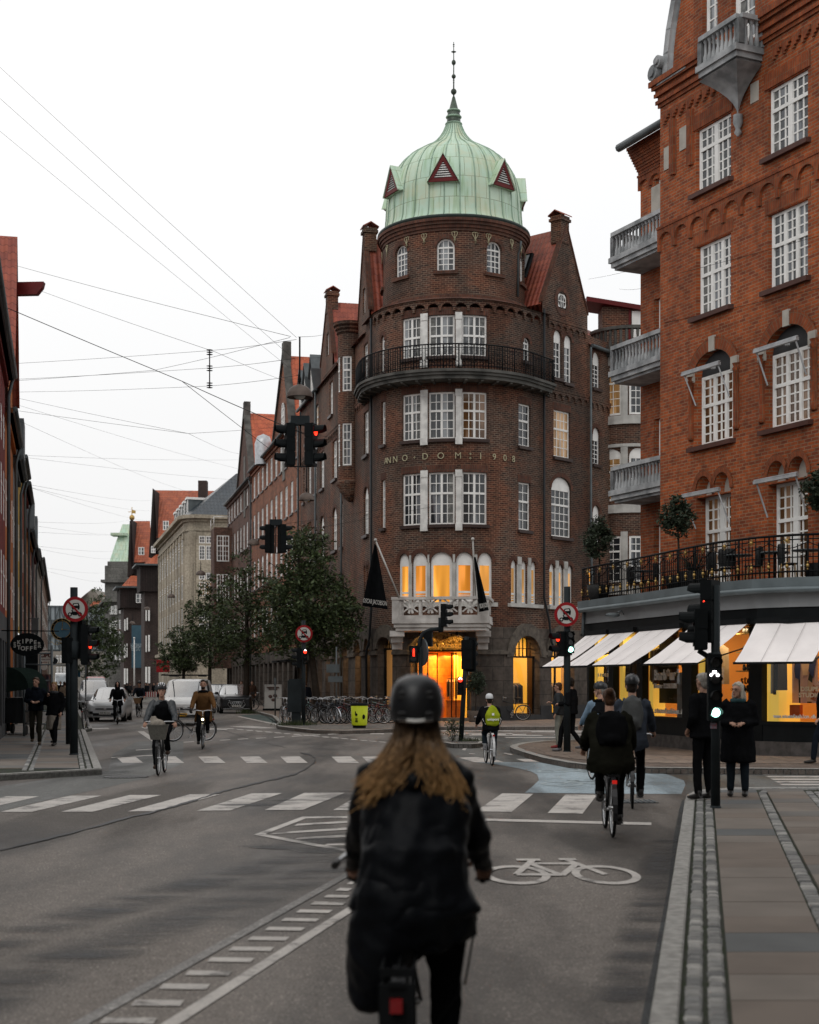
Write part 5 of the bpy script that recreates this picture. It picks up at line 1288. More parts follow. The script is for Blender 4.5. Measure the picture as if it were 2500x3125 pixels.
for i,c in enumerate((2.42,5.40,8.38)):
 pbox(b,RP,rw_(c-.85),rw_(c+.85),16.58,16.95,-.01,.03);pbox(b,RP,rw_(c-.85),rw_(c+.85),13.45,13.82,-.01,.012)
 for (a0,a1,zs,rs_,rt) in ((c-.83,c+.83,9.95,.6,.34),(c-.74,c-.05,6.83,.45,.17),(c+.05,c+.74,6.83,.45,.17)):
  ap=arch_pts(rw_(a0),rw_(a1),zs,rs_,12);ao=arch_pts(rw_(a0-rt*.85),rw_(a1+rt*.85),zs,rs_+rt,12)
  for k in range(12):b.poly(*[RP.pt(u,z,.028) for u,z in (ap[k],ap[k+1],ao[k+1],ao[k])],uv=[(k*.17,0),(k*.17+.17,0),(k*.17+.17,.3),(k*.17,.3)])
corbels(b,RP,rw_(.02),rw_(10.9),13.95,w=.75,r=.28,t=.07,drop=.2);corbels(b,RP,R1+.02,R1+1.2,16.9,w=.5,r=.15)
for z0,z1,d_ in ((17.75,17.85,.05),(17.85,17.95,.10),(17.95,18.05,.05),(18.05,18.15,.13),(18.25,18.35,.18),(18.15,18.25,.10),(18.35,18.5,.24)):pbox(b,RP,rw_(-.02),rw_(2.86),z0,z1,-.01,d_);pbox(b,RP,rw_(4.46),rw_(10.9),z0,z1,-.01,d_)
for k in range(30):
 c=.25+k*.36
 if not 2.7<c<4.6:
  for j in range(4):pbox(b,RP,rw_(c+j*.075),rw_(c+j*.075+.075),17.22+j*.07,17.55,-.01,.06)
for k in range(11):pbox(b,RP,R1-.02,R1+3.4,17.2+k*.085,17.29+k*.085,-.01,.03+k*.028)
for c in (.62,1.42):pbox(b,RP,rw_(c),rw_(c+.16),15.7,17.2,-.01,.09)
for c in (2.42,5.40,8.38):
 for s_ in (-.98,.98):
  p=RP.pt(rw_(c+s_),0,-.02);b.lathe((p.x,p.y,0),[(.10,8.3),(.13,8.36),(.10,8.45),(.10,9.8),(.14,9.86),(.10,9.92),(.14,10.0)],10)
b.parts('moulded_brickwork',m_rr,RBd)
b=M()
for o in ops:
 if o[5] and o[2]>8:pbox(b,RP,o[0]-.12,o[1]+.12,o[2]-.13,o[2]-.01,-.02,.12)
b.parts('window_sill',mat('brown_tile_sill',(.085,.032,.022),.5,vs=3),RBd)
b=M()
for c in (2.42,5.40,8.38):
 for k,(u,z,w_,h) in enumerate(((c,10.72,.11,.40),(c-.95,10.02,.13,.36),(c+.95,10.02,.13,.36))):pbox(b,RP,rw_(u-w_),rw_(u+w_),z-h/2,z+h/2,-.01,.05)
b.parts('keystone',m_tymp,RBd)
b=M()  # stone edge of the curved gable and its scroll
for i in range(5):
 (u,z),(v,y_)=gp[i],gp[i+1];d=V((v-u,y_-z,0)).normalized()
 u,z,v,y_=u-d.x*.03,z-d.y*.03,v+d.x*.03,y_+d.y*.03;q=[(u,z),(v,y_),(v-d.y*.22,y_+d.x*.22),(u-d.y*.22,z+d.x*.22)]
 b.prism([RP.pt(rw_(a),c,.10) for a,c in q],-nr_*.45)
pbox(b,RP,rw_(.3),rw_(1.6),18.3,18.5,-.2,.2)
for u,z,r_ in ((.05,18.72,.22),(-.12,18.42,.17),(.28,18.95,.17)):p=RP.pt(rw_(u),z,.1);b.tube([p-nr_*.25,p+nr_*.14],r_,14);b.tube([p+nr_*.14,p+nr_*.2],r_*.55,12)
pbox(b,RP,rw_(-.1),rw_(.45),18.35,18.75,-.2,.05);b.build('gable_stonework',m_grey_st,RBd,fix=True)
def balustrade(b,pts,z0,z1,sp=.17,r=.07):
 pth=Path([(p.x,p.y) for p in pts])
 for i in range(len(pts)-1):
  L_=(pts[i+1]-pts[i]).length;n=max(1,int(L_/sp))
  for k in range(n+1):
   p=pts[i].lerp(pts[i+1],k/n)
   H=z1-z0-.12
   if k in (0,n):b.box((p.x,p.y,(z0+z1-.1)/2),(.16,.16,H),rz=.436)
   else:b.lathe((p.x,p.y,z0),[(r,0),(r,H*.1),(r*.9,H*.3),(r*.55,H*.45),(r*.5,H*.85),(r*.9,H*.92),(r*.9,H)],8)
 for i in range(len(pts)-1):
  b.bar(V((pts[i].x,pts[i].y,z1-.06)),V((pts[i+1].x,pts[i+1].y,z1-.06)),.24,.12)
def balcony(o_,n_,t_,L_,dep,zr,zf,name='balcony'):
 pts=[o_,o_+n_*dep,o_+n_*dep+t_*L_,o_+t_*L_]
 b=M();balustrade(b,[p-n_*.1 if 0<i<3 else p for i,p in enumerate(pts)],zf,zr)
 for k,(z0,z1,e) in enumerate(((zf-.16,zf,.06),(zf-.30,zf-.16,.0),(zf-.38,zf-.30,-.08))):
  q=[pts[0]-t_*e,pts[1]-t_*e+n_*e,pts[2]+t_*e+n_*e,pts[3]+t_*e];b.prism([V((p.x,p.y,z0)) for p in q],(0,0,z1-z0))
 return b
for zr,zb in ((15.37,14.23),(11.94,10.80),(8.30,7.20)):
 b=balcony(b2-dr*.02,nr_,dr,3.5,1.05,zr,zb+.38);b.build('balcony',m_grey_st,RBd,fix=True)
o_=RP.pt(rw_(2.87),0,0);b=balcony(o_,nr_,dr,1.57,.8,18.43,17.68)
q=[o_,o_+nr_*.8,o_+nr_*.8+dr*1.57,o_+dr*1.57];tip=RP.pt(rw_(3.66),16.25,.1);prev=[V((p.x,p.y,17.3)) for p in q]
for k in range(1,7):
 f=k/6;g_=(1-f)**1.9;cur=[V((tip.x+(p.x-tip.x)*g_,tip.y+(p.y-tip.y)*g_,17.3-1.05*f)) for p in q]
 for j in range(4):b.poly(prev[j],prev[(j+1)%4],cur[(j+1)%4],cur[j])
 prev=cur
b.lathe((tip.x,tip.y,0),[(.02,15.75),(.10,15.85),(.06,15.95),(.13,16.1),(.12,16.3)],10);b.build('balcony',m_grey_st,RBd,fix=True)
b=M();e0,e1=b2-dr*.3+nr_*.6,b2+dr*3.6+nr_*.6;b.poly(V((e0.x,e0.y,18.15)),V((e1.x,e1.y,18.15)),V((e1.x,e1.y,0))-nr_*3.5+V((0,0,20.3)),V((e0.x,e0.y,0))-nr_*3.5+V((0,0,20.3)));b.build('tiled_roof',m_tile_o,RBd)
b=M();b.tube([V((e0.x,e0.y,18.1)),V((e1.x,e1.y,18.1))],.12,8);b.build('gutter',m_zinc,RBd)
# folded awnings over the windows of two floors
for c,z,zl in ((2.42,10.05,9.2),(5.40,10.05,9.2),(8.38,10.05,9.2),(2.42,6.78,5.9),(5.40,6.78,5.9),(8.38,6.78,5.9)):
 b=M();a,d=RP.pt(rw_(c-.8),z,.26),RP.pt(rw_(c+.8),z,.26);b.bar(a,d,.09,.07);b.bar(a+V((0,0,.06)),d+V((0,0,.06)),.05,.03)
 for s_ in (-.72,.72):b.bar(RP.pt(rw_(c+s_),z,.26),RP.pt(rw_(c+s_),zl,.02),.035);
 b.box(RP.pt(rw_(c),z+.05,.0),(.1,.1,.1));b.build('folded_awning',mat('awning_aluminium',(.45,.46,.47),.5,.3),RBd)
 # ---- terrace and shopfront (ground floor of the same house)
tp_=[(4.95,43.2),(5.38,41.6),(5.85,40.0),(6.33,38.2),(6.72,36.6),(7.15,35.1),(7.86,33.8),(8.5,33.2),(9.2,32.85),(11.2,32.2),(13.5,31.6)]
TPt=Path(tp_);TL=TPt.L[-1]
def fl_(z,off=0):
 b=M();ps=[TPt.pt(t,z,off) for t in TPt.L]+[V((15,36,z)),V((10.5,44.5,z)),V((7.5,46,z))];return ps
b=M();b.prism(fl_(4.0,0),(0,0,.14));b.build('terrace_deck',m_zinc,RBd,fix=True)
b=M();pbox(b,TPt,0,TL,3.92,4.16,-.2,.03);pbox(b,TPt,0,TL,3.86,3.92,-.25,.0);b.tube([TPt.pt(t,3.88,.1) for t in TPt.L],.07,6);b.build('terrace_edge',mat('zinc_edge',(.16,.19,.20),.5,.3,vs=1.5),RBd)
b=M();pbox(b,TPt,0,TL,3.50,3.86,-.5,-.12);b.build('white_fascia',mat('fascia_paint',(.28,.29,.295),.6,vs=1.5,var=.15),RBd)
m_blk=mat('black_shopfront',(.009,.011,.012),.45,vs=3,spec=.12)
b=M();pbox(b,TPt,0,TL,3.20,3.50,-.5,-.16);pbox(b,TPt,0,TL,3.14,3.22,-.5,-.06)
pil=[(1797,1803),(1862,1877),(1948,1966),(2087,2116),(2291,2329),(2535,2560)]
SPt=Path([(TPt.pt(t,0,-.35).x,TPt.pt(t,0,-.35).y) for t in TPt.L]);SX=SPt.x
for a,c in pil:pbox(b,SPt,SX(a),SX(c),.40,3.2,-.25,.05)
pbox(b,SPt,0,SPt.L[-1],.42,.86,-.2,.02);pbox(b,SPt,0,SPt.L[-1],.82,.90,-.2,.06);sf=b.build('shopfront',m_blk,RBd)
b=M();pbox(b,SPt,0,SPt.L[-1],.10,.44,-.3,.09);b.build('granite_plinth',mat('dark_granite',(.10,.09,.085),.7,vs=6,var=.4),RBd)
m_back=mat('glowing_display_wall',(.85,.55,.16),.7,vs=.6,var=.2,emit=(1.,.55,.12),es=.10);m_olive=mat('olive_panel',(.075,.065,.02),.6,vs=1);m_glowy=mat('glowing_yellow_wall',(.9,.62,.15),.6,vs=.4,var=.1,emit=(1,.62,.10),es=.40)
m_orng=mat('glowing_orange_wall',(.60,.26,.07),.7,vs=.5,var=.2,emit=(1,.36,.06),es=.16)  # display walls glow, shop lamplight put into their colour
pw=[(pil[i][1],pil[i+1][0]) for i in range(5)]
for i,(a,c) in enumerate(pw):
 u,v=SX(a),SX(c);g=M();st=[u]+[l for l in SPt.L if u<l<v]+[v]
 for k in range(len(st)-1):g.poly(SPt.pt(st[k],.9,-.08),SPt.pt(st[k+1],.9,-.08),SPt.pt(st[k+1],3.2,-.08),SPt.pt(st[k],3.2,-.08))
 g.build('window_pane',cg,sf)
 bkm=(m_roomdark,m_roomdark,m_back,m_orng,m_orng)[i]
 room(SPt,u+.02,v-.02,.88,3.2,-.12,-1.35,[bkm,(m_glowy,m_orng,m_orng,m_orng,m_glowy)[i],m_back,m_back,m_roomdark],RBd,'display_room')
 b=M();pbox(b,SPt,u+.02,u+.20+.03*i,.9,3.2,-.5,-.14);b.build('side_wall_glow',m_glowy,RBd)  # added glowing strip, stands in for lamplight on the window's side wall
 area('shop_lamp',SPt.pt((u+v)/2,3.1,-.5),.5,9+6*(v-u),(1,.72,.38))
m_ltr=mat('white_lettering',(.85,.83,.78),.5)
u,v=SX(1966),SX(2087)
b=M();pbox(b,SPt,u+(v-u)*.22,u+(v-u)*.66,1.25,3.15,-.24,-.19);b.build('olive_display_panel',m_olive,RBd)
b=M();pbox(b,SPt,v-(v-u)*.30,v-.12,.90,2.05,-.4,-.15);b.build('display_plinth',m_tymp,RBd)
letters(SPt,'Barb*ur',SX(1997),SX(2052),1.98,.36,-.05,m_ltr,sf,bold=.016);letters(SPt,'flower MOUNTAIN',SX(1992),SX(2056),1.70,.17,-.05,m_ltr,sf,bold=.006)
letters(SPt,'www.stormfashion.dk',SX(1972),SX(2082),1.05,.19,-.05,m_ltr,sf,bold=.006)
u5,v5=SX(2329),SX(2535);letters(SPt,'www.stormfashion.dk',SX(2362),SX(2486),1.02,.12,-.05,m_ltr,sf,bold=.003)
letters(SPt,'STORM',SX(1822),SX(1850),2.0,.14,-.05,m_ltr,sf);letters(SPt,'storm',SX(2200),SX(2250),1.85,.30,-.6,mat('brown_lettering',(.20,.08,.03),.5),sf)
def shopthing(b,name,mats,lab,cat):return b.build(name,mats,None,loc=b.v[0],label=lab,cat=cat)
g_=garments(SPt,u+.15,u+(v-u)*.24,2.75,-.3,None,3,n=5,H=1.0,cols=[mat('cloth_cream',(.60,.50,.36),.9),MATS['cloth_beige'],MATS['cloth_cream'],MATS['cloth_tan']]);put(g_,None,'rail of pale cream shirts at the left of the window lettered Barbour','clothes rail')
b=M();rs=random.Random(8)
for k in range(26):p=SPt.pt(v-(v-u)*.22+rs.random()*.4,2.1+rs.random()*.75,-.25+rs.random()*.1);b.ball(p,(.05,.05,.07),6,5)
shopthing(b,'dried_flowers',mat('red_petals',(.35,.03,.02),.7,vs=20,col2=(.5,.3,.1)),'red and yellow dried flowers above the pale plinth in the shop window','flowers')
u4,v4=SX(2116),SX(2291)
for k,zz in enumerate((1.55,2.05,2.5,2.95)):
 b=M();pbox(b,SPt,u4+(v4-u4)*.52,u4+(v4-u4)*.80,zz,zz+.03,-.9,-.5);sh_=b.build('glass_shelf',mat('shelf_glass',(.5,.35,.15),.2),RBd)
 b=M()
 for j in range(4):p=SPt.pt(u4+(v4-u4)*(.55+j*.07),zz+.08,-.7);b.ball(p,(.05,.11,.06),8,5);b.ball(p+V((0,.03,.05)),(.04,.05,.06),6,4)
 b.build('shoes',m_dark,None,loc=p,label=('dark trainers on the lowest glass shelf of the middle shop window','row of trainers on the second glass shelf of the middle shop window','row of trainers on the third glass shelf of the middle shop window','black caps and trainers on the topmost glass shelf of the middle shop window')[k],cat='shoes',group='shoes on the shop shelves')
g_=garments(SPt,v4-.42,v4-.1,2.5,-.5,None,2,n=4,H=1.2,cols=[MATS['cloth_black']]*4);put(g_,None,'rail of dark coats at the right end of the middle shop window','clothes rail')
# poster of a colour-block jacket in the right-hand window
pp0,pp1=u5+.42,v5-.40
b=M();pbox(b,SPt,pp0,pp1,1.32,3.1,-.62,-.60,0)
def pol(pts,mi,d):b.prism([SPt.pt(pp0+(pp1-pp0)*x_,1.32+1.78*y_,-.60+d) for x_,y_ in pts],SPt.sn[-2]*.004,mi)
pol([(.30,0),(.78,0),(.80,.3),(.93,.55),(.86,.92),(.66,1),(.35,1),(.16,.86),(.10,.45),(.28,.3)],1,.004);pol([(.66,1),(.86,.92),(.95,.55),(.84,.32),(.66,.42)],2,.009)
pol([(.10,.45),(.28,.62),(.38,.52),(.34,.30),(.14,.33)],2,.010);pol([(.40,.50),(.70,.52),(.64,.36),(.46,.36)],3,.011);pol([(.60,.02),(.82,.02),(.80,.26),(.66,.3)],3,.012);pol([(.74,.05),(.95,.02),(.97,.2),(.84,.24)],4,.014);pol([(.16,.86),(.34,1),(.30,.66)],3,.013)
ps_=shopthing(b,'window_poster',[mat('poster_rose',(.62,.40,.36),.6,var=.1),mat('poster_black',(.03,.035,.03),.6),mat('poster_blue',(.06,.08,.20),.6),mat('poster_peach',(.70,.48,.34),.6),mat('poster_skin',(.40,.12,.04),.6)],'large poster of a colour block jacket in the rightmost shop window','poster')
l1_=M()
for txt,zz in (('DSUPER',1.64),('STUDIOS',1.50)):
 t_=pp0+(pp1-pp0)*.78;m_=text_m(txt,.14,.006,bold=.006);m_.xf(frame_mat(SPt.pt(t_,zz,-.56),SPt.pt(t_+.05,0,0)-SPt.pt(t_-.05,0,0),(0,0,1)));l1_.join(m_)
l1_.build('poster_lettering',m_ltr,ps_)
g_=garments(SPt,u5+.12,u5+.34,2.7,-.3,None,7,n=3,H=1.25,cols=[MATS['cloth_black'],MATS['cloth_cream'],MATS['poster_blue'],MATS['cloth_black']]);put(g_,None,'black and cream coats on hangers left of the large jacket poster','clothes rail')
b=M();pbox(b,SPt,u5+.5,v5-.8,1.0,1.28,-.55,-.35);shopthing(b,'folded_clothes',[mat('orange_cloth',(.6,.12,.03),.8)],'orange folded clothes lying below the large jacket poster','clothes')
for k,(px_,z_,lab_) in enumerate(((1838,2.5,'shirts on a short rail in the leftmost shop window'),(1905,2.5,'shirts on a short rail in the second shop window'),(2150,2.75,'dark jackets at the left end of the middle shop window'))):t_=SX(px_);put(garments(SPt,t_-.25,t_+.25,z_,-.35,None,20+k,n=5,H=.95),None,lab_,'clothes rail')
for k,(px_,w_,h_,lab_) in enumerate(((1845,.35,.5,'low brown display box in the leftmost shop window'),(1925,.4,.7,'brown display box in the second shop window'),(2225,.7,.35,'long brown display bench in the middle shop window'))):t_=SX(px_);b=M();pbox(b,SPt,t_-w_/2,t_+w_/2,.9,.9+h_,-.6,-.25);b.build('display_box',m_wood,None,loc=SPt.pt(t_,.9,-.4),label=lab_,cat='display box')
# awnings
m_awn=mat('white_awning_cloth',(.92,.87,.85),.8,vs=1.6,var=.10,det=9,bp=.15,bs=4)
awl=('white awning nearest the side street, leftmost on the shop','second white awning from the left on the shop, narrow','white awning above the window lettered Barbour','white awning behind the nearest traffic signal','rightmost white awning above the poster window')
for i,((ta,tc),(ba,bc_)) in enumerate((((1789,1853),0),((1862,1936),0),((1953,2078),0),((2108,2282),0),((2307,2504),0))) if False else enumerate([((a,c),(0,0)) for a,c in ((1789,1853),(1862,1936),(1953,2078),(2108,2282),(2307,2540))]):
 u,v=TPt.x(ta),TPt.x(tc);b=M();m_=(u+v)/2
 n_=(TPt.pt(m_,0,1)-TPt.pt(m_,0,0));t_=(TPt.pt(v,0,0)-TPt.pt(u,0,0)).normalized();n_=V((t_.y,-t_.x,0));A,C=TPt.pt(u,3.17,-.02),TPt.pt(v,3.17,-.02);D_=n_*1.42+V((0,0,-.95))
 k=10;g0=[]
 for j in range(k+1):g0.append([A.lerp(C,j/k)+D_*f+V((0,0,-.05*math.sin(math.pi*f))) for f in (0,.33,.66,1)])
 for j in range(k):
  for f in range(3):b.poly(g0[j][f],g0[j+1][f],g0[j+1][f+1],g0[j][f+1],smooth=True)
 aw=b.build('awning',m_awn,None,loc=A,label=awl[i],cat='awning',group='white awnings over the shop windows')
 b=M();[b.bar(A.lerp(C,f_)+V((0,0,.006)),A.lerp(C,f_)+D_*.98+V((0,0,.006)),.012,.004) for f_ in (.34,.67)];b.build('awning_seams',mat('awning_seam',(.62,.58,.57),.9),aw)
 b=M();b.bar(A+D_-t_*.02,C+D_+t_*.02,.05,.05);b.bar(A+V((0,0,.04)),C+V((0,0,.04)),.12,.12)
 for e in (A,C):b.bar(e+D_,e+V((0,0,-.55)),.03)
 b.build('awning_frame',m_iron,aw)
 # terrace railing with gilt knobs
b=M();gb=M();RLp=Path([(TPt.pt(t,0,-.12).x,TPt.pt(t,0,-.12).y) for t in TPt.L]);RL=RLp.L[-1];n=90
for z,r_ in ((5.12,.028),(5.02,.014),(4.30,.02),(4.62,.012)):b.tube([RLp.pt(RL*i/n,z) for i in range(n+1)],r_,4)
t=.05;k=0
while t<RL:
 b.tube([RLp.pt(t,4.16),RLp.pt(t,5.1 if k%2 else 4.92)],.013,4)
 if k%8==0:b.tube([RLp.pt(t,4.14),RLp.pt(t,5.12)],.024,5)
 if k%8==4:
  for r_,m_ in ((.05,0),):gb.ball(RLp.pt(t,5.0,.03),.045,6,4)
  for a in range(4):p=RLp.pt(t,5.0,.04);b_=math.pi*a/4;tt_=(RLp.pt(t+.05,0)-RLp.pt(t-.05,0)).normalized();gb.bar(p-(tt_*math.cos(b_)+V((0,0,math.sin(b_))))*.09,p+(tt_*math.cos(b_)+V((0,0,math.sin(b_))))*.09,.012)
  b.tube([RLp.pt(t-.5+.1*j,4.98-.16*math.sin(math.pi*j/10),.02) for j in range(11)],.012,3)
 if k%8==0 or k%8==4:gb.ball(RLp.pt(t,4.42,.03),(.042,.042,.05),8,6);gb.ball(RLp.pt(t,4.34,.03),.022,6,4);gb.ball(RLp.pt(t,4.50,.03),.022,6,4)
 t+=.115;k+=1
rl=b.build('terrace_railing',m_iron,None,loc=RLp.pt(RL/2,4.16),label='black iron terrace railing with gilt knobs above the shopfront',cat='railing')
gb.parts('gilt_knob',mat('gilt',(.42,.27,.09),.4,.8),rl)
# small lamp on the fascia
p=TPt.pt(TPt.x(1893),3.66,-.1);b=M();b.tube([p,p+V((-.1,-.35,.08)),p+V((-.25,-.5,.02))],.018,6);b.ball(p+V((-.38,-.55,-.05)),(.2,.1,.07),10,6);b.build('fascia_lamp',m_zinc,RBd)
b=M();b.tube([P(1783,1855,43),P(1779,1930,43),P(1790,1955,43)],.05,8);b.tube([P(1800,1858,42.5),P(1784,1856,43)],.05,8);b.build('downpipe',m_zinc,RBd)
# terrace furniture
def chair(loc,rz,lab):
 t=thing('terrace_chair',lab,'chair',(0,0,0),'black bistro chairs on the terrace');mm=m_dark
 b=M();b.lathe((0,0,.42),[(.22,0),(.23,.03),(.0,.04)],14);b.build('seat',mm,t)
 b=M();b.lathe((0,0,0),[(.22,.46),(.25,.7),(.23,.88),(.215,.9),(.235,.7),(.205,.46)],10,a0=R(20),a1=R(160));b.build('backrest',mat('black_wicker',(.02,.02,.02),.7,bp=.5,bs=90),t)
 for sx_,sy_ in ((-1,-1),(1,-1),(-1,1),(1,1)):b=M();b.tube([(sx_*.15,sy_*.15,.43),(sx_*.21,sy_*.21,0)],.014,6);b.build('leg',mat('bamboo_legs',(.28,.18,.07),.5),t)
 t.location=loc;t.rotation_euler=(0,0,rz);return t
def on_terrace(px,Y):p=P(px,0,Y);return V((p.x,p.y,4.14))
for px,Y,rz,lab in ((1939,41.2,1.2,'black terrace chair furthest left behind the railing'),(1985,40.3,-1.8,'black terrace chair at the left beside the red wall corner'),(2184,36.5,1.0,'black terrace chair below the left double window'),(2222,35.9,2.6,'low black terrace chair facing away beside the left table'),
(2300,35.3,-1.6,'black terrace chair between the two double windows'),(2404,34.6,1.4,'black terrace chair in front of the right double window')):chair(on_terrace(px,Y),rz,lab)
for px,Y,lab in ((1962,40.8,'round terrace table between the two left chairs'),(2255,35.7,'round terrace table between the middle chairs'),(2365,34.9,'round terrace table left of the rightmost chair'),(2462,34.3,'round terrace table at the right edge of the terrace')):
 t=thing('terrace_table',lab,'table',on_terrace(px,Y),'round tables on the terrace');l=t.location
 b=M();b.lathe((l.x,l.y,l.z+.72),[(0,-.01),(.34,-.01),(.35,.01),(.34,.02),(0,.02)],18);b.build('tabletop',m_zinc,t)
 b=M();b.tube([l+V((0,0,.02)),l+V((0,0,.71))],.03,8);b.lathe(l,[(.22,0),(.2,.03),(.04,.05)],12);b.build('pedestal',m_iron,t)
 # ------------------------------------------------------------ trees and plants
def leafmat(name,c1,c2):
 m,nt,b=_new(name);g=N(nt,'ShaderNodeNewGeometry')
 o=ramp(nt,g.outputs['Random Per Island'],[(.0,c2),(.5,c1),(1.,tuple(x*1.7 for x in c1))]);nt.links.new(o,b.inputs['Base Color'])
 b.inputs['Roughness'].default_value=.55;b.inputs['Specular IOR Level'].default_value=.25
 b.inputs['Subsurface Weight'].default_value=0
 return m
m_leaf=leafmat('street_tree_leaves',(.042,.060,.022),(.016,.024,.010));m_leaf2=leafmat('shrub_leaves',(.032,.044,.026),(.012,.018,.010))
m_leafr=leafmat('reddish_leaves',(.07,.035,.02),(.03,.018,.012))
m_bark=mat('bark',(.045,.036,.028),.9,vs=6,bp=.8,bs=20)
def crown(cs,n,size,rs,mi=0,clump=.28,b=None,redtop=None):
 """leaves in clumps through a set of ellipsoids (centre, radii)"""
 b=b or M();tot=sum(r[0]*r[1]*r[2] for c,r in cs);nc=max(8,n//26)
 for c,r in cs:
  k=max(3,int(nc*r[0]*r[1]*r[2]/tot))
  for i in range(k):
   while True:
    q=V((rs.uniform(-1,1),rs.uniform(-1,1),rs.uniform(-1,1)))
    if .35<q.length<1 or (q.length<.35 and rs.random()<.3):break
   q=V((q.x*r[0],q.y*r[1],q.z*r[2]))+V(c);cr=clump*rs.uniform(.6,1.5)
   for j in range(26):
    p=q+V((rs.gauss(0,1),rs.gauss(0,1),rs.gauss(0,.8)))*cr*.55
    a=V((rs.uniform(-1,1),rs.uniform(-1,1),rs.uniform(-.9,.6))).normalized();e=a.cross(V((rs.uniform(-1,1),rs.uniform(-1,1),rs.uniform(-1,1)))).normalized();s_=size*rs.uniform(.6,1.3)
    b.poly(p-a*s_,p+e*s_*.42,p+a*s_,p-e*s_*.42,mi=mi if not redtop or p.z<redtop or rs.random()<.3 else 1)
 return b
def street_tree(base,H,r,zc,lab,seed,lean=(0,0),tr=.14,n=5200,leaf=.13,redtop=None,cs=None,name='street_tree'):
 rs=random.Random(seed);t=thing(name,lab,'tree',base,'street trees along the long street');B=V(base)
 cs=cs or [((B.x+lean[0]*.8,B.y,zc),(r,r,(H-zc)*.8)),((B.x-r*.35,B.y-.2,zc-r*.45),(r*.75,r*.8,r*.55)),((B.x+r*.4+lean[0]*.4,B.y,zc-r*.3),(r*.75,r*.8,r*.6)),((B.x+lean[0],B.y,zc+(H-zc)*.55),(r*.45,r*.5,(H-zc)*.5))]
 b=M();L=V((lean[0],lean[1],0));b.tube([B,B+L*.3+V((0,0,zc*.35)),B+L*.7+V((.05,0,zc*.7)),B+L+V((0,0,zc*1.1)),B+L+V((0,0,H*.85))],[tr*1.3,tr,tr*.85,tr*.5,tr*.12],8)
 b.lathe(B,[(tr*1.9,0),(tr*1.35,.12),(tr*1.2,.4)],10)
 for i in range(16):
  f=.45+.5*i/16;a=i*2.4+rs.random();s0=B+L*min(1,f*1.2)+V((0,0,H*f*.8));d=V((math.cos(a),math.sin(a),.9))*r*(1.0-f*.35)*rs.uniform(.6,.95)
  b.tube([s0,s0+d*.5+V((0,0,.1)),s0+d],[tr*.4*(1.2-f),tr*.22,.012],5)
 b.build('trunk',m_bark,t)
 crown(cs,n,leaf,rs,redtop=redtop).build('crown',[m_leaf,m_leafr],t,uv=False);return t
def GP(px,py,z=.12):p=G(px,py,z);return V((p.x,p.y,z))
tb=GP(752,2177,0)
street_tree((tb.x,tb.y,0),9.3,2.6,5.6,'bushy street tree beside the black car',21,tr=.17,n=8500,leaf=.10)
# the leaning tree behind the bicycle stand, drawn by its outline
Yt=66.0;q= lambda px,py,rx,rz_,ry=1.7:((P(px,py,Yt).x,Yt,P(px,py,Yt).z),(rx,ry,rz_))
pb=P(975,2190,Yt)
street_tree((pb.x,Yt,.12),9.8,2.2,6.4,'tall leaning street tree behind the parked bicycles',5,lean=(-.9,0),tr=.15,n=17000,leaf=.095,redtop=8.6,
cs=[q(935,1650,.9,.7),q(940,1720,1.25,1.3),q(950,1840,2.0,1.6,2.0),q(900,1900,1.5,1.1),q(1010,1920,1.3,1.1),q(860,1800,.9,1.0),q(1060,1880,.7,.9),q(930,1960,1.7,.7)])
tb=GP(640,2150,0);street_tree((P(640,0,108).x,108,0),9.6,2.0,5.8,'rounded street tree behind the white van with the roof rack',31,n=6000,leaf=.12)
street_tree((P(560,0,126).x,126,0),7.0,2.1,4.5,'low spreading tree in front of the pale stone office building',41,n=6000,leaf=.12)
street_tree((P(265,0,150).x,150,0),11.8,3.4,6.2,'dense conical tree behind the left traffic signal',51,n=11000,leaf=.13,
cs=[((P(288,1990,150).x,150,5.0),(3.2,3,3.0)),((P(280,1930,150).x,150,7.6),(2.5,2.3,2.0)),((P(300,1850,150).x,150,9.6),(1.2,1.3,2.2)),((P(335,1960,150).x,150,6),(1.4,1.6,2.2))])
def ball_tree(loc,r,zt,zc,lab,seed,pot='dark',cat='potted tree',name='potted_tree',bask=.34):
 rs=random.Random(seed);t=thing(name,lab,cat,loc,'potted olive trees');L=V(loc)
 b=M();b.tube([L+V((0,0,.3)),L+V((.03,0,zc*.6)),L+V((0,0,zc))],[.035,.028,.02],6);b.build('trunk',m_bark,t)
 crown([(L+V((0,0,zc)),(r*.95,r*.95,r*1.15)),(L+V((r*.1,0,zc+r*.7)),(r*.5,r*.5,r*.7))],2600,.055,rs,clump=.10).build('crown',m_leaf2,t,uv=False)
 b=M();b.lathe(L,[(0,0),(bask*.75,0),(bask*.9,bask*.8),(bask,bask*1.3),(bask*.9,bask*1.3),(bask*.8,bask*1.15),(0,bask*1.15)],18)
 if pot=='basket':
  for k in range(9):b.lathe(L,[(bask*(.77+.026*k)-.01,.02+k*.05),(bask*(.78+.026*k)+.015,.045+k*.05),(bask*(.79+.026*k)-.01,.07+k*.05)],18)
 b.build('pot',mat('wicker_basket',(.16,.13,.11),.8,vs=18,bp=.8,bs=40) if pot=='basket' else mat('dark_wicker_pot',(.03,.03,.03),.7,vs=12,bp=.8,bs=40),t);return t
ball_tree(on_terrace(2068,38.6),.47,0,1.95,'round clipped tree in a pot at the corner of the red wall',3)
ball_tree(on_terrace(1827,42.3),.44,0,1.75,'small olive tree in a pot at the left end of the terrace',4)
ball_tree(on_terrace(2500,34.6),.40,0,2.15,'potted tree on the terrace cut off by the right edge',6)
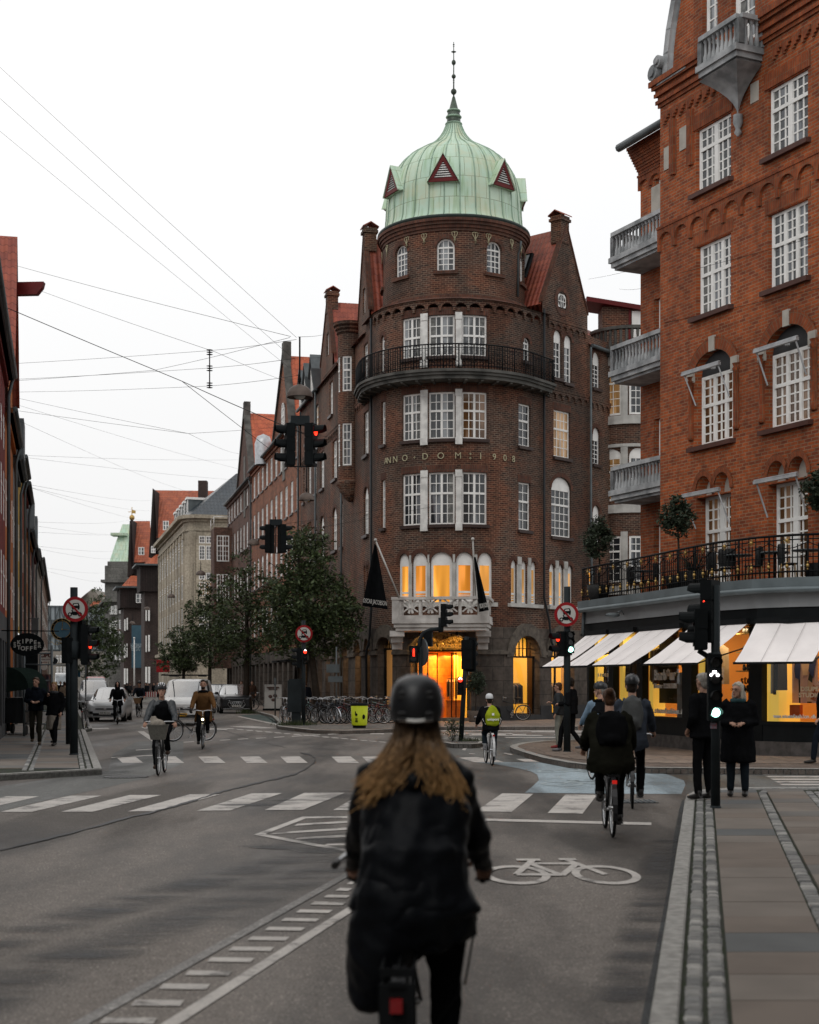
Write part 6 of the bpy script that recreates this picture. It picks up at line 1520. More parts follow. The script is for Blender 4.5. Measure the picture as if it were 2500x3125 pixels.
ball_tree(tuple(GP(1451,2203)),.42,0,1.65,'olive tree in a wicker basket right of the lit corner doorway',8,pot='basket')
b=M();rs=random.Random(2);c=on_terrace(2118,37.2)
for k in range(46):
 a=rs.random()*6.28;h=rs.uniform(.3,.8);p=c+V((0,0,.35));q_=p+V((math.cos(a)*.5,math.sin(a)*.5,h));e=V((-math.sin(a),math.cos(a),0))*.03;b.poly(p-e,p+e,q_)
sp=thing('potted_palm','spiky green plant in a dark wicker pot behind the railing','potted plant',c);b.build('leaves',m_leaf2,sp,uv=False)
b=M();b.lathe(c,[(.28,0),(.4,.45),(.36,.45),(.3,.38),(0,.38)],16);b.build('pot',MATS['dark_wicker_pot'],sp)
def tuft(loc,w_,h,n,lab,seed,name='weeds',kind='stuff',cat=None,leafy=False):
 rs=random.Random(seed);b=M();L=V(loc)
 for k in range(n):
  p=L+V((rs.gauss(0,w_*.4),rs.gauss(0,.12),0));a=rs.random()*6.28
  if leafy:
   z=h*rs.random()**.7;p=L+V((rs.gauss(0,w_*.4)*(1-z/h*.5),rs.gauss(0,.12),z));s_=rs.uniform(.03,.06);e=V((math.cos(a),math.sin(a),rs.uniform(-.3,.8)));g_=V((-math.sin(a),math.cos(a),.2))*.4;b.poly(p-e*s_,p+g_*s_,p+e*s_,p-g_*s_)
  else:
   q_=p+V((math.cos(a)*.08,math.sin(a)*.08,h*rs.uniform(.3,1)));e=V((math.sin(a),math.cos(a),0))*.008;b.poly(p-e,p+e,q_)
 if leafy:
  for k in range(7):a=rs.gauss(0,w_*.3);b.tube([L,L+V((a,0,h*rs.uniform(.6,1)))],.008,3)
 return b.build(name,leafmat('weed_leaves_%d'%seed,(.045,.06,.022),(.02,.026,.012)),None,loc=L,kind=kind,label=lab,cat=cat,uv=False)
tuft(GP(1382,2262),.42,.62,420,'leafy green weed growing on the island beside the leaning signal pole',12,name='weed_bush',kind=None,cat='plant',leafy=True)
tuft(GP(1440,2262),.5,.16,160,None,13);tuft(GP(900,2214),.9,.28,500,None,14);tuft(GP(940,2212),.5,.22,200,None,15);tuft(GP(752,2178),.6,.35,300,None,16)
# ------------------------------------------------------------ the rest of the brick row, the far blocks and the painted houses
def facade(label,name,pts,s0,s1,z1,mw,rows,pitch=2.2,ww=1.1,sash=2,dep=.12,gl=None,cols=2,z0=.1,shop=True,base=None,first=None,wr=(2,3),sill=True,blind=.4,cat='building',coarse=False):
 pth=pts if isinstance(pts,Path) else Path([(p[0],p[1]) for p in pts]);mid=pth.pt((s0+s1)/2,0)
 T=thing(name,label,cat,mid);n=max(1,int((s1-s0)/pitch));st=(s1-s0)/n;wins=[]
 for (za,zb,rise) in rows:
  for k in range(n):c=s0+st*(k+.5);wins.append((c-ww/2,c+ww/2,za,zb,rise))
 sh=[]
 if shop:
  for k in range(n):c=s0+st*(k+.5);sh.append((c-st*.34,c+st*.34,.5,3.1,0))
 b=M();wall(b,pth,s0,s1,3.9 if base else z0,z1,wins+([] if base else sh),dep=dep);b.build('wall',mw,T)
 if base:b=M();wall(b,pth,s0,s1,z0,3.9,sh,dep=.3,off=.06);b.build('ground_floor',base,T)
 for w_ in wins:
  if coarse and abs(w_[0])>1e8:continue
  window(T,pth,*w_,sash=sash,cols=cols,rows=wr,dep=dep-.04,gl=gl,blind=blind if w_[4] else 0,mw=.035)
 for w_ in sh:
  b=M();pbox(b,pth,w_[0],w_[1],w_[2],w_[3],-.3,-.22);b.build('shop_window',g_dark,T)
 if sill:b=M();sills(b,pth,wins,h=.12,d=.08);b.build('window_sills',MATS['glazed_sill_brick'],T)
 b=M();pbox(b,pth,s0,s1,z1-.25,z1-.05,-.02,.12);pbox(b,pth,s0,s1,z1-.05,z1+.1,-.02,.25);b.build('cornice',mw,T)
 b=M();b.tube([pth.pt(s0,z1+.08,.32),pth.pt(s1,z1+.08,.32)],.09,6);b.build('gutter',m_zinc,T)
 pipe(T,[pth.pt(s1-.15,z1,.25),pth.pt(s1-.15,z1-.6,.12),pth.pt(s1-.15,.2,.12)],.06,m_zinc)
 return T,pth
m_obr=brick('orange_brown_brick',(.34,.115,.05),(.20,.07,.04),(.22,.15,.11),bw=.25,rh=.09,mw=.012,soot=.4,ss=.3)
m_pbr=brick('purple_brown_brick',(.15,.065,.045),(.085,.042,.033),(.15,.11,.085),bw=.25,rh=.09,mw=.012,soot=.4,ss=.3)
ROW=Path([P1+D1*64,P1+D1*22])  # s = 64 - t
def rt(t):return 64-t
rws=[(5.1,7.2,.25),(8.7,10.9,.3),(12.3,14.3,0),(15.5,17.2,0)]
OB,_=facade('orange brown brick house with a tall stone-edged gable, second in the row','brick_house',ROW,rt(46),rt(22),17.6,m_obr,rws,pitch=2.4,ww=1.25,base=m_stone)
TB_,_=facade('darker brick house with a pale gable parapet, farthest in the row','brick_house',ROW,rt(64),rt(46),17.2,m_pbr,rws,pitch=2.25,ww=1.1,base=m_stone)
for T,a,c,zr,pk,mw,tm in ((OB,34.6,25.6,23.0,28.9,m_obr,m_tile_o),(TB_,56.0,46.6,23.2,50.8,m_pbr,m_tile_o)):
 b=M();gable_wall(b,ROW,rt(a),rt(c),17.3,zr,peak=rt(pk));b.build('gable_wall',mw,T)
 b=M();verge(b,ROW,rt(a),rt(c),17.3,17.3,zr,rt(pk),w=.18,d0=-.35,d1=.14);pbox(b,ROW,rt(pk)-.4,rt(pk)+.4,zr-.6,zr+.7,-.4,.1);b.build('stone_parapet',m_conc,T)
 b=M();gable_roof(b,ROW,rt(a),rt(c),17.3,17.3,zr-.15,10,peak=rt(pk),over=-.3);long_roof(b,ROW,rt(a+(11 if T is OB else 5.5)),rt(c-2.8 if T is OB else c-1.5),17.5,21.0,5);b.build('tiled_roof',tm,T)
 b=M();pbox(b,ROW,rt(pk)-.45,rt(pk)+.45,14.8,19.6,-.2,.06);o=b.build('bay_frame',mat('grey_weathered_stone',(.20,.195,.18),.85,vs=2,var=.4),T)
window(OB,ROW,rt(28.9)-.6,rt(28.9)+.6,18.2,19.8,.4,off=.2);
p=ROW.pt(rt(38.6),0,0);b=M();b.lathe(p+V((-.1,0,0)),[(.6,17.2),(.62,18.7),(.45,19.2),(0,19.4)],12);b.build('round_dormer',mat('bright_zinc',(.5,.52,.54),.35,.5),OB)
b=M();pbox(b,ROW,rt(63.5),rt(60.5),3,15.0,0,1.5);pb2=b.build('brick_bay',m_pbr,TB_)
BY=Path([ROW.pt(rt(63.5),0,1.5)+V((-.01,0,0)),ROW.pt(rt(63.5),0,1.5)+V((-.01,0,0))+V((.0,-.0,0))+(ROW.pt(rt(60.5),0,1.5)-ROW.pt(rt(63.5),0,1.5))])
b=M()
for s_ in (0,.97):b.tube([BY.pt(BY.L[-1]*s_,15.0),BY.pt(BY.L[-1]*s_,15.9)],.03,4)
for z in (15.4,15.9):b.tube([BY.pt(0,z),BY.pt(BY.L[-1],z)],.03,4)
pe=ROW.pt(rt(60.5),0,1.5);b.tube([V((pe.x,pe.y,15.9)),V((pe.x+1.4,pe.y+.3,15.9))],.03,4);b.build('roof_rail',m_white,TB_)
EP=Path([ROW.pt(rt(60.5),0,1.48),ROW.pt(rt(60.5),0,0)])
for z0,z1 in ((5,7.4),(8.6,11),(12.1,14.3)):window(TB_,EP,.2,1.25,z0,z1,off=.12,sash=2,cols=2,rows=(2,3))
# zinc shop awnings and folded frames under the trees
b=M();
for t in (19,22.5):pbox(b,ROW,rt(t+1.3),rt(t-1.3),3.0,3.1,.1,1.5)
b.build('shop_canopy',m_iron,OB)
# ---- pale stone office
m_lime=brick('pale_limestone',(.46,.40,.31),(.40,.35,.27),(.22,.19,.15),bw=1.4,rh=.7,mw=.01,soot=.35,ss=.25,bp=.15)
LPp=Path([(-33.3,195.8),(-24.7,161.8),(-24.1,160.9),(-23.2,160.5),(-19.3,161.6),(-18.0,163.0)])
LT=thing('stone_office','pale limestone office block with tall pilasters and a black tiled roof','building',(-24,161,0))
l1,l2,l3,l4=LPp.L[1],LPp.L[2],LPp.L[3],LPp.L[4];lw=[]
for k in range(9):
 c=2.6+k*3.75
 for z0,z1 in ((16.9,17.7),(15.0,16.7),(13.0,13.7),(11.0,12.8),(8.4,10.0),(6.2,8.2)):lw.append((c-.85,c+.85,z0,z1,0,dict(sash=1,cols=2,rows=(2,))))
for px in (617,638,660):
 c=LPp.x(px)
 for z0,z1 in ((16.95,17.75),(15.15,16.7),(13.0,13.75),(11.2,12.75),(8.5,9.75),(6.6,8.2)):lw.append((c-.33,c+.33,z0,z1,0,dict(sash=1,cols=3,rows=(2,) if z1-z0<1 else (4,),gl=g_warm if z0 in (11.2,) else None)))
b=M();wall(b,LPp,0,LPp.L[-1],0,19.3,[w_[:5] for w_ in lw],dep=.08)
pbox(b,LPp,0,LPp.L[-1],19.3,19.6,-.05,.25);pbox(b,LPp,0,LPp.L[-1],19.6,20.0,-.05,.75);pbox(b,LPp,0,LPp.L[-1],18.3,18.5,-.02,.15);pbox(b,LPp,0,LPp.L[-1],5.0,5.4,-.05,.5)
b.build('wall',m_lime,LT)
for w_ in lw:window(LT,LPp,*w_[:5],dep=.04,mw=.04,fw=.09,**w_[5])
b=M()
for k in range(10):
 c=.75+k*3.75
 pbox(b,LPp,c-.5,min(c+.45,l1-.05),5.4,18.2,-.02,.09);pbox(b,LPp,c-.55,min(c+.5,l1-.02),17.5,18.2,-.02,.16)
for px in (590,688,702):q=LPp.pt(LPp.x(px),0,.1);b.lathe((q.x,q.y,0),[(.45,5.4),(.38,5.8),(.33,17.4),(.5,17.7),(.5,18.2)],12)
for z in (14.3,10.6):pbox(b,LPp,LPp.x(606),LPp.x(671),z-.5,z+.3,.0,.05)
b.build('pilasters',m_lime,LT)
m_bt=roof('black_glazed_tiles',(.035,.045,.055),(.02,.03,.04),pu=.4,pv=.5,rough=.25,spec=.8)
b=M();q0=LPp.pt(0,20,.3);rid=[(-30,198),(-18,172)]
b.poly((-34,196,20.1),(-24.9,162.2,20.1),(-19.5,170,23.6),(-27,198,23.6));b.poly((-24.9,162.2,20.1),(-23.8,160.6,20.1),(-19.5,166,25.3),(-19.5,170,25.3));b.poly((-23.8,160.6,20.1),(-18.2,162.3,20.1),(-18.2,166.5,25.3),(-19.5,166,25.3));b.poly((-18.2,162.3,20.1),(-12,170,20.1),(-14,172,25.3),(-18.2,166.5,25.3));b.build('black_roof',m_bt,LT)
b=M();b.poly(P(643,1548,162.3),P(657,1548,162.3),P(672,1522,163.7),P(659,1522,163.7));b.build('skylight',MATS['sky_glass'],LT)
for k in range(5):
 c=19+k*3.6;b=M();pbox(b,LPp,c-.8,c+.8,20.1,22.0,-2.6,-.5);d_=b.build('dormer',m_zinc,LT);b=M();pbox(b,LPp,c-.95,c+.95,22.0,22.25,-2.6,-.3);pbox(b,LPp,c-.85,c-.6,20.1,22,-.5,-.42);pbox(b,LPp,c+.6,c+.85,20.1,22,-.5,-.42);b.build('dormer_trim',m_white,d_)
 # ---- blocks farther down the street
m_dk=brick('dark_diaper_brick',(.06,.038,.034),(.045,.030,.028),(.075,.058,.05),bw=.5,rh=.16,mw=.03,soot=.3,ss=.2);m_tim=brick('dark_timber_cladding',(.035,.022,.020),(.025,.018,.016),(.012,.008,.008),bw=.3,rh=9,mw=.03,soot=.3,ss=.4)
def block(lab,name,pxl,pxr,Y,z1,m,Lb=30):
 T=thing(name,lab,'building',(P(pxl,0,Y).x,Y,0));A=P(pxl,0,Y);B_=P(pxr,0,Y);f0=V((A.x,A.y,0));e=V((-.25,.968,0))*Lb
 pth=Path([f0+e,f0,V((B_.x,B_.y+1,0))]);b=M();wall(b,pth,0,pth.L[-1],0,z1,[]);b.poly(pth.pt(0,z1),pth.pt(Lb,z1),pth.pt(pth.L[-1],z1),pth.pt(pth.L[-1],z1)+e);b.build('wall',m,T);return T,pth,f0,e
def zz(py,Y):return ZY(py,Y)
def bands(T,pth,m,name,z0,z1,d):b=M();pbox(b,pth,0,pth.L[-1],z0,z1,-.02,d);b.build(name,m,T)
def wgrid(T,Y,lst,m=m_white):
 for px0,px1,py0,py1 in lst:
  pt_=Path([(P(px0,0,Y).x,Y-.15),(P(px1,0,Y).x,Y-.15)]);window(T,pt_,0,pt_.L[-1],zz(py1,Y),zz(py0,Y),sash=2,cols=1,rows=(1,1),dep=.02,gl=g_mid,fw=.1,wid=.14,mt=m)
def big_roof(T,Y,pts,m,dy=8,name='tiled_roof'):
 b=M();n=len(pts);ymax=max(p[1] for p in pts);ymin=min(p[1] for p in pts)
 b.poly(*[P(x,y,Y+(ymax-y)/(ymax-ymin)*dy) for x,y in pts]);b.build(name,m,T)
m_pt=roof('bright_orange_tiles',(.42,.10,.035),(.34,.075,.03),pu=.45,pv=.6)
T,pth,f0,e=block('dark brick block with timber upper storey and high orange roof beside the stone office','brick_block',441,540,205,17.5,m_dk,6)
bands(T,pth,m_tim,'timber_storey',zz(1805,205),zz(1727,205),.6);bands(T,pth,m_zinc,'eaves',zz(1727,205),zz(1722,205),1.3)
big_roof(T,204.4,[(430,1728),(520,1724),(520,1692),(477,1692)],m_pt,3);big_roof(T,208,[(478,1641),(600,1641),(655,1498),(472,1496)],m_pt,9)
b=M();b.prism([P(454,1700,207.5),P(480,1700,207.5),P(480,1641,207.5),P(471,1494,212),P(466,1490,212),P(458,1640,207.5)],(0,20,0));b.prism([P(480,1700,207.7),P(640,1700,207.7),P(640,1641,207.7),P(480,1641,207.7)],(0,12,0));b.build('timber_gable',m_tim,T,fix=True)
b=M();b.box((P(620,0,214).x,214,zz(1500,214)),(1.25,1.5,3.0));b.build('chimney',m_dk,T)
wgrid(T,207.4,[(462,475,1667,1688),(498,516,1590,1618)]);wgrid(T,204.3,[(489,503,1755,1790)]);wgrid(T,204.9,[(445,449,1860,1895),(453,458,1860,1895),(445,449,1940,1990),(453,458,1938,1988),(444,450,2035,2085),(453,459,2035,2085)])
T,pth,f0,e=block('dark brick block with timber storey and blue banner, farther down the street','brick_block',378,480,235,17.0,m_dk,8)
bands(T,pth,m_tim,'timber_storey',zz(1855,235),zz(1795,235),.6);bands(T,pth,m_zinc,'eaves',zz(1795,235),zz(1790,235),1.3)
big_roof(T,234,[(364,1797),(441,1788),(441,1758),(400,1757)],m_pt,3);big_roof(T,238,[(406,1716),(466,1716),(458,1590),(401,1590)],m_pt,8)
b=M();b.prism([P(389,1760,237.5),P(407,1750,237.5),P(407,1714,237.5),P(402,1586,241),P(396,1590,241),P(391,1700,237.5)],(0,15,0));b.prism([P(405,1760,238.4),P(470,1760,238.4),P(470,1716,238.4),P(405,1716,238.4)],(0,10,0));b.build('timber_gable',m_tim,T,fix=True)
wgrid(T,237.4,[(423,441,1670,1694)]);wgrid(T,234.3,[(416,440,1812,1840)]);wgrid(T,234.9,[(380,384,1890,1925),(387,391,1886,1922),(379,384,1968,2008),(387,390,1964,2006),(379,384,2040,2088),(387,391,2040,2088)])
b=M();b.prism([P(402,2038,234.2),P(440,2038,234.2),P(440,1908,234.2),P(402,1908,234.2)],(0,.06,0));bn=b.build('banner',mat('slate_blue_banner',(.055,.11,.14),.7,vs=.35,col2=(.035,.07,.10)),None,loc=P(420,2038,234.2),label='tall slate blue banner hung on the dark brick block',cat='banner')
m_=text_m('HVORNAAR',1.0,.02);m_.xf(Matrix.Translation(P(421,1971,234.05))@Matrix.Rotation(R(90),4,'X')@Matrix.Scale(.42,4,(1,0,0)));m2=text_m('ER DU',1.0,.02);m2.xf(Matrix.Translation(P(415,1980,234.05))@Matrix.Rotation(R(90),4,'X')@Matrix.Scale(.5,4,(1,0,0)));m_.join(m2);m_.build('banner_lettering',mat('pale_lettering',(.35,.42,.45),.6),bn)
b=M();b.tube([P(410,2092,215),P(410,1948,215)],[.12,.07],6);b.ball(P(410,1947,215),.15,6,5);b.build('flagpole',m_white,None,loc=P(410,2092,215),label='slim white flagpole in front of the dark brick block with the banner',cat='flagpole')
m_gs=brick('grey_ashlar',(.17,.165,.15),(.14,.135,.125),(.09,.085,.08),bw=1.2,rh=.6,mw=.03,soot=.3,ss=.3)
T,pth,f0,e=block('grey stone block with a green copper roof and roof terrace','stone_block',333,430,275,zz(1838,275),m_gs,20)
b=M();b.box((P(358,0,279).x,281,zz(1800,279)),(4.3,6,9.0));b.box((P(356,0,279).x,280.5,zz(1775,279)),(5.2,7,.5));b.box((P(362,0,279).x,282,zz(1742,279)),(4.3,5.5,3.6));b.build('roof_storey',m_gs,T)
b=M();b.prism([P(333,1718,280),P(395,1716,280),P(395,1600,284),P(374,1600,284),P(360,1640,283),P(352,1660,282)],(0,6,0));b.box(P(366,1632,283),(3.0,3,.5));b.build('copper_roof',m_cop,T)
wgrid(T,274.8,[(336,346,1850,1875),(348,358,1848,1875),(364,375,1845,1872),(336,346,1895,1945),(348,358,1895,1945),(364,376,1892,1945),(336,346,1968,2015),(364,376,1966,2014),(348,358,1968,2015)]);bands(T,pth,m_gs,'cornice',zz(1838,275),zz(1830,275),1.2);bands(T,pth,m_gs,'string_course',zz(2030,275),zz(2024,275),.6)
b=M();b.tube([P(403,1590,243),P(403,1548,243)],.07,5);b.bar(P(391,1562,243),P(411,1562,243),.08);b.prism([P(404,1556,243),P(414,1558,243),P(414,1567,243),P(404,1566,243)],(0,.1,0));b.ball(P(403,1580,243),(.45,.45,.5),8,6);b.build('weather_vane',mat('vane_gilt',(.55,.36,.12),.4,.6),None,loc=P(403,1590,243),label='gilt weather vane on the ridge of the second orange roof',cat='weather vane')
b=M();b.prism([P(236,2100,340),P(236,1836,340),P(282,1796,340),P(324,1840,340),P(324,2100,340)],(0,15,0));T=thing('gabled_house','plain grey gable with an orange roof behind the glass footbridge','building',(P(280,0,340).x,340,0));b.build('wall',mat('grey_render',(.24,.22,.19),.9,vs=.4,var=.3),T,fix=True)
b=M();b.poly(P(228,1842,338),P(262,1812,338),P(285,1795,350),P(250,1822,350));b.poly(P(272,1850,335),P(318,1850,335),P(305,1828,342),P(290,1830,342));b.poly(P(306,1818,345),P(326,1835,345),P(326,1816,350),P(306,1815,350));b.build('tiled_roof',m_pt,T)
T,pth,f0,e=block('long beige office closing the far end of the street','far_office',140,345,400,zz(1985,400),mat('beige_render',(.26,.235,.20),.9,vs=.2,var=.2));
wgrid(T,399.5,[(x,x+7,y,y+22) for y in (2000,2035) for x in range(172,236,11)])
b=M();q=[P(140,1848,300),P(335,1854,300),P(335,1985,300),P(140,1985,300)];T=thing('glass_footbridge','glazed footbridge with steel lattice spanning the street','footbridge',P(240,1985,300))
b.prism(q,(0,5,0));b.build('glazing',mat('milky_glazing',(.34,.38,.40),.25,vs=.3,col2=(.22,.26,.28),spec=.6),T,fix=True);b=M()
for i in range(15):x=140+i*14;b.bar(P(x,1850,299.8),P(x,1985,299.8),.16)
for y in (1850,1893,1940,1983):b.bar(P(138,y,299.7),P(337,y+3,299.7),.22,.3)
for i in range(5):x=140+i*42;b.bar(P(x,1985,299.6),P(x+42,1850,299.6),.16);b.bar(P(x,1850,299.6),P(x+42,1985,299.6),.16)
b.build('steel_lattice',m_zinc,T)
# ---- painted houses on the left side
LH=Path([V((-11.3+.235*18,22,0)),V((-11.3,40,0)),V((-11.3,40,0))+V((-.2288,.9735,0))*230]);lb=LH.L[1]
def plaster(name,c):return mat(name,c,.85,vs=.9,col2=tuple(x*.62 for x in c),bp=.2,bs=30,det=9)
hs=[(-9,8.6,11.75,plaster('oxide_red_plaster',(.17,.025,.022)),'dark red painted house with a heavy black gutter, nearest on the left',m_tile),
(8.6,16.5,10.7,plaster('orange_plaster',(.42,.13,.035)),'orange painted house with a tall tiled gable and hoist beam',m_tile_o),(16.5,23,10.3,plaster('grey_plaster',(.16,.165,.165)),'narrow grey painted house between the orange and yellow houses',m_zinc),
(23,30,11.3,plaster('yellow_plaster',(.50,.31,.06)),'yellow painted house with dark blue shopfront on the left side',m_tile),(30,38,11.1,plaster('brick_red_plaster',(.26,.05,.035)),'brick red painted house right of the yellow one',m_tile_o),
(38,48,9.7,plaster('ochre_plaster',(.45,.19,.05)),'ochre painted house with white sash windows',m_tile),(48,60,9.9,plaster('plum_plaster',(.15,.04,.045)),'plum coloured house with white dormer far along the left side',m_zinc),
(60,84,10.6,plaster('pale_plaster_wall',(.30,.27,.23)),'pale plastered house far along the left side',m_tile_o),(84,150,12,plaster('dull_brown_plaster',(.20,.13,.10)),'long brown house row at the far left end of the street',m_tile)]
for i,(a,c,z1,m,lab,rm) in enumerate(hs):
 k=1 if a<45 else 0
 T,_=facade(lab,'painted_house',LH,lb+a,lb+c,z1,m,[(4.2,5.9,0),(7.0,8.6,0)]+([(9.3,10.4,0)] if z1>11.5 else []),pitch=1.9,ww=1.0,dep=.08,shop=True,base=plaster('dark_shop_plaster_%d'%i,(.07,.072,.075)) if i in (0,3,6) else None,sill=False)
 b=M();long_roof(b,LH,lb+a+.05,lb+c-.05,z1+.1,z1+(1.6 if i!=1 else 2.0),3.2);b.build('roof',rm,T)
 b=M();pbox(b,LH,lb+a,lb+c,z1-.05,z1+.12,-.1,.30);b.build('eaves_board',m_zinc,T)
 if i in (2,5,6):b=M();pbox(b,LH,lb+a+2,lb+a+4,z1+.2,z1+1.9,-2,.35);b.build('dormer',m_zinc,T)
 if i==1:
  b=M();gable_roof(b,LH,lb+10.8,lb+16.4,12.2,12.2,17.9,5,over=.25);b.build('gable_roof',m_tile,T);b=M();gable_wall(b,LH,lb+10.8,lb+16.4,10.8,17.8);b.build('gable_wall',m,T)
  p=P(42,878,53.2)+V((-.3,0,0));b=M();b.prism([p+V((0,0,-.25)),p+V((1.15,-.1,-.25)),p+V((1.35,-.1,0)),p+V((1.4,-.1,.2)),p+V((0,0,.2))],(0,.3,0));b.build('hoist_beam',m_ox,T,fix=True)
  b=M();pbox(b,LH,lb+15.2,lb+16.3,11,14.6,-1.3,-.05);b.build('chimney',m_pbr,T)
  # unseen houses added beside and behind the viewpoint, to shade the junction
m_nb=mat('grey_brown_render',(.17,.15,.13),.85,vs=.6,var=.3)
nd=V((.24,.971,0))
for nm,a,c,lab in (('shade_house',V((6.4,6,0))+nd*12.5,V((6.4,6,0))-nd*42,'unseen house added for shade along the near right pavement'),('shade_house',V((-14.6,6,0))-nd*42,V((-14.6,6,0))+nd*14,'unseen house added for shade on the near left side of the street'),('shade_house',V((22,-48,0)),V((-40,-48,0)),'unseen house added for shade, closing the near street behind the viewpoint')):
 pts=Path([a,c]);facade(lab,nm,pts,0,pts.L[-1],17,m_nb,[(5,7,0),(8.6,10.6,0),(12.2,14.2,0)],pitch=5,ww=1.6,sill=False)
 # ------------------------------------------------------------ bicycles
m_tyre=mat('tyre_rubber',(.012,.012,.012),.8,spec=.2);m_chrome=mat('bright_metal',(.55,.56,.57),.3,.8);m_seat=mat('black_leather',(.018,.016,.015),.5,spec=.3)
def fmat(name,c):return mat(name,c,.4,vs=2,var=.2,spec=.4)
def bike(label,loc,rz,m,group=None,lean=0,steer=0,basket=None,rack=True,lamp=False,drop=False,name='bicycle',cat='bicycle',redlight=False,guard=None):
 t=thing(name,label,cat,(0,0,0),group);RW,FW,BB=V((0,-.48,.345)),V((0,.60,.345)),V((0,-.02,.29))
 for c in (RW,FW):
  b=M();b.tube([c+V((0,math.cos(a)*.325,math.sin(a)*.325)) for a in [i*math.pi/14 for i in range(29)]],.02,6,caps=False);w_=b.build('wheel',m_tyre,t)
  b=M();b.tube([c+V((0,math.cos(a)*.30,math.sin(a)*.30)) for a in [i*math.pi/12 for i in range(25)]],.012,4,caps=False);b.tube([c-V((.05,0,0)),c+V((.05,0,0))],.022,6)
  for k in range(16):a=k*math.pi/8;b.tube([c+V((.02*(-1)**k,0,0)),c+V((0,math.cos(a)*.30,math.sin(a)*.30))],.0022,3,caps=False)
  b.build('rim',m_chrome,w_)
 st,hd,hb=V((0,-.24,.86)),V((0,.38,.88)),V((0,.42,.66));b=M()
 for p_,q_,r_ in ((BB,st,.016),(BB,hb+V((0,.0,.02)),.018),(st+V((0,.04,-.16)) if not drop else V((0,-.1,.5)),hd+V((0,0,-.04)),.015),(RW,BB,.011),(RW,st+V((0,.02,-.1)),.009),(hd,hb,.02),(hb,FW+V((.05,0,0)),.011),(hb,FW-V((.05,0,0)),.011)):b.tube([p_,q_],r_,6)
 b.build('frame',m,t)
 b=M();b.tube([st,st+V((0,-.03,.08))],.013,6);b.ball(st+V((0,-.05,.11)),(.075,.11,.035),8,5);b.ball(st+V((0,.05,.11)),(.03,.11,.028),8,5);b.build('saddle',m_seat,t)
 b=M();h=hd+V((0,-.01,.14));b.tube([hd,h],.013,6);b.tube([h+V((s_*x_,y_,z_)) for s_,x_,y_,z_ in ((-1,.30,-.14,.0),(-1,.27,-.04,.02),(-1,.12,.03,.02),(1,0,0,0),(1,.12,.03,.02),(1,.27,-.04,.02),(1,.30,-.14,0))],.012,6);b.build('handlebar',m_chrome,t)
 b=M();
 for s_ in (-1,1):b.tube([h+V((s_*.30,-.13,0)),h+V((s_*.305,-.23,-.005))],.017,6)
 b.build('grips',m_seat,t)
 for c,a0,a1 in ((RW,20,200),(FW,40,170)):
  b=M();ps=[c+V((0,math.cos(R(a0+(a1-a0)*i/12))*.365,math.sin(R(a0+(a1-a0)*i/12))*.365)) for i in range(13)]
  for i in range(12):e=V((.026,0,0));b.poly(ps[i]-e,ps[i]+e,ps[i+1]+e,ps[i+1]-e,smooth=True)
  b.build('mudguard',guard or m,t)
 b=M();b.tube([BB+V((-.06,0,0)),BB+V((.06,0,0))],.02,6);b.lathe((0,0,0),[(.085,-.004),(.09,0),(.085,.004),(.03,.004),(.03,-.004)],14)
 for i in range(len(b.v)):
  if i>=12:b.v[i]=V((.06+b.v[i].z,BB.y+b.v[i].x,BB.z+b.v[i].y))
 b.bar(BB+V((.075,0,0)),BB+V((.075,.03,-.165)),.02);b.bar(BB+V((-.075,0,0)),BB+V((-.075,-.03,.165)),.02);b.box(BB+V((.12,.03,-.165)),(.09,.08,.02));b.box(BB+V((-.12,-.03,.165)),(.09,.08,.02));b.build('crankset',m_chrome,t)
 if rack:
  b=M()
  for x_ in (-.06,0,.06):b.tube([(x_,-.28,.73),(x_,-.72,.73)],.006,4)
  for s_ in (-1,1):b.tube([(s_*.06,-.62,.73),(s_*.06,-.48,.36)],.006,4)
  b.box((0,-.72,.73),(.13,.012,.03));b.build('rack',m_iron,t)
 b=M();b.box((0,-.745,.66),(.055 if redlight else .045,.03,.04));b.build('rear_light',glow('rear_light_glow',(1,.02,.01),.25) if redlight else mat('red_reflector',(.35,.01,.01),.3),t)
 if lamp is not None:b=M();b.ball((0,.47,.80),(.035,.045,.035),8,6);b.build('front_lamp',glow('lamp_glow',(1,.85,.5),5) if lamp else m_iron,t)
 if basket=='wire' or basket=='wicker':
  bm=mat('wicker_brown',(.22,.13,.07),.8,vs=20,bp=.8,bs=60) if basket=='wicker' else mat('basket_mesh',(.12,.115,.10),.6,vs=30);b=M();y0,y1,x0,x1=.50,.76,.13,.19
  q0=[V((-x0,y0,.70)),V((x0,y0,.70)),V((x0,y1-.03,.70)),V((-x0,y1-.03,.70))];q1=[V((-x1,y0-.02,.98)),V((x1,y0-.02,.98)),V((x1,y1+.02,.98)),V((-x1,y1+.02,.98))]
  b.poly(*q0)
  for i in range(4):j=(i+1)%4;b.poly(q0[i],q0[j],q1[j],q1[i]);b.bar(q1[i],q1[j],.016);
  b.build('basket',bm,t)
 t.location=loc;t.rotation_euler=(0,lean,rz);t.rotation_mode='XYZ'
 return t
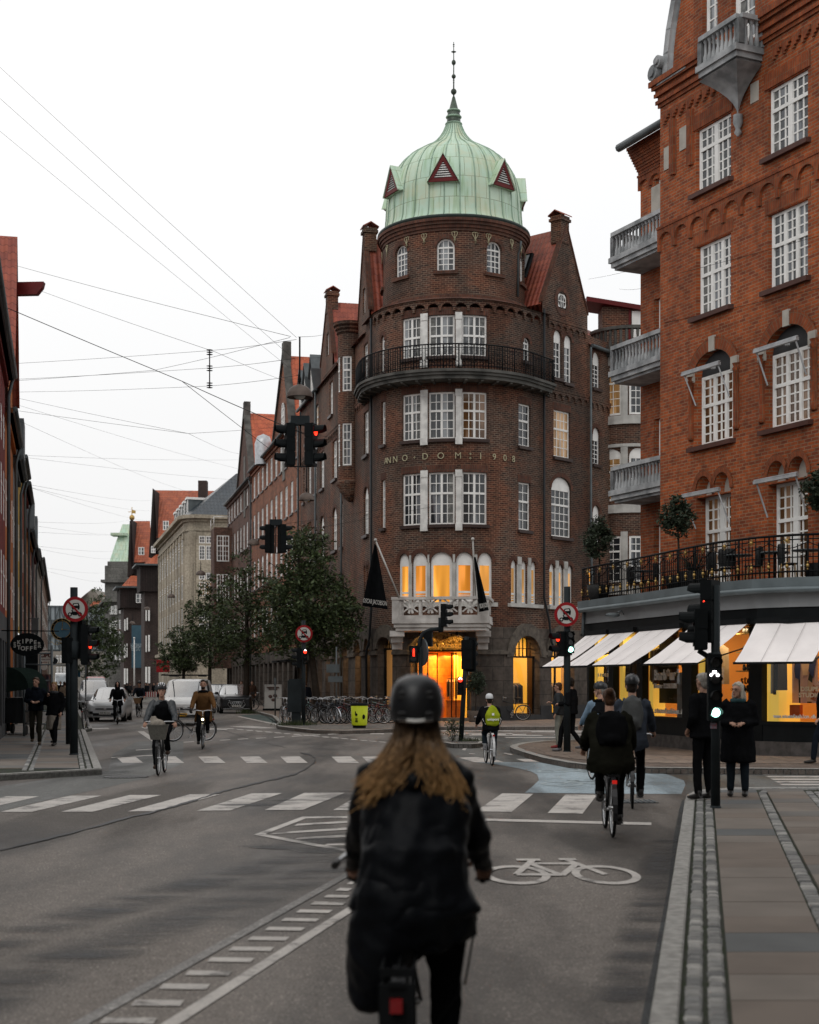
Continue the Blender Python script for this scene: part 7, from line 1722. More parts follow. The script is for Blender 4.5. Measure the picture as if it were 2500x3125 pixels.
 # ------------------------------------------------------------ people
def freeze(b,name,m,parent,vox,wr=0,wf=9,sm=4,seed=0):
 me=bpy.data.meshes.new('t');me.from_pydata([tuple(p) for p in b.v],[],b.f);o=bpy.data.objects.new('t',me);COL.objects.link(o)
 r=o.modifiers.new('r','REMESH');r.mode='VOXEL';r.voxel_size=vox;s=o.modifiers.new('s','SMOOTH');s.iterations=sm;s.factor=.5
 dg=bpy.context.evaluated_depsgraph_get();e=bpy.data.meshes.new_from_object(o.evaluated_get(dg));bpy.data.objects.remove(o);bpy.data.meshes.remove(me)
 if wr:
  for v in e.vertices:p=v.co;v.co=p+v.normal*(mnoise.noise(V((p.x*wf,p.y*wf,p.z*wf*.45+seed)))+.5*mnoise.noise(V((p.x,p.y,p.z+seed))*wf*2.3))*wr
 e.materials.append(m);e.polygons.foreach_set('use_smooth',[True]*len(e.polygons));e.name=name;o=bpy.data.objects.new(name,e);COL.objects.link(o);o.parent=parent;ORG[o.name]=V((0,0,0));return o
m_skin=mat('skin',(.42,.24,.17),.55,vs=8,var=.15,spec=.3)
def cloth(name,c,r=1.):return mat(name,tuple(x*.75 for x in c),r,vs=5,var=.25,spec=.0,bp=.25,bs=90)
def hand(b,w,d,side,s=1.0,curl=1.0):
 """palm and five bent fingers from wrist w along d; side = thumb direction"""
 d=d.normalized();side=(side-d*side.dot(d)).normalized();n=d.cross(side)
 if n.z>0:n=-n
 b.tube([w-d*.02,w+d*.03*s,w+d*.085*s],[(.024*s,.020*s),(.036*s,.019*s),(.036*s,.016*s)],8)
 b.ball(w+d*.05*s,.030*s,8,6)
 for k,(o,L) in enumerate(((.030,.070),(.010,.082),(-.011,.076),(-.031,.058))):
  r=w+d*.078*s+side*o*s;k1=r+(d*(1-.35*curl)+n*.65*curl).normalized()*L*.5*s;k2=k1+(d*(1-1.1*curl)+n*curl).normalized()*L*.42*s;b.tube([r,k1,k2],[.0095*s,.009*s,.0075*s],6)
 r=w+d*.03*s+side*.026*s;k1=r+(side*.8+d*.5+n*.2*curl).normalized()*.04*s;b.tube([r,k1,k1+(d*.8+n*.5*curl).normalized()*.032*s],[.012*s,.011*s,.009*s],6)
def person(label,loc,rz,pose='stand',top=None,bottom=None,shoes=None,hair=None,H=1.75,bulk=1.0,coat=0,helmet=None,hood=0,long_hair=0,vox=.02,arms='down',turn=0,lean=0,glasses=0,beard=0,skirt=0,scarf=None,group=None,legm=None,gloves=None,shw=1.0,wrk=1.0,hips=1.0,vest=None,fine=None,sleeves=None,feet=1):
 T=thing('person',label,'person',(0,0,0),group);s=H/1.75;J={}
 if pose=='ride':
  pel=V((0,-.26,.99));ch=V((0,-.13,1.28));nk=V((0,-.05,1.52));hdc=V((0,.0,1.69));sh=[V((k*.185,-.07,1.45)) for k in (-1,1)]
  el=[V((k*.27,.07,1.20)) for k in (-1,1)];wr=[V((k*.30,.27,1.055)) for k in (-1,1)];hip=[V((k*.095,-.24,.96)) for k in (-1,1)]
  kn=[V((-.11,.17,.82)),V((.12,.06,.60))];an=[V((-.12,-.06,.48)),V((.12,-.02,.19))]
 else:
  pel=V((0,0,.97));ch=V((0,0,1.25));nk=V((0,0,1.49));hdc=V((0,.02,1.635));sh=[V((k*.185,0,1.42)) for k in (-1,1)];hip=[V((k*.09,0,.93)) for k in (-1,1)]
  st=.0 if pose=='stand' else .24
  kn=[V((-.10,.03+st*.7,.50)),V((.10,.03-st*.1,.49))];an=[V((-.11,st,.09)),V((.11,-st*1.1,.09+st*.25))]
  el=[V((k*.25,-.04,1.14)) for k in (-1,1)];wr=[V((k*.26,.06-(k*st*.5),.90)) for k in (-1,1)]
  if arms=='hold':wr=[V((k*.09,.27,1.13)) for k in (-1,1)]
  if arms=='right':wr[1]=V((.12,.24,1.22))
  if arms=='right_mouth':wr[1]=V((.10,.22,1.38));el[1]=V((.26,.06,1.16))
  if arms=='pockets':wr=[V((k*.2,.10,.98)) for k in (-1,1)];
 if shw!=1:
  sh=[V((q_.x*shw,q_.y,q_.z-.02)) for q_ in sh];el=[V((q_.x*.90,q_.y+.02,q_.z-.03)) for q_ in el];wr=[V((q_.x*.93,q_.y,q_.z)) for q_ in wr]
 if lean:
  M_=Matrix.Rotation(-lean,3,'X');f= lambda p:pel+M_@(p-pel);ch,nk,hdc=f(ch),f(nk),f(hdc);sh=[f(p) for p in sh]
 S= lambda p:p*s;v=fine or .013;R_=Matrix.Rotation(turn,3,'Z');hc=S(hdc);hp= lambda x,y,z:hc+R_@V((x,y,z))*s
 b=M();b.ball(hp(0,0,.02),(.076*s,.094*s,.098*s),14,10);b.ball(hp(0,.03,-.05),(.056*s,.062*s,.07*s),12,8);b.tube([hp(0,.088,.02),hp(0,.112,-.02),hp(0,.098,-.032)],[.010*s,.015*s,.014*s],6);b.ball(hp(0,.082,-.058),(.024*s,.018*s,.010*s),8,5);b.ball(hp(0,.074,-.10),(.026*s,.022*s,.020*s),8,6)
 b.tube([hp(-.045,.078,.035),hp(0,.088,.038),hp(.045,.078,.035)],.012*s,5)
 for k in (-1,1):b.ball(hp(k*.08,-.005,-.01),(.014*s,.02*s,.032*s),8,6)
 b.tube([hc-V((0,.01,.05))*s,S(nk)-V((0,0,.04))],[.055*s,.06*s],10);b.tube([S(pel),S(ch),S(nk)-V((0,0,.05))*s],[(.14*s,.095*s),(.15*s,.10*s),(.07*s,.06*s)],10)
 for i,k in enumerate((-1,1)):
  b.tube([S(sh[i]),S(el[i]),S(wr[i])],[.045*s,.037*s,.025*s],8);d=wr[i]-el[i];hand(b,S(wr[i]),d if arms!='x' else d,V((-k,.3,.2)),s)
  b.tube([S(hip[i]),S(kn[i]),S(an[i])],[.075*s,.05*s,.033*s],8);b.tube([S(an[i])-V((0,.03,.01)),S(an[i])+V((0,.04,-.025))],[.028,.022],6)
 freeze(b,'body',m_skin,T,v,sm=2)
 if not long_hair==9:
  b=M()
  for k in (-1,1):b.ball(hp(k*.030,.084,.018),.011*s,6,5)
  b.build('eyes',m_dark,T);b=M();b.ball(hp(0,.097,-.058),(.02*s,.006*s,.005*s),8,4);b.build('lips',mat('lips',(.30,.10,.09),.5),T)
 if beard:b=M();b.ball(hp(0,.045,-.085),(.058*s,.058*s,.042*s),10,7);b.build('beard',hair,T)
 if glasses:
  b=M()
  for k in (-1,1):b.tube([hp(k*.032+.022*math.cos(a*.785),.104,.015+.016*math.sin(a*.785)) for a in range(9)],.003,4,caps=False);b.tube([hp(k*.054,.10,.02),hp(k*.08,.0,.02)],.003,4)
  b.build('glasses',m_iron,T)
 if hair is not None and not hood:
  b=M();b.ball(hp(0,-.022,.042),(.085*s,.092*s,.095*s),14,10);b.ball(hp(0,-.045,-.02),(.072*s,.06*s,.085*s),12,8);b.tube([hp(-.07,.03,.07),hp(0,.06,.105),hp(.07,.03,.07)],.026*s,6)
  if long_hair==1:b.tube([hp(0,-.07,-.02),hp(0,-.09,-.14),hp(0,-.07,-.25)],[(.075*s,.04*s),(.085*s,.045*s),(.05*s,.025*s)],10);[b.tube([hp(k*.07,0,.02),hp(k*.085,.0,-.10),hp(k*.07,.0,-.2)],[.028*s,.03*s,.015*s],7) for k in (-1,1)]
  if long_hair==2:b.ball(hp(0,-.10,.09),.055*s,10,7)
  freeze(b,'hair',hair,T,.014,wr=.007,wf=30)
 if hood:b=M();b.tube([S(nk)-V((0,.0,.05)),hp(0,-.03,-.02),hp(0,-.02,.09),hp(0,-.01,.13)],[(.12,.11),(.118,.12),(.09,.10),(.03,.04)],12);o=freeze(b,'hood',top,T,.02,wr=.006)
 if helmet is not None:
  hm,hv=helmet;b=M();b.lathe((0,0,0),[(.104,-.005),(.112,.02),(.106,.07),(.085,.108),(.045,.130),(0,.136)],22)
  b.v=[hp(p.x*.92,p.y*1.18-.012,p.z+.045) for p in b.v];h_=b.build('helmet',hm,T)
  b=M()
  for k in (-.055,-.02,.02,.055):
   for (ya,yb) in ((.10,.03),(0,-.05),(-.075,-.115)):
    za= lambda y:.045+.14*math.sqrt(max(.02,1-(y/.135)**2-(k/.11)**2));b.bar(hp(k,ya,za(ya)),hp(k,yb,za(yb)),.016*s,.012)
  b.parts('helmet_vent',hv,h_)
  b=M()
  for k in (-1,1):b.tube([hp(k*.085,0,.04),hp(k*.07,.03,-.06),hp(0,.045,-.118)],.006,4)
  b.build('helmet_strap',m_iron,h_)
 q=bulk;b=M()
 b.tube([S(pel)-V((0,0,.08)),S(pel)+V((0,0,.06)),S(ch),S(nk)-V((0,.0,.10))*s,S(nk)+V((0,0,.0))],[(.185*q*hips,.145*q),(.178*q,.14*q),(.20*q,.145*q),(.17*q,.115*q),(.078,.075)],16)
 for i in (0,1):b.tube([S(sh[i])+V(((.5-i)*.10,0,.01)),S(sh[i])+V((0,0,-.01)),S(el[i]),S(wr[i])+S(el[i]-wr[i]).normalized()*.02],[.075*q,.078*q,.062*q,.046*q],12)
 if coat:
  z1=coat;b.tube([S(ch)+V((0,0,.12)),S(ch),S(pel)+V((0,0,.12)),S(pel)-V((0,0,.05)),V((S(pel).x,S(pel).y+(.06 if pose=='ride' else 0),z1+.02)),V((S(pel).x,S(pel).y+(.06 if pose=='ride' else 0),z1))],[(.10*q,.07*q),(.16*q,.11*q),(.185*q,.142*q),(.20*q,.165*q),(.225*q,.18*q),(.2*q,.16*q)],16)
 freeze(b,'jacket',top,T,vox,wr=.011*min(q,1.2)*wrk,wf=11 if wrk==1 else 7.5,seed=H*7)
 if vest is not None:b=M();b.tube([S(pel),S(ch),S(nk)-V((0,0,.09)),S(nk)-V((0,0,.02))],[(.19*q,.155*q),(.205*q,.158*q),(.165*q,.125*q),(.09,.09)],14);freeze(b,'vest',vest,T,vox,wr=.01)
 b=M();b.tube([S(pel)+V((0,0,.06)),S(pel)-V((0,0,.04))],[(.16*hips,.12),(.165*hips,.125)],12)
 for i in (0,1):b.tube([S(hip[i])+V((0,0,.02)),S(hip[i]).lerp(S(kn[i]),.35),S(kn[i]),S(kn[i]).lerp(S(an[i]),.55),S(an[i])+V((0,0,.0))],[.09*hips,.088*hips,.068,.062,.055],12)
 freeze(b,'trousers',bottom,T,vox,wr=.008,wf=12)
 if skirt:b=M();b.tube([S(pel)-V((0,0,.05)),V((0,pel.y+.02,.75)),V((0,pel.y+.04,skirt))],[(.17,.14),(.19,.17),(.20,.19)],16);freeze(b,'skirt',legm,T,vox,wr=.014,wf=8)
 for i in (0,1):
  b=M();a=S(an[i]);b.tube([a+V((0,-.05,-.02)),a+V((0,.02,-.035)),a+V((0,.12,-.05)),a+V((0,.19,-.055))],[(.038,.042),(.045,.045),(.047,.033),(.03,.022)],10);b.tube([a+V((0,-.01,-.03)),a+V((0,-.01,.05))],[.045,.042],10);b.build('shoe',shoes or m_seat,T)
 if scarf is not None:b=M();b.tube([S(nk)+V((math.cos(a*.7)*.085,math.sin(a*.7)*.085+.01,-.015)) for a in range(10)],.04,8,caps=True);freeze(b,'scarf',scarf,T,.018,wr=.008,wf=20)
 for i in ((0,1) if gloves is not None else ()):b=M();b.ball(S(wr[i])+S(wr[i]-el[i]).normalized()*.05,(.045,.05,.04),8,6);hand(b,S(wr[i]),wr[i]-el[i],V((1-2*i,.3,.2)),s*1.2);freeze(b,'glove',gloves,T,.015)
 T.location=loc;T.rotation_euler=(0,0,rz);T['_s']=s;del T['_s']
 return T,dict(pel=S(pel),ch=S(ch),nk=S(nk),hc=hc,sh=[S(p) for p in sh],hp=hp)
def rucksack(T,J,m,label,w_=.30,h=.44,d=.17,z=0,name='backpack',flap=True):
 """stays a thing of its own: it is carried"""
 b=M();c=J['ch']+V((0,-.15-d/2,.03+z));b.ball(c,(w_/2*1.1,d/2*1.15,h/2*1.1),14,10);b.box(c,(w_*.85,d*.8,h*.8));
 if flap:b.ball(c+V((0,-.03,-.10)),(w_*.4,d*.55,h*.2),12,8)
 o=freeze(b,name,m,None,.018,wr=.008,wf=14);s_=M()
 for k in (-1,1):s_.tube([c+V((k*.09,.08,h*.4)),J['sh'][0 if k<0 else 1]*.6+V((0,0,J['sh'][0].z*.4+.07))+V((0,.02,0)),J['ch']+V((k*.14,.13,.08)),J['ch']+V((k*.17,.0,-.12))],.018,5)
 st=s_.build('straps',m,o);o.location=T.location;o.rotation_euler=T.rotation_euler;put(o,None,label,'backpack');return o
c_blk=cloth('black_cloth',(.012,.0125,.014));c_navy=cloth('navy_cloth',(.016,.02,.028));c_char=cloth('charcoal_cloth',(.030,.031,.033));c_jean=cloth('dark_jeans',(.025,.035,.045));c_olive=cloth('olive_black_cloth',(.020,.020,.015));c_camel=cloth('camel_cloth',(.20,.105,.045));c_cream=cloth('cream_cloth',(.36,.32,.27));c_slate=cloth('slate_blue_cloth',(.060,.070,.090));c_lblue=cloth('light_blue_cloth',(.25,.35,.46));c_lime=cloth('lime_cloth',(.42,.50,.03));c_beige=cloth('beige_cloth',(.26,.20,.15));c_grey=cloth('grey_cloth',(.10,.105,.11));c_lthr=mat('black_leather_sleeve',(.02,.025,.03),.4,spec=.5,vs=8,bp=.4,bs=20);c_pale=cloth('pale_trousers',(.30,.31,.27))
h_dk=mat('dark_hair',(.022,.014,.009),.5,vs=30,var=.5);h_br=mat('brown_hair',(.075,.035,.018),.5,vs=30,var=.5);h_gy=mat('grey_hair',(.30,.28,.25),.6,vs=30,var=.4);h_bl=mat('blond_hair',(.32,.20,.09),.5,vs=24,col2=(.15,.085,.035))
k_w=mat('white_helmet_shell',(.65,.66,.67),.35);k_b=mat('black_helmet_shell',(.02,.021,.023),.35,spec=.5)
def gp(px,py,z=0):p=G(px,py,z);return V((p.x,p.y,z))
def rider(lab,blab,px,py,rz,bm=None,z=0,basket=None,rack=True,lamp=None,redlight=False,guard=None,drop=False,**kw):
 """py = row where the nearer wheel touches the ground"""
 L=gp(px,py,z);f=V((-math.sin(rz),math.cos(rz),0));L=L+f*(.48 if f.y>0 else -.60);p,J=person(lab,L,rz,'ride',**kw);bk=bike(blab,L,rz,bm or fmat('black_frame',(.015,.015,.017)),basket=basket,rack=rack,lamp=lamp,redlight=redlight,guard=guard,drop=drop);return p,J,bk
 # cyclists riding away
kid,Jk,_=rider('child cyclist in a white helmet and black jacket riding away','white city bicycle ridden away by the child',1502,2337,R(4),fmat('white_frame',(.6,.6,.6)),top=c_blk,bottom=c_jean,hair=h_dk,H=1.46,helmet=(k_w,m_dark),shoes=mat('grey_shoes',(.25,.25,.26),.7),bulk=1.02,hood=0,rack=False,guard=mat('white_guard',(.6,.6,.6),.4))
b=M();c=Jk['ch']+V((.03,-.22,.02));b.tube([c+V((0,0,-.24)),c+V((0,0,-.20)),c+V((0,0,0)),c+V((0,.02,.16)),c+V((0,.03,.22))],[(.10,.03),(.15,.07),(.165,.085),(.08,.05),(.02,.02)],16);gbg=freeze(b,'drawstring_bag',c_lime,None,.016,wr=.012,wf=14);gbg.location=kid.location;gbg.rotation_euler=kid.rotation_euler;put(gbg,None,'lime green drawstring bag on the back of the child cyclist','bag')
b=M();[b.tube([c+V((k*.02,.03,.20)),Jk['sh'][0 if k<0 else 1]+V((-k*.05,0,.05)),c+V((k*.2,.1,-.1)),c+V((k*.15,0,-.20))],.006,4) for k in (-1,1)];b.build('cords',m_white,gbg)
m_=text_m('unisport',.075,.004,bold=.002);m_.xf(Matrix.Translation(c+V((0,-.092,-.09)))@Matrix.Rotation(R(90),4,'X'));m_.box(c+V((0,-.094,.02)),(.05,.004,.05));m_.build('bag_lettering',m_white,gbg)
wom,Jw,_=rider('woman cyclist with brown hair and an olive black jacket riding away','black bicycle of the woman with the large black backpack',1870,2556,R(-3),top=c_olive,bottom=c_blk,hair=h_br,long_hair=2,H=1.66,bulk=1.34,coat=.76,hips=1.2,shoes=m_seat,redlight=True,rack=True)
rucksack(wom,Jw,c_blk,'large black backpack on the woman with brown hair',.36,.42,.2,z=.0)
mn,Jm,_=rider('man cyclist in a slate blue jacket and black helmet riding away','dark bicycle of the man in the slate blue jacket',1930,2468,R(-8),top=c_slate,bottom=c_blk,hair=h_dk,H=1.80,bulk=1.12,helmet=(k_b,m_dark),redlight=True,coat=.86,shoes=m_dark)
rucksack(mn,Jm,cloth('grey_rucksack',(.12,.125,.125)),'grey rucksack on the man in the slate blue jacket',.30,.5,.2)
w2,J2,_=rider('woman in a black helmet and quilted vest waiting on her bicycle, looking left','black bicycle mostly hidden behind the woman with the backpack',1852,2392,R(7),top=c_lblue,bottom=c_blk,hair=h_gy,helmet=(k_b,m_dark),vest=c_blk,scarf=c_blk,turn=R(62),H=1.70)
# cyclists coming towards the camera
w3,J3,_=rider('cyclist in a striped black and white helmet and leather jacket coming closer','black bicycle with a full wire basket in front',483,2368,R(183),fmat('black_frame2',(.02,.02,.021)),basket='wire',top=c_lthr,vest=c_blk,bottom=c_blk,hair=h_br,helmet=(k_b,k_w),H=1.68,bulk=1.1,hips=1.1,shoes=mat('brown_shoes',(.04,.022,.014),.6))
b=M();L=w3.location;b.ball((0,.63,.99),(.15,.11,.10),12,8);b.ball((.08,.6,1.05),(.07,.06,.1),8,6);o=freeze(b,'canvas_bag',c_cream,None,.016,wr=.025,wf=13);o.location=L;o.rotation_euler=w3.rotation_euler;put(o,None,'crumpled cream canvas bag in the front basket','bag')
m4,J4,_=rider('bearded man in a camel coat cycling towards the crossing','black bicycle with a lit front lamp under the man in camel',618,2287,R(186),basket=None,lamp=True,top=c_camel,bottom=c_blk,hair=h_dk,beard=1,H=1.80,bulk=1.12,coat=.72,scarf=c_blk,gloves=m_seat)
rucksack(m4,J4,c_blk,'black backpack straps on the man in the camel coat',.28,.42,.14)
rider('cyclist in a black hood and coat passing the silver car','black bicycle of the hooded cyclist',358,2211,R(190),top=c_blk,bottom=c_blk,hair=h_dk,hood=1,H=1.76,bulk=1.1,coat=.8)
rider('distant cyclist in a black helmet with a brown front box','black bicycle with a brown front box',420,2189,R(182),basket='wicker',top=c_navy,bottom=c_blk,hair=h_dk,helmet=(k_b,m_dark),H=1.76)
bike('black bicycle with its front wheel turned sideways behind the man in camel',gp(585,2262),R(122),fmat('black_frame3',(.02,.02,.022)),lean=R(3))
# people standing and walking
pz=.12
person('grey haired man in a black coat and glasses waiting at the signal pole',gp(2148,2441,pz),R(35),top=c_blk,bottom=c_blk,hair=h_gy,H=1.80,coat=.88,glasses=1,arms='pockets',bulk=1.05,shoes=m_seat)
pw_,Jo=person('woman with blond grey hair, glasses and a long black raincoat',gp(2252,2430,pz),R(165),top=c_blk,bottom=c_jean,hair=mat('silver_blond_hair',(.42,.38,.31),.6,vs=30,var=.35),long_hair=1,H=1.67,coat=.50,bulk=1.2,glasses=1,scarf=cloth('teal_scarf',(.05,.10,.11)),arms='hold',turn=R(-35))
person('bald bearded man in a black puffer jacket looking at his phone',gp(1742,2294,pz),R(62),'walk',top=c_blk,bottom=c_blk,hair=h_dk,beard=1,H=1.78,bulk=1.15,arms='hold',shoes=mat('grey_trainers',(.14,.14,.15),.7))
person('person in a grey jacket and pale trousers behind the sign pole',gp(1706,2283,pz),R(75),top=cloth('blue_grey_cloth',(.055,.06,.065)),bottom=c_pale,hair=h_br,H=1.66,arms='right',glasses=1,bulk=1.05,shoes=mat('red_trainers',(.22,.03,.03),.7))
person('young man in a black hooded jacket walking with his companion',gp(110,2273,pz),R(190),'walk',top=c_navy,bottom=cloth('olive_trousers',(.045,.042,.032)),hair=h_br,H=1.80,arms='hold',bulk=1.12,turn=R(-25),shoes=mat('tan_shoes',(.10,.075,.05),.7),scarf=c_navy)
person('smiling woman in a black coat and pale skirt holding a snack',gp(166,2275,pz),R(172),'walk',top=c_blk,bottom=c_blk,hair=h_bl,long_hair=1,H=1.68,coat=.80,skirt=.42,legm=c_cream,arms='right_mouth',bulk=1.08,scarf=c_grey)
person('woman in a beige jacket walking away with a red bag',gp(197,2171,pz),R(5),'walk',top=c_beige,bottom=c_blk,hair=h_br,H=1.68,coat=.85,long_hair=2,bulk=1.08)
person('person in a dark jacket with a cream shoulder bag among the bicycles',gp(932,2195,pz),R(20),top=c_navy,bottom=c_char,hair=h_br,H=1.74)
person('pedestrian in a dark coat beside the tree and black car',gp(738,2164,pz),R(150),top=c_blk,bottom=c_char,hair=h_br,H=1.74)
person('woman in a brown coat standing behind the tree trunk',gp(770,2160,pz),R(170),top=cloth('brown_coat',(.06,.035,.025)),bottom=c_blk,hair=h_br,coat=.5,H=1.74)
person('man cut off by the right edge of the picture, dark clothes',gp(2514,2330,pz),R(90),'walk',top=c_blk,bottom=c_navy,hair=h_dk,H=1.78)
b=M();b.ball((0,0,0),(.17,.08,.17),10,8);o=freeze(b,'shoulder_bag',c_cream,None,.02,wr=.015,wf=12);p_=gp(930,2195,pz);o.location=(p_.x-.14,p_.y-.22,1.22);put(o,None,'cream canvas shoulder bag beside the grey cabinet','bag')
crowd=[('black',185,2150,c_blk),('khaki',172,2140,c_olive),('navy',196,2142,c_navy),('grey',303,2128,c_grey)]
labs=('walker in black far down the left pavement','walker in khaki beside the shop frames on the left','walker in navy far down the left pavement','walker in grey behind the parked vans')
for (n_,px,py,cl),lb_ in zip(crowd,labs):person(lb_,gp(px,py,.1),R(180 if n_!='navy' else 0),'walk',top=cl,bottom=c_blk,hair=h_dk,H=1.75,vox=.04,fine=.03,group='distant pedestrians')
for i,px in enumerate((388,397,446,452,470,481,492)):person(('person standing left of the distant cyclist with the box','second person left of the distant cyclist with the box','first dark figure behind the striped barrier','second dark figure behind the striped barrier','third dark figure right of the striped barrier','figure in grey left of the white van','figure in brown left of the white van')[i],gp(px,2131+(i%3)*2,0),R(40*i),'walk' if i%2 else 'stand',top=(c_blk,c_char,c_blk,c_navy,c_blk,c_grey,c_camel)[i],bottom=c_blk,hair=(h_dk,h_br)[i%2],H=1.7+.03*(i%3),vox=.04,fine=.03,group='distant pedestrians')
# the cyclist in front of the camera
FL=V((.03,6.15,0));k_mat=mat('matt_grey_helmet',(.012,.013,.015),.38,spec=.40,vs=3,var=.1)
c_rain=mat('black_raincoat',(.0048,.0058,.0078),.5,spec=.10,vs=5,var=.2,bp=.1,bs=50)
def hairmat():
 m,nt,b=_new('ombre_blond_hair');tc=N(nt,'ShaderNodeTexCoord');sp=N(nt,'ShaderNodeSeparateXYZ');nt.links.new(tc.outputs['Object'],sp.inputs[0])
 mr=N(nt,'ShaderNodeMapRange');mr.inputs[1].default_value=1.28;mr.inputs[2].default_value=1.60;nt.links.new(sp.outputs[2],mr.inputs[0])
 nz=N(nt,'ShaderNodeTexNoise');nz.inputs['Scale'].default_value=38;nt.links.new(tc.outputs['Object'],nz.inputs[0])
 o=mul(nt,ramp(nt,mr.outputs[0],[(.0,(.68,.39,.15)),(.5,(.42,.24,.10)),(1.,(.07,.042,.022))]),ramp(nt,nz.outputs[0],[(.35,.45),(.65,1.1)]));nt.links.new(o,b.inputs['Base Color']);b.inputs['Roughness'].default_value=.5;b.inputs['Specular IOR Level'].default_value=.2;return m
h_fg=hairmat()
fg,Jf=person('woman cyclist with long blond hair, grey helmet and black raincoat in the foreground',FL,R(-2),'ride',top=c_rain,bottom=c_blk,hair=h_fg,H=1.72,gloves=m_seat,bulk=1.17,shw=.84,wrk=1.9,hips=1.3,coat=.80,vox=.015,fine=.011,long_hair=0,shoes=m_seat,arms='down')
hp=Jf['hp'];b=M();b.lathe((0,0,0),[(.104,-.055),(.112,-.03),(.115,.0),(.113,.04),(.103,.085),(.078,.118),(.042,.136),(0,.142)],32);b.v=[hp(p.x,p.y*1.16-.02,p.z+.035) for p in b.v];hm_=b.build('helmet',k_mat,fg)
b=M()
for x_,z_ in ((-.055,.0),(.055,.0),(-.05,.085),(.05,.085)):y_=-.02-.133*math.sqrt(max(.05,1-(x_/.113)**2-max(0,(z_-.03))**2*60));b.ball(hp(x_,y_,z_+.012),(.021,.012,.009),10,6)
for x_,z_ in ((-.055,-.03),(.055,-.03),(-.055,.06),(.055,.06)):y_=-.024-.130*math.sqrt(max(.05,1-(x_/.113)**2-max(0,z_)**2*40));b.box(hp(x_,y_,z_+.02),(.032,.02,.014))
b.parts('helmet_vent',m_dark,hm_)
b=M();b.tube([hp(-.07,-.125,-.015),hp(0,-.155,-.02),hp(.07,-.125,-.015)],.008,6);b.build('helmet_band',m_greystone,hm_)
rs=random.Random(17);b=M()
for k in range(1300):  # long hair parting over both shoulders
 sd=-1 if rs.random()<.52 else 1;a=rs.uniform(.0,1)*sd;p0=hp(a*.088,-.085+rs.uniform(-.02,.05)+abs(a)*.06,-.02+rs.uniform(-.02,.02));sp_=rs.uniform(.3,1)
 ex=sd*(.012+.105*abs(a)**1.3*sp_**.4+.01*rs.random());dz=-.11-.14*abs(a)-rs.random()**2*.12-(.03 if sd>0 else 0)
 p1=p0+V((sd*.022*sp_,-.035,-.09));p2=p0+V((ex*.45,-.125-rs.random()*.03,dz*.55));p3=p0+V((ex*.85+rs.gauss(0,.012),-.165-rs.random()*.03,dz*.85));p4=p3+V(((-.05 if sd<0 else .01)+rs.gauss(0,.018),-.01,-.05))
 b.tube([p0,p1,p2,p3,p4],[.0042,.0045,.0042,.003,.0008],3,caps=False)
b.build('long_hair',h_fg,fg,uv=False)
b=M();nk_=Jf['nk'];b.tube([nk_+V((-.12,-.05,.0)),nk_+V((-.11,-.14,-.05)),nk_+V((0,-.19,-.10)),nk_+V((.11,-.14,-.05)),nk_+V((.12,-.05,0))],[.035,.048,.055,.048,.035],12);b.ball(nk_+V((0,-.14,-.15)),(.11,.055,.09),12,8);freeze(b,'hood',c_rain,fg,.016,wr=.012,wf=14)
b=M();pl=Jf['pel'];b.tube([pl+V((0,.10,.42)),pl+V((-.03,.02,.2)),pl+V((-.05,-.04,-.05)),pl+V((-.14,.0,-.28)),pl+V((-.18,.03,-.46)),pl+V((-.18,.05,-.50))],[(.08,.06),(.155,.11),(.185,.155),(.13,.15),(.085,.11),(.03,.04)],16)
b.tube([pl+V((0,.10,.42)),pl+V((.03,.02,.2)),pl+V((.05,-.03,-.05)),pl+V((.09,.02,-.20))],[(.08,.06),(.15,.11),(.17,.15),(.13,.14)],16);freeze(b,'raincoat_skirt',c_rain,fg,.016,wr=.026,wf=7)
bk_=bike('black city bicycle under the woman in the foreground',FL+V((-.05,0,0)),R(-2),fmat('black_frame4',(.02,.02,.022)),lamp=False);bk_.name='bicycle'
b=M();b.box((0,-.80,.625),(.045,.03,.05));rl_=b.build('rear_reflector',mat('big_red_reflector',(.26,.010,.012),.25,spec=.8),bk_);b=M();b.box((0,-.79,.70),(.06,.02,.02));b.box((0,-.78,.60),(.13,.015,.2));b.build('rear_bracket',m_iron,bk_)
b=M();b.tube([(.22,.22,1.0),(.26,.12,.75),(.22,-.0,.5),(.1,-.1,.35)],.006,5);b.tube([(.24,.22,1.0),(.30,.1,.8),(.25,-.05,.55)],.005,5);b.build('brake_cables',m_iron,bk_)
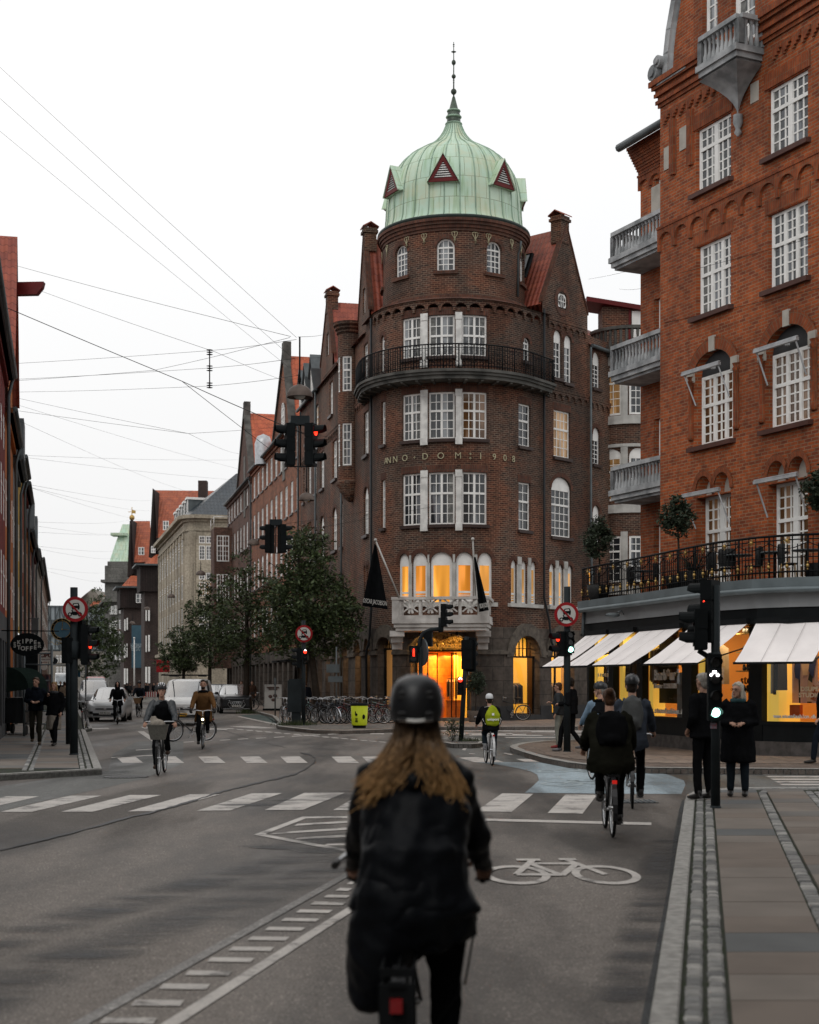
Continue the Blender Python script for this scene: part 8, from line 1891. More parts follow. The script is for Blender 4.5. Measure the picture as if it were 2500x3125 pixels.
# ------------------------------------------------------------ signals, signs, lamps, wires
m_pole=mat('dark_green_grey_pole',(.022,.028,.031),.6,vs=2,var=.3,spec=.12);m_sig=mat('black_signal_housing',(.008,.010,.011),.6,spec=.08);m_sred=mat('sign_red',(.28,.008,.012),.5);m_swh=mat('sign_white',(.50,.49,.46),.5,vs=2,var=.1)
g_red=glow('red_signal',(1,.03,.01),2.6);g_grn=glow('green_signal',(.45,1,.82),4);g_wht=glow('white_signal',(1,.95,.95),3.5);m_lens=mat('dark_lens',(.02,.02,.02),.2,spec=.6)
def at_pole(px,py,z=.12):return gp(px,py,z)
def signal(T,c,face,n=3,lit=(),r=.105,pitch=.30,name='signal_head',visor=True,back=False):
 """c = centre of the head, face = horizontal direction the lenses look"""
 f=V((face[0],face[1],0)).normalized();sd=V((f.y,-f.x,0));H=pitch*n;b=M();m3=Matrix((sd,f,V((0,0,1)))).transposed()
 b.box(c,(r*2.4,r*1.5,H),mat=m3)
 for k in range(n):z=H/2-pitch*(k+.5);b.box(c+V((0,0,z))-f*r*.2,(r*2.55,r*1.3,pitch*.9),mat=m3)
 if back:b.box(c+f*r*.5,(r*3.3,.02,H+.14),mat=m3)
 o=b.build(name,m_sig,T)
 for k in range(n):
  z=H/2-pitch*(k+.5);p=c+V((0,0,z))+f*r*.78;b=M();b.tube([p,p+f*.02],r*.86,14);g_=lit[k] if k<len(lit) and lit[k] else m_lens;b.build('lens',g_,o)
  if visor:
   b=M();n_=10;a0=R(-20);ps=[]
   for j in range(n_+1):a=a0+(math.pi-2*a0)*j/n_;d=sd*math.cos(a)*r*1.02+V((0,0,math.sin(a)*r*1.02));ps.append((p+d,p+d+f*r*(1.9 if math.sin(a)>0 else .9)))
   for j in range(n_):b.poly(ps[j][0],ps[j+1][0],ps[j+1][1],ps[j][1],smooth=True)
   b.build('visor',m_sig,o)
 return o
def cycle_icon(T,c,m,s=.045):
 b=M();[b.tube([c+V((k*s,-.012,-s*.5)),c+V((k*s,0,-s*.5))],s*.55,10) for k in (-1,1)];b.box(c+V((0,0,s*.4)),(s*1.3,.01,s*.9));b.build('cycle_icon',m,T)
def ban_sign(T,c,r,rx=1):
 """round no-motor-vehicles sign facing the camera"""
 b=M();b.tube([c,c+V((0,.025,0))],r,36);o=b.build('sign_plate',m_sred,T)
 b=M();b.tube([c+V((0,-.006,0)),c],r*.76,32);b.build('sign_face',m_swh,o)
 b=M();Y=-.012;q= lambda x,z:c+V((x*r,Y,(z+(.07 if z>-.11 and z!=-.02 and z!=-.04 else -.04))*r))
 def pl(*ps):b.prism([q(*p) for p in ps],(0,.004,0))
 pl((-.16,.40),(.26,.44),(.36,.20),(-.24,.18));pl((-.28,.20),(.36,.20),(.36,-.0),(-.28,.0));pl((-.26,0),(-.12,0),(-.12,-.1),(-.26,-.1));pl((.2,0),(.34,0),(.34,-.1),(.2,-.1))
 for x in (-.42,.38):b.tube([q(x,-.38),q(x,-.38)+V((0,.004,0))],r*.17,14)
 pl((-.38,-.28),(-.2,-.14),(.1,-.16),(.46,-.2),(.4,-.28),(.12,-.44),(-.16,-.44));pl((-.32,-.04),(-.2,-.02),(-.16,-.16),(-.24,-.18));b.build('sign_pictogram',m_sig,o)
 b=M();Y=-.017
 pl((-.09,.33),(.19,.36),(.24,.22),(-.14,.21))
 for x in (-.42,.38):b.tube([q(x,-.38),q(x,-.38)+V((0,.003,0))],r*.08,12)
 b.build('sign_cutouts',m_swh,o)
 b=M();Y=-.024;pl((-.60,.48),(-.50,.58),(.60,-.48),(.50,-.58));b.build('sign_bar',m_sred,o)
def pole(label,px,py,top,w,Tname='traffic_signal',cat='traffic signal',tilt=0,z=.12):
 p=at_pole(px,py,z);T=thing(Tname,label,cat,p,'signal poles at the junction' if cat=='traffic signal' else None);b=M();b.tube([p,p+V((tilt,0,top-p.z))],[w/2,w/2*.92],12);b.lathe(p,[(w*.62,0),(w*.55,.02),(w*.5,.03)],12);b.build('pole',m_pole,T);return T,p
 # left corner
T,p=pole('left signal pole with a round red ban sign and signals on both sides',226,2303,4.0,.19);Y=p.y;p2=at_pole(212,2270);b=M();b.tube([p2,p2+V((0,0,2.9))],.10,10);b.tube([V((p.x,p.y,2.35)),V((p.x,p.y,2.75))],.13,12);b.build('second_pole',m_pole,T)
ban_sign(T,P(230,1859,Y-.16),.29);signal(T,P(264,1968,Y),(1,-.12),3,(None,g_red,None),.105,.31);signal(T,P(208,1985,Y-.1),(-1,.5),2,(),.11,.3,visor=False);signal(T,P(243,1952,Y+.1),(.4,1),3,(),.1,.3,visor=False)
# behind the bicycle stand
T,p=pole('middle signal pole with a ban sign beside the grey cabinet',927,2214,4.2,.17);Y=p.y;ban_sign(T,P(928,1934,Y-.14),.335);signal(T,P(932,2005,Y-.16),(0,-1),3,(g_red,None,None),.07,.19);cycle_icon(T,P(932,1984,Y-.26),g_wht,.03);signal(T,P(912,2008,Y),(-1,-.2),3,(),.1,.26)
p=at_pole(903,2212);b=M();b.box((p.x,p.y,1.25),(.62,.42,1.25));b.box((p.x+.02,p.y,.42),(.36,.34,.6));b.box((p.x,p.y,1.90),(.5,.36,.06));b.build('control_cabinet',m_pole,None,loc=p,label='tall dark grey control cabinet left of the bicycle stand',cat='cabinet',fix=True)
# leaning pole in the middle
T,p=pole('slightly leaning signal pole on the island with a red bicycle light',1407,2262,3.1,.14,tilt=.17);Y=p.y;signal(T,P(1429,1998,Y-.05),(.55,.85),3,(),.13,.28,visor=True,back=True);signal(T,P(1405,2094,Y-.12),(0,-1),3,(g_red,None,None),.065,.17);cycle_icon(T,P(1405,2070,Y-.2),g_wht,.035)
T,p=pole('curved-arm signal mast before the corner doorway with a red walking figure',1284,2232,3.0,.15);Y=p.y;q= lambda x,y:P(x,y,Y);b=M();b.tube([V((p.x,p.y,2.9)),q(1279,1990),q(1281,1955),q(1292,1932),q(1315,1922),q(1346,1919)],.075,10);b.tube([q(1346,1930),q(1346,1885)],.09,8);b.build('curved_arm',m_pole,T);signal(T,q(1356,1878),(1,-.3),3,(),.11,.26);signal(T,q(1308,1950),(.3,1),2,(),.11,.26,visor=False);b=M();b.tube([q(1288,1990),q(1288,1990)+V((.05,.02,0))],.47,20);b.build('round_plate',m_zinc,T)
o=signal(T,P(1263,1997,Y-.1),(-.1,-1),2,(),.12,.29,visor=False);b=M();c=P(1263,1990,Y-.26);b.ball(c+V((0,0,.09)),.03,8,6);b.box(c+V((0,0,.01)),(.06,.02,.10));b.box(c+V((-.02,0,-.09)),(.025,.02,.11));b.box(c+V((.02,0,-.09)),(.025,.02,.11));b.build('walking_figure',g_red,o)
# right island
T,p=pole('signal pole with a ban sign and green light before the two waiting men',1731,2295,4.1,.17);Y=p.y;ban_sign(T,P(1729,1875,Y-.16),.29);o=signal(T,P(1740,1960,Y-.13),(.12,-1),3,(None,None,g_grn),.075,.175);signal(T,P(1714,1965,Y),(-1,-.35),2,(g_red,None),.11,.3);b=M();b.tube([V((p.x,p.y,2.45)),V((p.x,p.y,2.85))],.12,10);b.build('collar',m_pole,T)
# near right pole
T,p=pole('nearest signal pole with a green bicycle light and a small sticker',2184,2465,3.1,.128);Y=p.y;q= lambda x,y,d=0:P(x,y,Y+d);signal(T,q(2166,1866,.05),(-.8,.6),3,(None,None,None),.105,.28);signal(T,q(2138,1922,-.05),(-1,.15),2,(),.105,.27);b=M();b.tube([q(2172,2000),q(2180,2030)],[.08,.1],10);b.tube([q(2132,1985),q(2155,2000),q(2172,2015)],.035,8);b.tube([q(2180,1990),q(2184,2020)],.085,10);b.build('bracket',m_pole,T)
b=M();b.ball(q(2149,1838,-.02),(.02,.03,.035),8,6);b.build('red_glimpse',g_red,T)
o=signal(T,q(2181,2098,-.10),(0,-1),4,(None,None,None,g_grn),.072,.222,visor=True);cycle_icon(T,q(2181,2055,-.2),g_wht,.042);b=M();b.box(q(2178,2215,-.068),(.085,.006,.075));b.build('sticker',mat('pink_sticker',(.35,.12,.14),.6,vs=30,col2=(.2,.25,.3)),T)
# hanging signals over the street
def hang_lamp(px,py,r,Y,lab,wire=30):
 c=P(px,py,Y);T=thing('hanging_street_lamp',lab,'street lamp',c,'dome lamps hung over the street');s=r
 b=M();b.lathe(c,[(s,0),(s*.97,s*.28),(s*.82,s*.62),(s*.52,s*.86),(s*.2,s*.96),(.05,s*1.0)],24);b.lathe(c,[(s*.96,.005),(s*.9,s*.3),(s*.6,s*.7),(.05,s*.85)],24);b.build('lamp_shade',mat('tarnished_copper_shade',(.13,.10,.085),.55,.3,vs=3,var=.4),T)
 b=M();b.tube([c+V((0,0,s)),c+V((0,0,s+s*wire/12))],.02*s/.3,6)
 for k in range(3):b.lathe(c+V((0,0,s*(1.25+k*.12))),[(.02,-.02),(s*.16,0),(.02,.02)],10)
 b.build('hanger',m_iron,T);b=M();b.ball(c+V((0,0,s*.1)),(s*.45,s*.45,s*.25),10,6);b.build('lamp_bulb',m_swh,T);return T
hang_lamp(915,1213,.30,34,'largest copper dome lamp above the hanging traffic signals',44);hang_lamp(936,1527,.29,54,'dome lamp below the upper pair of hanging signals',60);hang_lamp(774,1663,.29,70,'dome lamp left of the lower pair of hanging signals',34)
for px,py,r,Y,lb_ in ((613,1755,.31,95,'dome lamp in front of the stone office windows'),(523,1824,.30,115,'dome lamp left of the stone office pilasters'),(449,1861,.29,130,'dome lamp beside the dark brick block corner'),(404,1904,.29,145,'dome lamp in front of the blue banner'),(362,1926,.29,165,'farthest dome lamp, small and pale')):hang_lamp(px,py,r,Y,lb_,24)
def hang_sig(px,py,Y,two,lab,H=.32,red=False):
 T=thing('hanging_signal',lab,'traffic signal',P(px,py,Y),'signals hung over the junction')
 for k in (-1,1):signal(T,P(px+k*two,py,Y),(k,-.28 if red else .5),3,((None,None,None) if k<0 or not red else (g_red,None,None)),.125,H);
 b=M();b.box(P(px,py-4500/Y*.47,Y)+V((0,0,.08)),(.42,.2,.2));b.tube([P(px,py,Y)+V((0,0,-.5)),P(px,py,Y)+V((0,0,.75))],.02,6);b.tube([P(px-two,py,Y)-V((0,0,.49)),P(px+two,py,Y)-V((0,0,.49))],.015,5);b.build('hanger_box',m_pole,T)
hang_sig(917,1358,33.5,33,'upper pair of hanging signals with visors, one glowing red',red=True);hang_sig(842,1644,50,19,'lower pair of hanging signals seen from behind')
wires=[((0,205),(905,1030),34,32),((0,300),(888,1088),30,33),((0,400),(880,1120),28,36),((47,810),(888,1027),47,34),((125,888),(660,1075),50,40),((660,1075),(880,1165),40,60),((0,930),(555,1163),40,44),((555,1163),(930,1325),44,33),((555,1163),(905,1430),44,60),((0,1112),(640,1070),50,45),((640,1070),(905,1036),45,34),((0,1165),(470,1130),50,45),((470,1130),(885,1030),45,34),((0,1160),(642,1123),50,45),((642,1123),(910,1092),45,34),
((0,1197),(640,1178),60,45),((640,1178),(915,1145),45,34),((10,1205),(575,1323),60,50),((30,1250),(575,1323),50,48),((575,1323),(905,1298),48,60),((575,1323),(735,1385),48,110),((20,1225),(720,1428),60,118),((60,1285),(560,1495),55,160),((80,1390),(720,1403),70,118),((85,1397),(705,1463),72,120),((40,1470),(463,1527),60,200),((45,1475),(455,1558),60,200),((45,1472),(462,1590),60,200),((90,1592),(400,1585),80,236),((110,1605),(390,1628),90,240),((110,1624),(430,1624),90,240),((115,1667),(380,1678),95,240),((115,1675),(360,1703),95,250),((120,1730),(335,1745),110,270),((125,1738),(330,1775),110,270),((910,1028),(1010,1010),34,78),((915,1092),(1015,1078),34,78),((917,1318),(1110,1340),33.5,70),((860,1600),(1240,1540),50,63.5),((700,1660),(1560,1500),60,66),((1500,1010),(1250,1120),62,62.5),((1795,852),(2050,790),72,41.2),((1890,882),(2010,870),80,42),((2020,1410),(1860,1412),41,70),((2030,845),(2500,720),40.8,35),((2028,985),(2500,880),40.8,35)]
for i,((x0,y0),(x1,y1),Y0,Y1) in enumerate(wires):
 a,c=P(x0,y0,Y0),P(x1,y1,Y1);c=a.lerp(c,1.05) if Y1>=60 else c;L=(c-a).length;b=M();r0=.0035 if i<3 else .005 if i not in (6,7,8) else .011;b.tube([a.lerp(c,k/8)-V((0,0,L*.002*math.sin(math.pi*k/8))) for k in range(9)],r0,4)
 sideA='left roofs' if x0<150 else ('hanging lamp' if 850<x0<930 else 'the open span');b.build('overhead_wire',m_iron,None,loc=a,label='thin overhead span wire strung across the street between the roofs',cat='wire',group='overhead span wires')
T=thing('insulator_rod','vertical rod with three dark insulators hanging in the open sky','insulator',P(640,1178,45));b=M();b.tube([P(640,1184,45),P(640,1066,45)],.018,6);b.build('rod',m_iron,T)
for y in (1075,1124,1176):
 b=M();[b.lathe(P(640,y+k*5,45),[(.02,-.02),(.10,0),(.02,.02)],12) for k in (-1.4,0,1.4)];b.build('insulator',m_pole,T)
 # flags on the white balcony
def flag(p0,p1,quad,lab,txt,tilt):
 T=thing('banner_flag',lab,'flag',p0,'black flags at the corner balcony');b=M();b.tube([p0,p1],.035,8);b.ball(p1,.07,8,6);b.build('flagpole',m_white2,T)
 A,B_,C_,D_=quad;g0=[];b=M();nu,nv=14,16
 for i in range(nu+1):
  for j in range(nv+1):u,v=i/nu,j/nv;p=A.lerp(B_,u).lerp(D_.lerp(C_,u),v);g0.append(p+V((0,-.10,0))*math.sin(u*9+v*2)*(.3+v))
 b.add(g0,[(i*(nv+1)+j,(i+1)*(nv+1)+j,(i+1)*(nv+1)+j+1,i*(nv+1)+j+1) for i in range(nu) for j in range(nv)],0,True);o=b.build('flag_cloth',cloth('flag_black',(.010,.011,.012)),T)
 m_=text_m(txt,.27,.01);wd=(C_-D_);mm=frame_mat(D_.lerp(C_,.5)+V((0,-.16,.22)),wd,V((0,0,1))-wd.normalized()*wd.normalized().z);k=wd.length*.92/max(.1,max(v.x for v in m_.v)-min(v.x for v in m_.v));m_.v=[V((v.x*k,v.y,v.z)) for v in m_.v];m_.xf(mm);m_.build('flag_lettering',m_swh,o)
Yf=62.2;q= lambda x,y,d=0:P(x,y,Yf+d)
flag(q(1218,1823),q(1146,1648,-.5),(q(1143,1660,-.4),q(1149,1665,-.4),q(1184,1860,-.2),q(1106,1849,-.4)),'left black flag lettered OSCAR JACOBSON beside the white balcony','OSCAR JACOBSON',0)
Yf=60.8;flag(q(1452,1826,1),q(1443,1645,-.4),(q(1446,1700,-.3),q(1452,1700,-.1),q(1493,1862,.1),q(1462,1868,-.3)),'right black flag folded narrow in front of the white balcony','OSCAR JACOBSON',0)
# bin, A-board, clutter on the left pavement
p=at_pole(1097,2222);T=thing('litter_bin','lime yellow litter bin in front of the parked bicycles','litter bin',p);b=M();b.lathe(p,[(0,.10),(.28,.10),(.285,.13),(.31,.82),(0,.82)],20);b.build('bin_body',mat('bin_lime',(.52,.60,.02),.5,vs=2,var=.1),T)
b=M();b.lathe(p,[(0,0),(.24,0),(.24,.1),(0,.1)],16);b.lathe(p,[(.315,.82),(.33,.86),(.30,.92),(.2,.90),(0,.84)],20);b.build('bin_rim',m_sig,T);b=M();[b.box(p+V((-.10,-.285,z)),(w_,.02,.03)) for z,w_ in ((.30,.08),(.35,.08),(.25,.1))];b.ball(p+V((-.1,-.285,.5)),(.05,.02,.05),8,6);b.box(p+V((-.135,-.28,.56)),(.03,.02,.12));b.ball(p+V((.16,-.25,.42)),(.06,.03,.09),8,6);b.build('bin_marks',m_sig,T)
p=at_pole(833,2170);T=thing('advertising_board','white sandwich board with a small picture near the parked bicycles','sign board',p);b=M();b.prism([p+V((-.5,0,.1)),p+V((.5,0,.1)),p+V((.5,.15,1.55)),p+V((-.5,.15,1.55))],(0,.04,0));b.build('board',m_swh,T,fix=True);b=M();b.box(p+V((0,-.01,.09)),(1.15,.3,.12));b.build('board_foot',m_sig,T);b=M();b.box(p+V((0,.08,1.38)),(.7,.05,.07));b.box(p+V((0,.08,1.28)),(.5,.05,.04));[b.ball(p+V((x,.05,z)),(.12,.03,.1),8,5) for x,z in ((-.15,.85),(.12,.9),(.02,.65))];b.build('board_print',mat('board_print',(.12,.07,.06),.6,vs=12),T)
# barrier and far clutter
T=thing('road_barrier','red and white striped plastic road barrier beside the white van','barrier',gp(458,2147));b=M();b2_=M()
for i in range(14):
 x=436+i*3.4;c=P(x,2125,118);(b if i%2 else b2_).box(c+V((0,0,.15)),(.09,.05,.42));b2_.box(c-V((0,0,.28)),(.045,.05,.5))
b2_.box(P(459,2140,118),(1.3,.1,.12));b.build('red_stripes',m_sred,T);b2_.build('white_stripes',m_swh,T)
def hsign(lab,px,py,Y,build,name='hanging_sign',cat='shop sign'):
 T=thing(name,lab,cat,P(px,py,Y));build(T,P(px,py,Y));return T
def sg1(T,c):
 b=M();b.v=[];b.tube([c,c+V((0,.06,0))],1,28);b.v=[V((c.x+(v.x-c.x)*.50,v.y,c.z+(v.z-c.z)*.345)) for v in b.v];o=b.build('sign_plate',m_sig,T);b=M()
 for txt,z,sz,cv in (('SKIPPER',.10,.20,-.10),('STOFFER',-.13,.20,.10)):
  for i,ch in enumerate(txt):x=(i-3)*.122;m_=text_m(ch,(sz-.05)+.012*(3-abs(i-3)),.01,bold=.006);m_.xf(Matrix.Translation(c+V((x,-.015,z+cv*(x/.35)**2*.8)))@Matrix.Rotation(R(90),4,'X'));b.join(m_)
 b.build('sign_lettering',m_swh,o);b=M();b.tube([c+V((-.8,.03,.42)),c+V((.95,.03,.40))],.018,6);b.tube([c+V((-.3,.03,.28)),c+V((-.3,.03,.42))],.01,5);b.tube([c+V((.3,.03,.28)),c+V((.3,.03,.42))],.01,5);b.build('bracket',m_iron,T)
hsign('oval black sign lettered SKIPPER STOFFER on the left houses',83,1967,44,sg1)
def sg2(T,c):
 b=M();b.box(c,(.5,.06,.34));o=b.build('sign_plate',m_swh,T);b=M();m_=text_m('CIPO',.19,.01,bold=.008,shear=.2);m_.xf(Matrix.Translation(c+V((0,-.04,.04)))@Matrix.Rotation(R(90),4,'X'));b.join(m_);m_=text_m('BARSEL & BABY',.045,.01);m_.xf(Matrix.Translation(c+V((0,-.04,-.1)))@Matrix.Rotation(R(90),4,'X'));b.join(m_);b.build('sign_lettering',mat('brown_letters',(.09,.03,.025),.6),o);b=M();b.tube([c+V((-.5,0,.22)),c+V((.5,0,.2))],.015,6);b.build('bracket',m_iron,T)
hsign('white rectangular sign lettered CIPO below the oval sign',141,2004,52,sg2)
def clock(T,c):
 r=.47;b=M();b.tube([c,c+V((0,.1,0))],r,32);o=b.build('clock_case',m_sig,T);b=M()
 for r1,w_ in ((r,.014),(r*.78,.012)):b.tube([c+V((r1*math.cos(a*.2618),-.02,r1*math.sin(a*.2618))) for a in range(25)],w_,5,caps=False)
 for k in range(12):a=k*math.pi/6;d=V((math.cos(a),0,math.sin(a)));b.bar(c+d*r*.78+V((0,-.02,0)),c+d*r+V((0,-.02,0)),.025,.012)
 b.bar(c+V((0,-.03,0)),c+V((.03,-.03,.40)),.018,.01);b.bar(c+V((0,-.03,0)),c+V((.30,-.03,-.01)),.024,.01);b.ball(c+V((0,-.03,0)),.03,8,6);b.build('clock_hands_and_ring',MATS['gilt'],o);b=M();b.tube([c+V((0,-.012,0)),c],r*.76,28);b.build('clock_face',mat('clock_blue',(.07,.14,.19),.5,vs=2,var=.15),o)
 b=M();[b.tube([c+V((-.55+.05*k,.05,-.58+.06*math.sin(k))) for k in range(6)],.012,5)];m_=text_m('OMOD',.22,.02);m_.xf(Matrix.Translation(c+V((.05,0,-.60)))@Matrix.Rotation(R(90),4,'X'));b.join(m_);b.build('gilt_lettering',MATS['gilt'],T)
hsign('round blue clock with gilt rim and hands behind the left signal',190,1921,63,clock,'street_clock','clock')
for lab,px,py,Y,w_,h,m in (('black rectangular banner sign above the scaffold frame on the left',96,2017,48,.42,.85,m_sig),('small round white sign below the lettered white sign',134,2036,53,.22,.22,m_swh),('dark round sign behind the white lettered sign',166,2017,60,.26,.3,m_pole),('dark red square sign on the stone office corner',498,2033,158,1.4,1.3,m_sred),('square white information plate behind the left tree',257,2055,165,1.2,.5,m_swh),('small blue sign at the far end of the pavement',232,2056,150,.9,.7,mat('blue_sign',(.03,.10,.16),.5)),('clear plastic lamp box fixed to the yellow house',107,1910,50,.22,.5,m_zinc)):
 c=P(px,py,Y);b=M();(b.box(c,(w_,.08,h)) if 'round' not in lab else b.tube([c,c+V((0,.06,0))],w_/2,20));b.tube([c+V((-w_,.04,h*.52)),c+V((w_*.6,.04,h*.52))],.015,5);b.build('shop_sign',m,None,loc=c,label=lab,cat='sign')
p=gp(75,2300,.12);T=thing('shop_awning','dark green dome awning over a shop door on the left','awning',P(50,2080,38));b=M();A_=P(20,2036,41.5)
for k in range(6):a,c=R(90*k/6),R(90*(k+1)/6);b.poly(A_+V((.62*math.sin(a),0,.62*math.cos(a)-.62)),A_+V((.62*math.sin(c),0,.62*math.cos(c)-.62)),A_+V((.62*math.sin(c),2.2,.62*math.cos(c)-.62)),A_+V((.62*math.sin(a),2.2,.62*math.cos(a)-.62)),smooth=True);b.poly(A_+V((0,0,-.7)),A_+V((.62*math.sin(c),0,.62*math.cos(c)-.62)),A_+V((.62*math.sin(a),0,.62*math.cos(a)-.62)))
b.poly(A_+V((.62,0,-.62)),A_+V((.62,2.2,-.62)),A_+V((.62,2.2,-.8)),A_+V((.62,0,-.8)));b.build('awning_cloth',cloth('dark_green_cloth',(.018,.028,.024)),T)
T=thing('scaffold_frame','grey metal display frame standing on the left pavement','frame',gp(150,2215,.12));b=M();q0=P(75,0,46);x0,x1=P(74,0,46).x,P(158,0,46).x
for z in (.5,.9,1.3,1.85,2.35,2.7):b.tube([V((x0,46,z)),V((x1-.05,46,z))],.025,5)
for x in (x0,x1):b.tube([V((x,46,.12)),V((x,46,2.95))],.04,6);b.tube([V((x,48,.12)),V((x,48,2.7))],.03,6)
for z in (1.3,2.35):b.tube([V((x1,46,z)),V((x1,48,z))],.02,5)
b.build('tubes',m_zinc,T);b=M();[b.box(V((x0+.12+.16*k,46.6,1.7)),(.10,.3,.7)) for k in range(4)];b.build('hanging_garments',mat('rust_cloth',(.12,.04,.025),.9,vs=5,col2=(.03,.03,.04)),T)
b=M();c=gp(56,2240,.12);b.box(c+V((0,0,.75)),(.95,2.0,.75));b.box(c+V((0,0,1.16)),(1.02,2.1,.06));T=b.build('cargo_box',mat('black_gloss_box',(.012,.013,.014),.2,spec=.6),None,loc=c,label='black cargo trolley with a lid parked by the left wall',cat='cargo trolley')
b=M();[b.tube([c+V((x-.04,y,.16)),c+V((x+.04,y,.16))],.16,12) for x in (-.4,.45) for y in (-.8,.8)];b.build('trolley_wheels',m_tyre,T)
for px,py,h,lab in ((840,2185,1.9,'thin grey sign post by the sandwich board'),(262,2190,4.0,'thin grey post behind the left signal')):p=gp(px,py,.12);b=M();b.tube([p,p+V((0,0,h))],.035,6);b.box(p+V((0,-.03,h-.2)),(.12,.03,.35));b.build('sign_post',m_zinc,None,loc=p,label=lab,cat='post')
b=M();c=P(1016,2040,62);b.box(c,(.55,.05,.35));b.box(c+V((.1,0,-.45)),(.6,.05,.25));b.tube([V((c.x+.15,62.05,.12)),V((c.x+.15,62.05,3.3))],.035,6);b.build('street_sign',m_zinc,None,loc=V((c.x,62,.12)),label='grey direction signs on a thin post behind the bicycle stand',cat='sign')
# parked bicycles
cols_=[fmat('black_bike',(.014,.014,.016)),fmat('mint_bike',(.28,.45,.42)),fmat('maroon_bike',(.13,.018,.015)),fmat('steel_bike',(.22,.23,.24)),fmat('navy_bike',(.02,.03,.05))]
proto=bike('mint green bicycle behind the middle signal pole',gp(925,2212),R(92),cols_[1],group='bicycles at the stand',guard=m_chrome);bikes=[proto]
spots=[(871,2207,20,0,2,'black bicycle with a white front bag left of the grey cabinet'),(965,2208,58,0,6,'black bicycle right of the mint one'),(988,2209,40,3,8,'steel grey bicycle leaning beside the black one in the stand'),(1010,2209,35,0,10,'black bicycle with its wheel turned towards the kerb'),(1030,2208,52,4,7,'navy bicycle in the middle of the stand'),(1048,2209,76,0,5,'black bicycle directly left of the yellow bin'),(1068,2204,60,3,9,'steel bicycle half behind the yellow bin'),(1090,2203,40,0,6,'black bicycle behind the yellow bin'),(1135,2209,86,2,6,'maroon bicycle with a crate rack right of the yellow bin'),(1158,2207,70,0,9,'black bicycle next to the maroon one'),(1185,2208,92,2,3,'second maroon bicycle half hidden by the foreground helmet'),
(1000,2200,140,0,4,'black bicycle in the rear line behind the stand'),(1055,2199,120,4,5,'navy bicycle in the rear line'),(1110,2199,110,3,5,'steel bicycle in the rear line behind the bin'),(1160,2200,65,1,4,'mint bicycle in the rear line at the right end'),(1562,2199,88,0,8,'black bicycle leaning on the wall by the arched window'),(805,2168,95,0,4,'black bicycle left of the sandwich board'),(262,2225,5,0,3,'black bicycle parked behind the left signal pole'),(945,2205,30,0,12,'black bicycle close behind the mint one'),(976,2204,150,4,8,'navy bicycle crossing behind the black one'),(1022,2204,28,3,10,'steel bicycle squeezed in the middle of the stand'),(1040,2203,145,0,7,'black bicycle facing away in the middle of the stand'),(1078,2209,55,2,8,'maroon bicycle partly behind the yellow bin'),(1122,2206,62,0,7,'black bicycle directly right of the yellow bin'),(1147,2203,40,3,9,'steel bicycle behind the maroon ones'),(1205,2206,80,0,5,'black bicycle at the right end of the stand'),(880,2209,170,3,2,'steel bicycle directly left of the grey cabinet')]
def kids_of():
 k={}
 for c in bpy.data.objects:
  if c.parent:k.setdefault(c.parent.name,[]).append(c)
 return k
kd_=kids_of();rs=random.Random(9)
for px,py,a,ci,ln,lb_ in spots:
 c=copy_tree(proto,None,kd_);c['label']=lb_;c.location=gp(px,py,.12);c.rotation_euler=(0,R(ln*rs.choice((-1,1))),R(a));s_=rs.uniform(.96,1.03);c.scale=(s_,s_,s_)
 for ch in c.children:
  if ch.name.split('.')[0] in ('frame','mudguard'):ch.material_slots[0].link='OBJECT';ch.material_slots[0].material=cols_[ci] if ch.name.startswith('frame') or ci!=0 else (m_chrome if rs.random()<.4 else cols_[0])
proto.location.z=.12
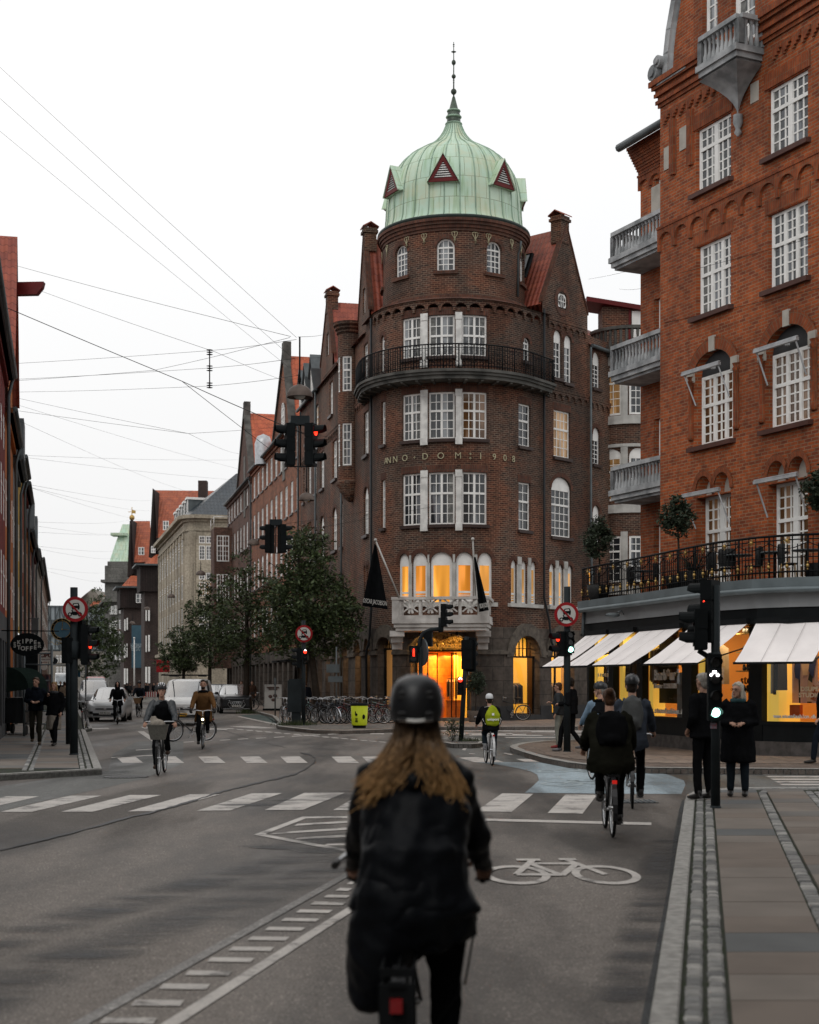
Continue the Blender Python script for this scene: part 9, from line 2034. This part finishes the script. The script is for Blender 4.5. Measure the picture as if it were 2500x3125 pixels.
# ------------------------------------------------------------ vehicles
m_cglass=glass('car_glass',(.03,.033,.036),.9);m_headl=mat('headlamp_glass',(.45,.47,.48),.15,spec=.8);m_grille=mat('grille_black',(.012,.012,.013),.4);m_csky=mat('windscreen',(.16,.18,.19),.08,spec=1.,coat=1.,vs=1.5,col2=(.05,.055,.06))
def car(label,px,py,rz,col,W,st,grille='low',plate=None,pc=None,name='parked_car',cat='car',yel=False,van=False,bar=False,L0=None):
 """st: stations along the length from the nose: (y, z_low, z_belt, z_roof, half width, half roof width)"""
 T=thing(name,label,cat,(0,0,0));b=M();k=14;n=len(st)
 for (y,zl,zb,zr,w_,wt) in st:
  hs_=[(w_*.90,zl),(w_,zl+.22),(w_,zb-.14),(w_*.965,zb),((w_*.965+wt)/2+.01,(zb+zr)/2),(wt,zr-.05),(wt*.82,zr)]
  b.v+=[V((x,y,z)) for x,z in hs_]+[V((-x,y,z)) for x,z in hs_[::-1]]
 for i in range(n-1):
  dz0,dz1=st[i][3]-st[i][2],st[i+1][3]-st[i+1][2]
  for j in range(k):
   f=[i*k+j,i*k+(j+1)%k,(i+1)*k+(j+1)%k,(i+1)*k+j];mi=0
   if j in (3,4,8,9) and min(dz0,dz1)>.25 and i%2==1 and not (van and i>5):mi=1
   if (abs(dz1-dz0)>.25) and j in (3,4,5,6,7,8,9):mi=2
   b.f.append(f);b.m.append(mi);b.sm.append(True)
 b.f+=[list(range(k)),list(range((n-1)*k,n*k))[::-1]];b.m+=[0,0];b.sm+=[False,False]
 body=b.build('body',[col,m_cglass,m_csky],T,fix=True)
 y0,zl,zb=st[0][0],st[0][1],st[0][2];w_=st[0][4]
 Lc=st[-1][0]-y0
 for sx in (-1,1):
  for yy in (y0+.85,y0+Lc-.85):
   b=M();xx=sx*(W/2-.11);b.tube([(xx-.11,yy,.33),(xx+.11,yy,.33)],.33,20);wl=b.build('wheel',m_tyre,T);b=M();b.tube([(xx-.116,yy,.33),(xx+.116,yy,.33)],.20,12);b.build('rim',m_chrome,wl)
  b=M();zz_=zb-.10;b.prism([(sx*(w_-.36),y0-.035,zz_-.02),(sx*(w_+.01),y0+.16,zz_+.03),(sx*(w_+.01),y0+.20,zz_+.12),(sx*(w_-.30),y0+.0,zz_+.06)],(0,.04,.0));b.build('headlight',m_headl,T,fix=True)
  i=next(i for i in range(n) if st[i][3]-st[i][2]>.3);b=M();b.box((sx*(W/2+.11),st[i][0]-.25,st[i][2]+.08),(.2,.09,.15));b.bar((sx*(W/2-.03),st[i][0]-.2,st[i][2]+.02),(sx*(W/2+.06),st[i][0]-.23,st[i][2]+.05),.05);b.build('wing_mirror',col if not van else m_grille,T)
 b=M();zc=(zl+zb)/2
 if grille=='hex':b.prism([(-.42,y0-.03,zc+.12),(.42,y0-.03,zc+.12),(.5,y0-.03,zc),(.36,y0-.03,zc-.2),(-.36,y0-.03,zc-.2),(-.5,y0-.03,zc)],(0,.03,0));b.box((0,y0-.01,zl+.10),(W*.8,.05,.13))
 else:b.box((0,y0-.02,zl+.12),(W*.62,.05,.12));b.box((0,y0-.015,zc+.12),(W*.5,.04,.05));[b.box((sx*W*.36,y0+.0,zl+.2),(.16,.06,.12)) for sx in (-1,1)]
 b.build('grille',m_grille,T)
 if grille=='hex':
  b=M();[b.tube([(x-.06,y0-.035,zc-.16),(x+.06,y0-.035,zc+.09)],.008,4) for x in (-.3,-.18,-.06,.06,.18,.3)];[b.tube([(x+.06,y0-.035,zc-.16),(x-.06,y0-.035,zc+.09)],.008,4) for x in (-.3,-.18,-.06,.06,.18,.3)];b.tube([(-.42,y0-.04,zc+.12),(.42,y0-.04,zc+.12),(.5,y0-.04,zc),(.36,y0-.04,zc-.2),(-.36,y0-.04,zc-.2),(-.5,y0-.04,zc),(-.42,y0-.04,zc+.12)],.014,5);b.build('grille_mesh',m_chrome,T);b=M();b.box((0,y0-.02,zl+.02),(W*.82,.05,.035));b.build('skid_trim',m_chrome,T)
 else:b=M();b.prism([(0,y0-.06,zc+.04),(.07,y0-.06,zc+.13),(0,y0-.06,zc+.22),(-.07,y0-.06,zc+.13)],(0,.05,0)) if not van else [b.prism([(-.22,y0-.05,zc+z_),(0,y0-.05,zc+.10+z_),(.22,y0-.05,zc+z_),(0,y0-.05,zc+.05+z_)],(0,.04,0)) for z_ in (.0,.1)];b.build('badge',m_chrome,T,fix=True)
 b=M();b.box((0,y0-.055,zl+.18),(.52,.02,.12));pl_=b.build('number_plate',mat('yellow_plate',(.6,.32,.02),.5) if yel else m_swh,T);m_=text_m(plate,.10,.006,bold=.002);m_.xf(Matrix.Translation((0,y0-.07,zl+.18))@Matrix.Rotation(R(90),4,'X'));m_.build('plate_number',m_sig,pl_)
 b=M();i=next(i for i in range(n) if st[i][3]-st[i][2]>.3);[b.bar((x,st[i-1][0]+.04,st[i-1][2]+.05),(x+.5,st[i][0]-.15,st[i][2]+.22),.02) for x in (-.6,.0)];b.build('wipers',m_sig,T)
 if bar:b=M();[b.bar((-W*.52,y,st[6][3]+.16),(W*.52,y,st[6][3]+.16),.05) for y in (st[3][0]+.4,st[5][0])];[b.bar((x,st[3][0]+.3,st[6][3]+.12),(x,st[-1][0]-.3,st[6][3]+.12),.04) for x in (-.6,.6)];b.build('roof_rack',m_iron,T)
 T.location=gp(px,py)-Matrix.Rotation(rz,3,'Z')@V((0,y0,0));T.rotation_euler=(0,0,rz);return T
hatch=[(-2.0,.22,.72,.73,.62,.5),(-1.93,.20,.80,.82,.80,.6),(-1.55,.2,.92,.94,.87,.66),(-.95,.2,.98,1.00,.88,.68),(-.1,.2,.98,1.50,.88,.60),(.6,.2,.99,1.56,.88,.60),(1.3,.2,1.02,1.52,.88,.58),(1.85,.22,1.04,1.25,.84,.56),(2.05,.3,.98,1.0,.76,.6)]
suv=[(-2.25,.26,.84,.86,.72,.6),(-2.15,.24,.94,.97,.88,.66),(-1.7,.24,1.04,1.06,.93,.7),(-1.0,.24,1.08,1.10,.94,.72),(-.25,.24,1.08,1.60,.94,.64),(.6,.24,1.08,1.68,.94,.64),(1.5,.24,1.1,1.64,.94,.62),(2.1,.26,1.12,1.4,.9,.6),(2.3,.4,1.0,1.1,.84,.6)]
vanp=[(-2.3,.28,.86,.88,.70,.6),(-2.22,.26,.98,1.0,.86,.66),(-1.85,.26,1.10,1.12,.92,.74),(-1.5,.26,1.16,1.18,.93,.78),(-.8,.26,1.16,1.84,.93,.74),(.0,.26,1.16,1.92,.93,.76),(1.0,.26,1.16,1.94,.93,.76),(2.1,.28,1.16,1.92,.93,.75),(2.2,.35,1.1,1.7,.9,.7)]
ct= lambda n_,c,**k:mat(n_,c,.3,vs=1.2,var=.06,spec=.5,coat=.4,**k)
d_=R(13)
car('light silver hatchback parked first in line, number plate DZ 92 224',321,2203,R(5),ct('silver_paint',(.42,.43,.44)),1.74,hatch,plate='DZ 92 224')
car('silver grey van parked behind the silver hatchback',289,2172,d_,ct('grey_van_paint',(.36,.37,.38)),1.9,vanp,plate='BX 41 307',van=True,name='parked_van',cat='van')
car('dusty red van with a rounded roof behind the silver grey van',293,2148,d_,ct('red_van_paint',(.45,.09,.09)),2.0,[(y,a,c_,z*1.18 if z>1.5 else z,w_,t_) for y,a,c_,z,w_,t_ in vanp],plate='CJ 20 118',van=True,name='parked_van',cat='van')
car('white box truck far down the left kerb',195,2122,d_,ct('truck_white',(.6,.6,.6)),2.3,[(-3,.4,1.2,1.22,1.0,.9),(-2.9,.4,1.3,1.35,1.1,.95),(-2.7,.4,1.4,1.5,1.15,1.0),(-2.4,.4,1.4,2.3,1.15,1.05),(-1.6,.4,1.4,3.0,1.2,1.15),(0,.4,1.4,3.1,1.2,1.15),(1.5,.4,1.4,3.1,1.2,1.15),(3,.4,1.4,3.1,1.2,1.15),(3.1,.5,1.4,3.0,1.15,1.1)],plate='AP 55 902',van=True,name='box_truck',cat='truck')
car('white van with a black roof rack and yellow plate CT 14 driving towards the crossing',553,2215,R(2),ct('white_van_paint',(.62,.62,.61)),1.9,vanp,plate='CT 14 552',yel=True,van=True,bar=True,name='delivery_van',cat='van')
car('black sport utility car with a honeycomb grille in the right lane',722,2178,R(10),ct('black_car_paint',(.012,.013,.015)),1.88,suv,grille='hex',plate='CU 37 456')
car('grey sport utility car directly behind the black one',672,2166,R(10),ct('grey_car_paint',(.14,.15,.16)),1.88,suv,plate='CE 80 311')
